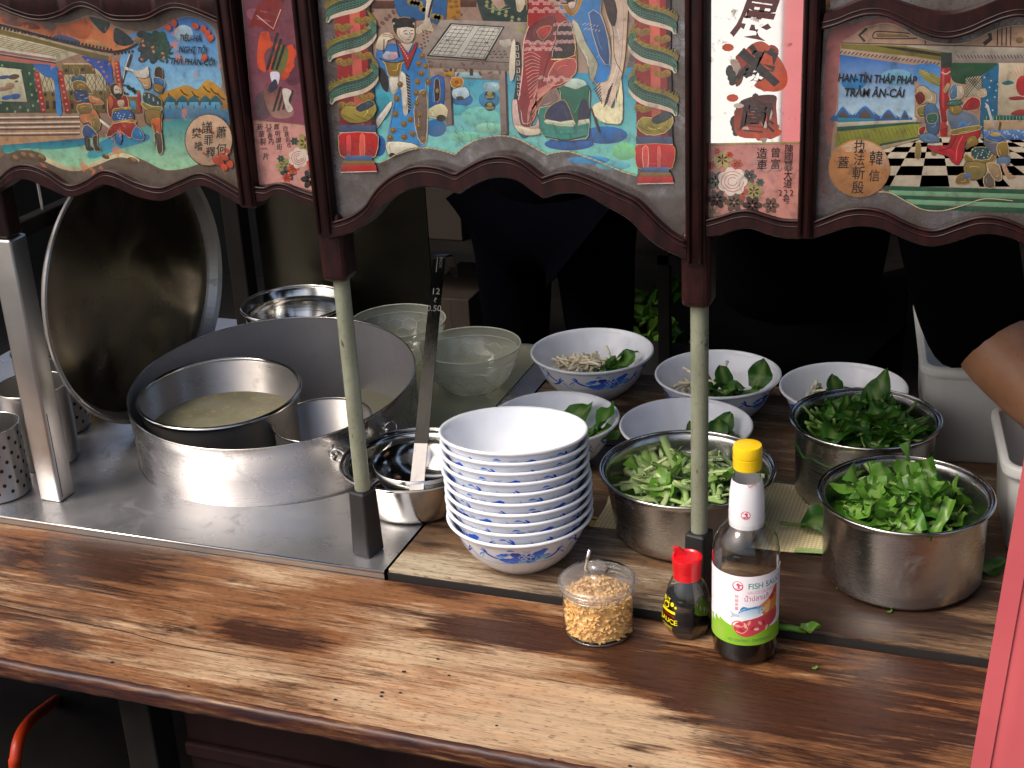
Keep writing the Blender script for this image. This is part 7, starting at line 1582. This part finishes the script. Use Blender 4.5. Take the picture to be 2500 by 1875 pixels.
# ================================================================== things in the dark behind the cart
M['card'] = plain('brown_cardboard', (0.018, 0.010, 0.005), 0.8, var=0.3, scale=14)
M['crate'] = plain('black_crate_plastic', (0.02, 0.02, 0.02), 0.5)
YB = 3.55
def shelf_unit():
    o = thing('storage_shelf', 'dark storage rack standing behind the cooks', 'shelf', (0, YB, GZ + 0.03))
    for z in (0.12, 0.55, 0.95): mesh('board', boxvf(-2.0, 0.2, -0.12, 0.32, z, z + 0.025), M['frame_dark'], o)
    for x in (-2.0, -0.9, 0.17):
        for y in (-0.12, 0.29): mesh('upright', boxvf(x, x + 0.03, y, y + 0.03, 0, 1.30), M['frame_dark'], o)
shelf_unit()
def cbox(label, x0, x1, z0, z1, y0=YB - 0.10, y1=YB + 0.22):
    o = thing('cardboard_box', label, 'box', ((x0 + x1) / 2, y0, z0 + 0.001)); w_ = (x1 - x0) / 2
    mesh('carton', bevbox(-w_, w_, 0, y1 - y0, 0, z1 - z0, 0.003), M['card'], o)
    mesh('tape', boxvf(-0.02, 0.02, -0.0006, -0.0002, (z1 - z0) * 0.55, z1 - z0 - 0.003), plain('packing_tape', (0.03, 0.02, 0.01), 0.5), o)
zs = GZ + 0.03
for (a_, b_, zb, lab) in ((1010, 1135, zs + 0.145, 'lower brown carton on the rack behind the ladle'), (1030, 1130, zs + 0.575, 'upper brown carton on the rack behind the ladle')):
    p0, p1 = at(a_, 600, YB - 0.1), at(b_, 600, YB - 0.1); cbox(lab, p0.x, p1.x, zb, zb + 0.26)
p0, p1 = at(1500, 640, YB - 0.1), at(1720, 640, YB - 0.1)
cr = thing('vegetable_crate', 'black crate heaped with dark leafy greens in the background', 'crate', ((p0.x + p1.x) / 2, YB - 0.08, zs + 0.146))
w_ = (p1.x - p0.x) / 2 + 0.03
mesh('crate_front', boxvf(-w_, w_, 0, 0.012, 0, 0.17), M['crate'], cr); mesh('crate_back', boxvf(-w_, w_, 0.30, 0.312, 0, 0.17), M['crate'], cr); mesh('crate_side', boxvf(-w_, -w_ + 0.012, 0.0121, 0.2999, 0, 0.17), M['crate'], cr); mesh('crate_side', boxvf(w_ - 0.012, w_, 0.0121, 0.2999, 0, 0.17), M['crate'], cr); mesh('crate_floor', boxvf(-w_ + 0.012, w_ - 0.012, 0.0121, 0.2999, 0, 0.012), M['crate'], cr)
ch = thing('herb_heap', 'dark leafy herbs filling the background crate', 'herbs', ((p0.x + p1.x) / 2, YB + 0.07, zs + 0.300)); g2 = random.Random(21)
for i in range(70):
    l = link('leaf', g2.choice(SPIN + CUT), None, ch); l.location = (g2.uniform(-w_ + 0.03, w_ - 0.03), g2.uniform(-0.12, 0.14), g2.uniform(-0.02, 0.07)); l.rotation_euler = (R(g2.gauss(0, 40)), R(g2.gauss(-20, 40)), g2.uniform(0, 6.28)); s_ = g2.uniform(1.2, 2.0); l.scale = (s_,) * 3
sh = thing('roller_shutter', 'ribbed grey green metal shutter panel low in the background', 'shutter', (0, YB + 0.45, 0))
p0, p1 = at(1440, 520, YB + 0.45), at(1900, 520, YB + 0.45)
for k in range(14):
    z = at(1560, 575, YB + 0.45).z + k * 0.022
    mesh('slat', bevbox(p0.x, p1.x, 0, 0.012, z, z + 0.019, 0.004, 2), plain('shutter_paint', (0.09, 0.10, 0.06), 0.5) if k == 0 else bpy.data.materials['shutter_paint'], sh)
p0, p1 = at(865, 600, 2.6), at(905, 600, 2.6)
bx_ = thing('ribbed_panel', 'pale grey ribbed panel standing behind the left green post', 'panel', (0, 2.62, GZ + 0.03))
mesh('panel_sheet', boxvf(p0.x, p1.x, 0, 0.02, 0, 1.05), plain('pale_grey_paint', (0.10, 0.11, 0.10), 0.6), bx_)
for k in range(22): mesh('rib', boxvf(p0.x + 0.002, p1.x - 0.002, -0.005, -0.0002, 0.50 + k * 0.024, 0.512 + k * 0.024), bpy.data.materials['pale_grey_paint'], bx_)
# ================================================================== under the cart, at the street
hs = [at(40, 1900, 1.30), at(38, 1850, 1.30), at(48, 1800, 1.32), at(72, 1762, 1.36), at(110, 1730, 1.45), at(150, 1700, 1.6)]
hs = [hs[0] + Vector((-0.02, 0, -0.25))] + hs
ho = mesh('gas_hose', tube(smoothpts([tuple(p) for p in hs], 5, False), 0.0085, 12), plain('orange_rubber', (0.55, 0.045, 0.008), 0.4), None, smooth=True); tag(ho, 'orange rubber gas hose curving down under the left end of the counter', 'hose')
gc = thing('gas_cylinder', 'grey gas cylinder standing in the dark under the cart', 'cylinder', (-1.32, 1.62, GZ + 0.002))
mesh('tank', lathe([(0, 0.0), (0.12, 0.0), (0.145, 0.03), (0.15, 0.06), (0.15, 0.26), (0.13, 0.32), (0.05, 0.345), (0.03, 0.36), (0, 0.362)], 40), plain('grey_cylinder_paint', (0.11, 0.11, 0.13), 0.45), gc, smooth=True)
mesh('valve', lathe([(0.018, 0.36), (0.018, 0.38), (0.026, 0.381), (0.026, 0.391), (0, 0.392)], 20), M['polished'], gc)
st = thing('metal_stool', 'low grey metal stool frame under the left end of the cart', 'stool', (-1.05, 1.38, GZ + 0.002))
for (x, y) in ((-0.13, -0.1), (0.13, -0.1), (-0.13, 0.1), (0.13, 0.1)): mesh('leg', tube([(x * 1.15, y * 1.15, 0), (x, y, 0.30)], 0.010, 10), plain('dull_grey_metal', (0.12, 0.12, 0.14), 0.4) if 'dull_grey_metal' not in bpy.data.materials else bpy.data.materials['dull_grey_metal'], st, smooth=True)
mesh('seat', bevbox(-0.15, 0.15, -0.12, 0.12, 0.30, 0.315, 0.004), bpy.data.materials['dull_grey_metal'], st)
# added unseen: white table and red bench that give the mirror strip its reflection
tb = thing('added_table', 'long white folding table added out of view to brighten the mirror strip', 'table', (-0.672, -1.0, GZ), (0, 0, R(-9.75)))
mesh('table_top', bevbox(-1.1, 0.0, -3.7, 0.35, 0.70, 0.74, 0.006), plain('white_table_top', (0.72, 0.71, 0.68), 0.5, var=0.06), tb)
for x in (-1.05, -0.06):
    for y in (-3.6, 0.28): mesh('leg', tube([(x, y, 0), (x, y, 0.6995)], 0.016, 12), M['steel'], tb, smooth=True)
bo = thing('bench', 'long narrow red bench added out of view to redden the mirror strip', 'bench', (-0.672, -1.0, GZ), (0, 0, R(-9.75)))
mesh('seat', bevbox(0.006, 0.13, -3.7, 0.35, 0.70, 0.735, 0.006), M['redcloth'], bo)
for y in (-3.5, -1.7, 0.2): mesh('leg', bevbox(0.03, 0.10, y, y + 0.05, 0, 0.6995, 0.004), M['redcloth'], bo)

# ================================================================== people
def skin_mesh(name, joints, links, sub=2):
    """joints: (xyz, rx, ry); grows one continuous surface over the skeleton"""
    me = bpy.data.meshes.new(name); me.from_pydata([j[0] for j in joints], links, []); me.update()
    o = bpy.data.objects.new(name, me); COL.objects.link(o)
    m_ = o.modifiers.new('skin', 'SKIN'); m_.use_smooth_shade = True
    if not me.skin_vertices:
        bpy.context.view_layer.objects.active = o
        bpy.ops.mesh.customdata_skin_add()
    for i, j in enumerate(joints):
        sv = me.skin_vertices[0].data[i]; sv.radius = (j[1], j[2]); sv.use_root = (i == 0)
    s_ = o.modifiers.new('sub', 'SUBSURF'); s_.levels = sub; s_.render_levels = sub
    bpy.context.view_layer.update(); dg = bpy.context.evaluated_depsgraph_get()
    out = bpy.data.meshes.new_from_object(o.evaluated_get(dg)); out.name = name
    bpy.data.objects.remove(o); bpy.data.meshes.remove(me)
    out.polygons.foreach_set('use_smooth', [True] * len(out.polygons)); out.materials.clear()
    return out
def skinmat():
    t = NT('skin'); v = t.coord(); f = t.noise(v, 25, 5, 0.6)
    c = t.ramp(f, [(0.3, (0.36, 0.165, 0.085, 1)), (0.7, (0.47, 0.235, 0.13, 1))])
    hair = t.noise(t.coord((300, 60, 60)), 2.0, 3)
    c = t.mix(t.math('MULTIPLY', t.ramp(hair, [(0.25, 1.0), (0.36, 0.0)]), 0.5), c, (0.08, 0.035, 0.02, 1))
    return t.done(t.bsdf(color=c, rough=0.45, sss=0.08, normal=t.bump(t.noise(v, 260, 3), 0.15, 0.0006)))
M['skin'] = skinmat()
M['blackcloth'] = plain('black_cotton', (0.0013, 0.0013, 0.0016), 1.0, var=0.2, scale=60, spec=0.03)
M['navy'] = plain('navy_trousers', (0.0008, 0.0009, 0.0020), 1.0, var=0.2, scale=60, spec=0.02)
M['hair'] = plain('black_hair', (0.008, 0.007, 0.007), 0.5)
def person(label, o_, pel, waist, chest, neck, head, shR, elR, wrR, haR, shL, elL, wrL, haL, hipR, knR, anR, hipL, knL, anL, face, cloth_, trous):
    root = thing('person', label, 'person', (pel[0], pel[1], GZ + 0.03)); T = lambda p: tuple(Vector(p) - Vector(root.location))
    Jn, Ln = [], []
    def J(p, a_, b_=None): Jn.append((T(p), a_, b_ or a_)); return len(Jn) - 1
    f_ = Vector(face).normalized(); side = f_.cross(Vector((0, 0, 1))).normalized()
    ip = J(pel, .07, .06); iw = J(waist, .095, .075); ic = J(chest, .11, .08); inn = J(neck, .05); ih0 = J(Vector(neck).lerp(Vector(head), .45) + f_ * 0.01, .07, .078); ih1 = J(Vector(head), .072, .085); ih2 = J(Vector(head) + Vector((0, 0, 0.085)), .05, .06)
    Ln += [(ip, iw), (iw, ic), (ic, inn), (inn, ih0), (ih0, ih1), (ih1, ih2)]
    for sh_, el, wr, ha in ((shR, elR, wrR, haR), (shL, elL, wrL, haL)):
        a0 = J(sh_, .055); a1 = J(el, .054); am = J(Vector(el).lerp(Vector(wr), .3), .057); a2 = J(wr, .032, .028); a3 = J(Vector(wr).lerp(Vector(ha), .75), .034, .016)
        Ln += [(ic, a0), (a0, a1), (a1, am), (am, a2), (a2, a3)]
        d = (Vector(ha) - Vector(wr)).normalized(); u = d.cross(Vector((0, 0, 1))).normalized(); k = d.cross(u)
        for q, L in zip((-0.03, -0.01, 0.01, 0.03), (0.066, 0.078, 0.074, 0.056)):
            b0 = Vector(wr).lerp(Vector(ha), .85) + u * q
            f1 = J(b0, .009); f2 = J(b0 + d * L * .5 + k * .006, .0085); f3 = J(b0 + d * L * .85 + k * .022, .0075); Ln += [(a3, f1), (f1, f2), (f2, f3)]
        b0 = Vector(wr).lerp(Vector(ha), .35) - u * 0.032; f1 = J(b0, .011); f2 = J(b0 - u * .02 + d * .03, .010); f3 = J(b0 - u * .022 + d * .055, .0085); Ln += [(a2, f1), (f1, f2), (f2, f3)]
    for hp_, kn, an in ((hipR, knR, anR), (hipL, knL, anL)):
        b0 = J(hp_, .055); b1 = J(kn, .05); b2 = J(Vector(kn).lerp(Vector(an), .35), .046); b3 = J(an, .036); b4 = J(Vector(an) + Vector((f_.x, f_.y, 0)) * .14 + Vector((0, 0, -.03)), .035, .025); Ln += [(ip, b0), (b0, b1), (b1, b2), (b2, b3), (b3, b4)]
    me = skin_mesh('body', Jn, Ln); link('body', me, M['skin'], root)
    # shirt, trousers, hair
    sj = [(T(Vector(waist) + Vector((0, 0, .02))), .165, .125), (T(chest), .175, .125), (T(Vector(neck) - Vector((0, 0, .045))), .075, .075), (T(Vector(pel) + Vector((0, 0, -0.06))), .150, .120)]; slk = [(0, 1), (1, 2), (0, 3)]
    for sh_, el, wr in ((shR, elR, wrR), (shL, elL, wrL)):
        k = len(sj); sj += [(T(sh_), .095, .095), (T(Vector(sh_).lerp(Vector(el), .5)), .085, .085), (T(el), .078, .078), (T(Vector(el).lerp(Vector(wr), .20)), .074, .074)]; slk += [(1, k), (k, k + 1), (k + 1, k + 2), (k + 2, k + 3)]
    link('shirt', skin_mesh('shirt', sj, slk), cloth_, root)
    tj = [(T(pel), .165, .125)]; tlk = []
    for hp_, kn, an in ((hipR, knR, anR), (hipL, knL, anL)):
        k = len(tj); tj += [(T(hp_), .105, .11), (T(Vector(hp_).lerp(Vector(kn), .5)), .090, .095), (T(kn), .075, .075), (T(Vector(kn).lerp(Vector(an), .5)), .070, .070), (T(Vector(an) + Vector((0, 0, .03))), .062, .062)]; tlk += [(0, k), (k, k + 1), (k + 1, k + 2), (k + 2, k + 3), (k + 3, k + 4)]
    link('trousers', skin_mesh('trousers', tj, tlk), trous, root)
    hv = Vector(T(head)); hw = lathe([(0.0, 0.118), (0.045, 0.106), (0.078, 0.075), (0.090, 0.035), (0.090, -0.005), (0.084, -0.030)], 28, lambda k, a_, r_, z_: 0.004 * math.sin(a_ * 9 + k))
    mesh('hair', moved(hw, Matrix.Translation(hv - f_ * 0.022 + Vector((0, 0, 0.012))) @ Vector((f_.x, f_.y, 0.55)).normalized().to_track_quat('X', 'Z').to_matrix().to_4x4() @ Matrix.Rotation(R(-28), 4, 'Y')), M['hair'], root, smooth=True)
    # face: nose, eyes, mouth, ears
    no = mesh('nose', moved(([(0, -.008, 0), (0, .008, 0), (.022, 0, -.004), (.004, 0, .04)], [(0, 2, 3), (2, 1, 3), (0, 1, 2), (0, 3, 1)]), Matrix.Translation(hv + f_ * .082 + Vector((0, 0, -.03))) @ Matrix.Rotation(math.atan2(f_.y, f_.x), 4, 'Z')), M['skin'], root)
    for q in (-1, 1):
        mesh('eye', moved(lathe([(0, .006), (.009, .003), (.012, 0)], 14), Matrix.Translation(hv + f_ * .080 + side * .032 * q + Vector((0, 0, .008))) @ f_.to_track_quat('Z', 'Y').to_matrix().to_4x4()), M['hair'], root, smooth=True)
        mesh('ear', moved(lathe([(0, .010), (.014, .006), (.020, 0)], 14), Matrix.Translation(hv + side * .074 * q + Vector((0, 0, -.01))) @ (side * q).to_track_quat('Z', 'Y').to_matrix().to_4x4()), M['skin'], root, smooth=True)
    mesh('mouth', moved(lathe([(0, .003), (.018, .002), (.022, 0)], 14), Matrix.Translation(hv + f_ * .083 + Vector((0, 0, -.06))) @ f_.to_track_quat('Z', 'Y').to_matrix().to_4x4() @ Matrix.Scale(0.3, 4, (0, 1, 0))), plain('lips', (0.25, 0.09, 0.07), 0.4) if 'lips' not in bpy.data.materials else bpy.data.materials['lips'], root, smooth=True)
    return root
person('person in a black shirt behind the counter reaching an arm into a white tub', None,
       (-0.385, 2.455, 0.06), (-0.375, 2.41, 0.24), (-0.345, 2.27, 0.43), (-0.315, 2.17, 0.575), (-0.295, 2.10, 0.68),
       (-0.145, 2.10, 0.470), (-0.058, 1.868, 0.238), (0.112, 1.780, 0.092), (0.175, 1.745, 0.060),
       (-0.520, 2.27, 0.50), (-0.600, 2.44, 0.27), (-0.500, 2.62, 0.17), (-0.43, 2.66, 0.14),
       (-0.29, 2.46, -0.02), (-0.27, 2.47, -0.36), (-0.27, 2.50, -0.72), (-0.48, 2.46, -0.02), (-0.49, 2.47, -0.36), (-0.49, 2.50, -0.72), (0.25, -1, -0.5), M['blackcloth'], M['blackcloth'])
person('person in dark navy trousers standing in the background between cart and rack', None,
       (-1.035, 3.00, 0.08), (-1.035, 3.00, 0.24), (-1.035, 3.01, 0.45), (-1.035, 3.01, 0.62), (-1.035, 3.00, 0.74),
       (-0.86, 3.01, 0.56), (-0.80, 3.05, 0.29), (-0.86, 3.20, 0.12), (-0.90, 3.26, 0.06), (-1.21, 3.01, 0.56), (-1.27, 3.05, 0.29), (-1.21, 3.20, 0.12), (-1.17, 3.26, 0.06),
       (-0.935, 3.00, 0.0), (-0.925, 3.0, -0.36), (-0.92, 3.03, -0.72), (-1.135, 3.00, 0.0), (-1.135, 3.0, -0.36), (-1.14, 3.03, -0.72), (-0.3, 1, 0), M['navy'], M['navy'])
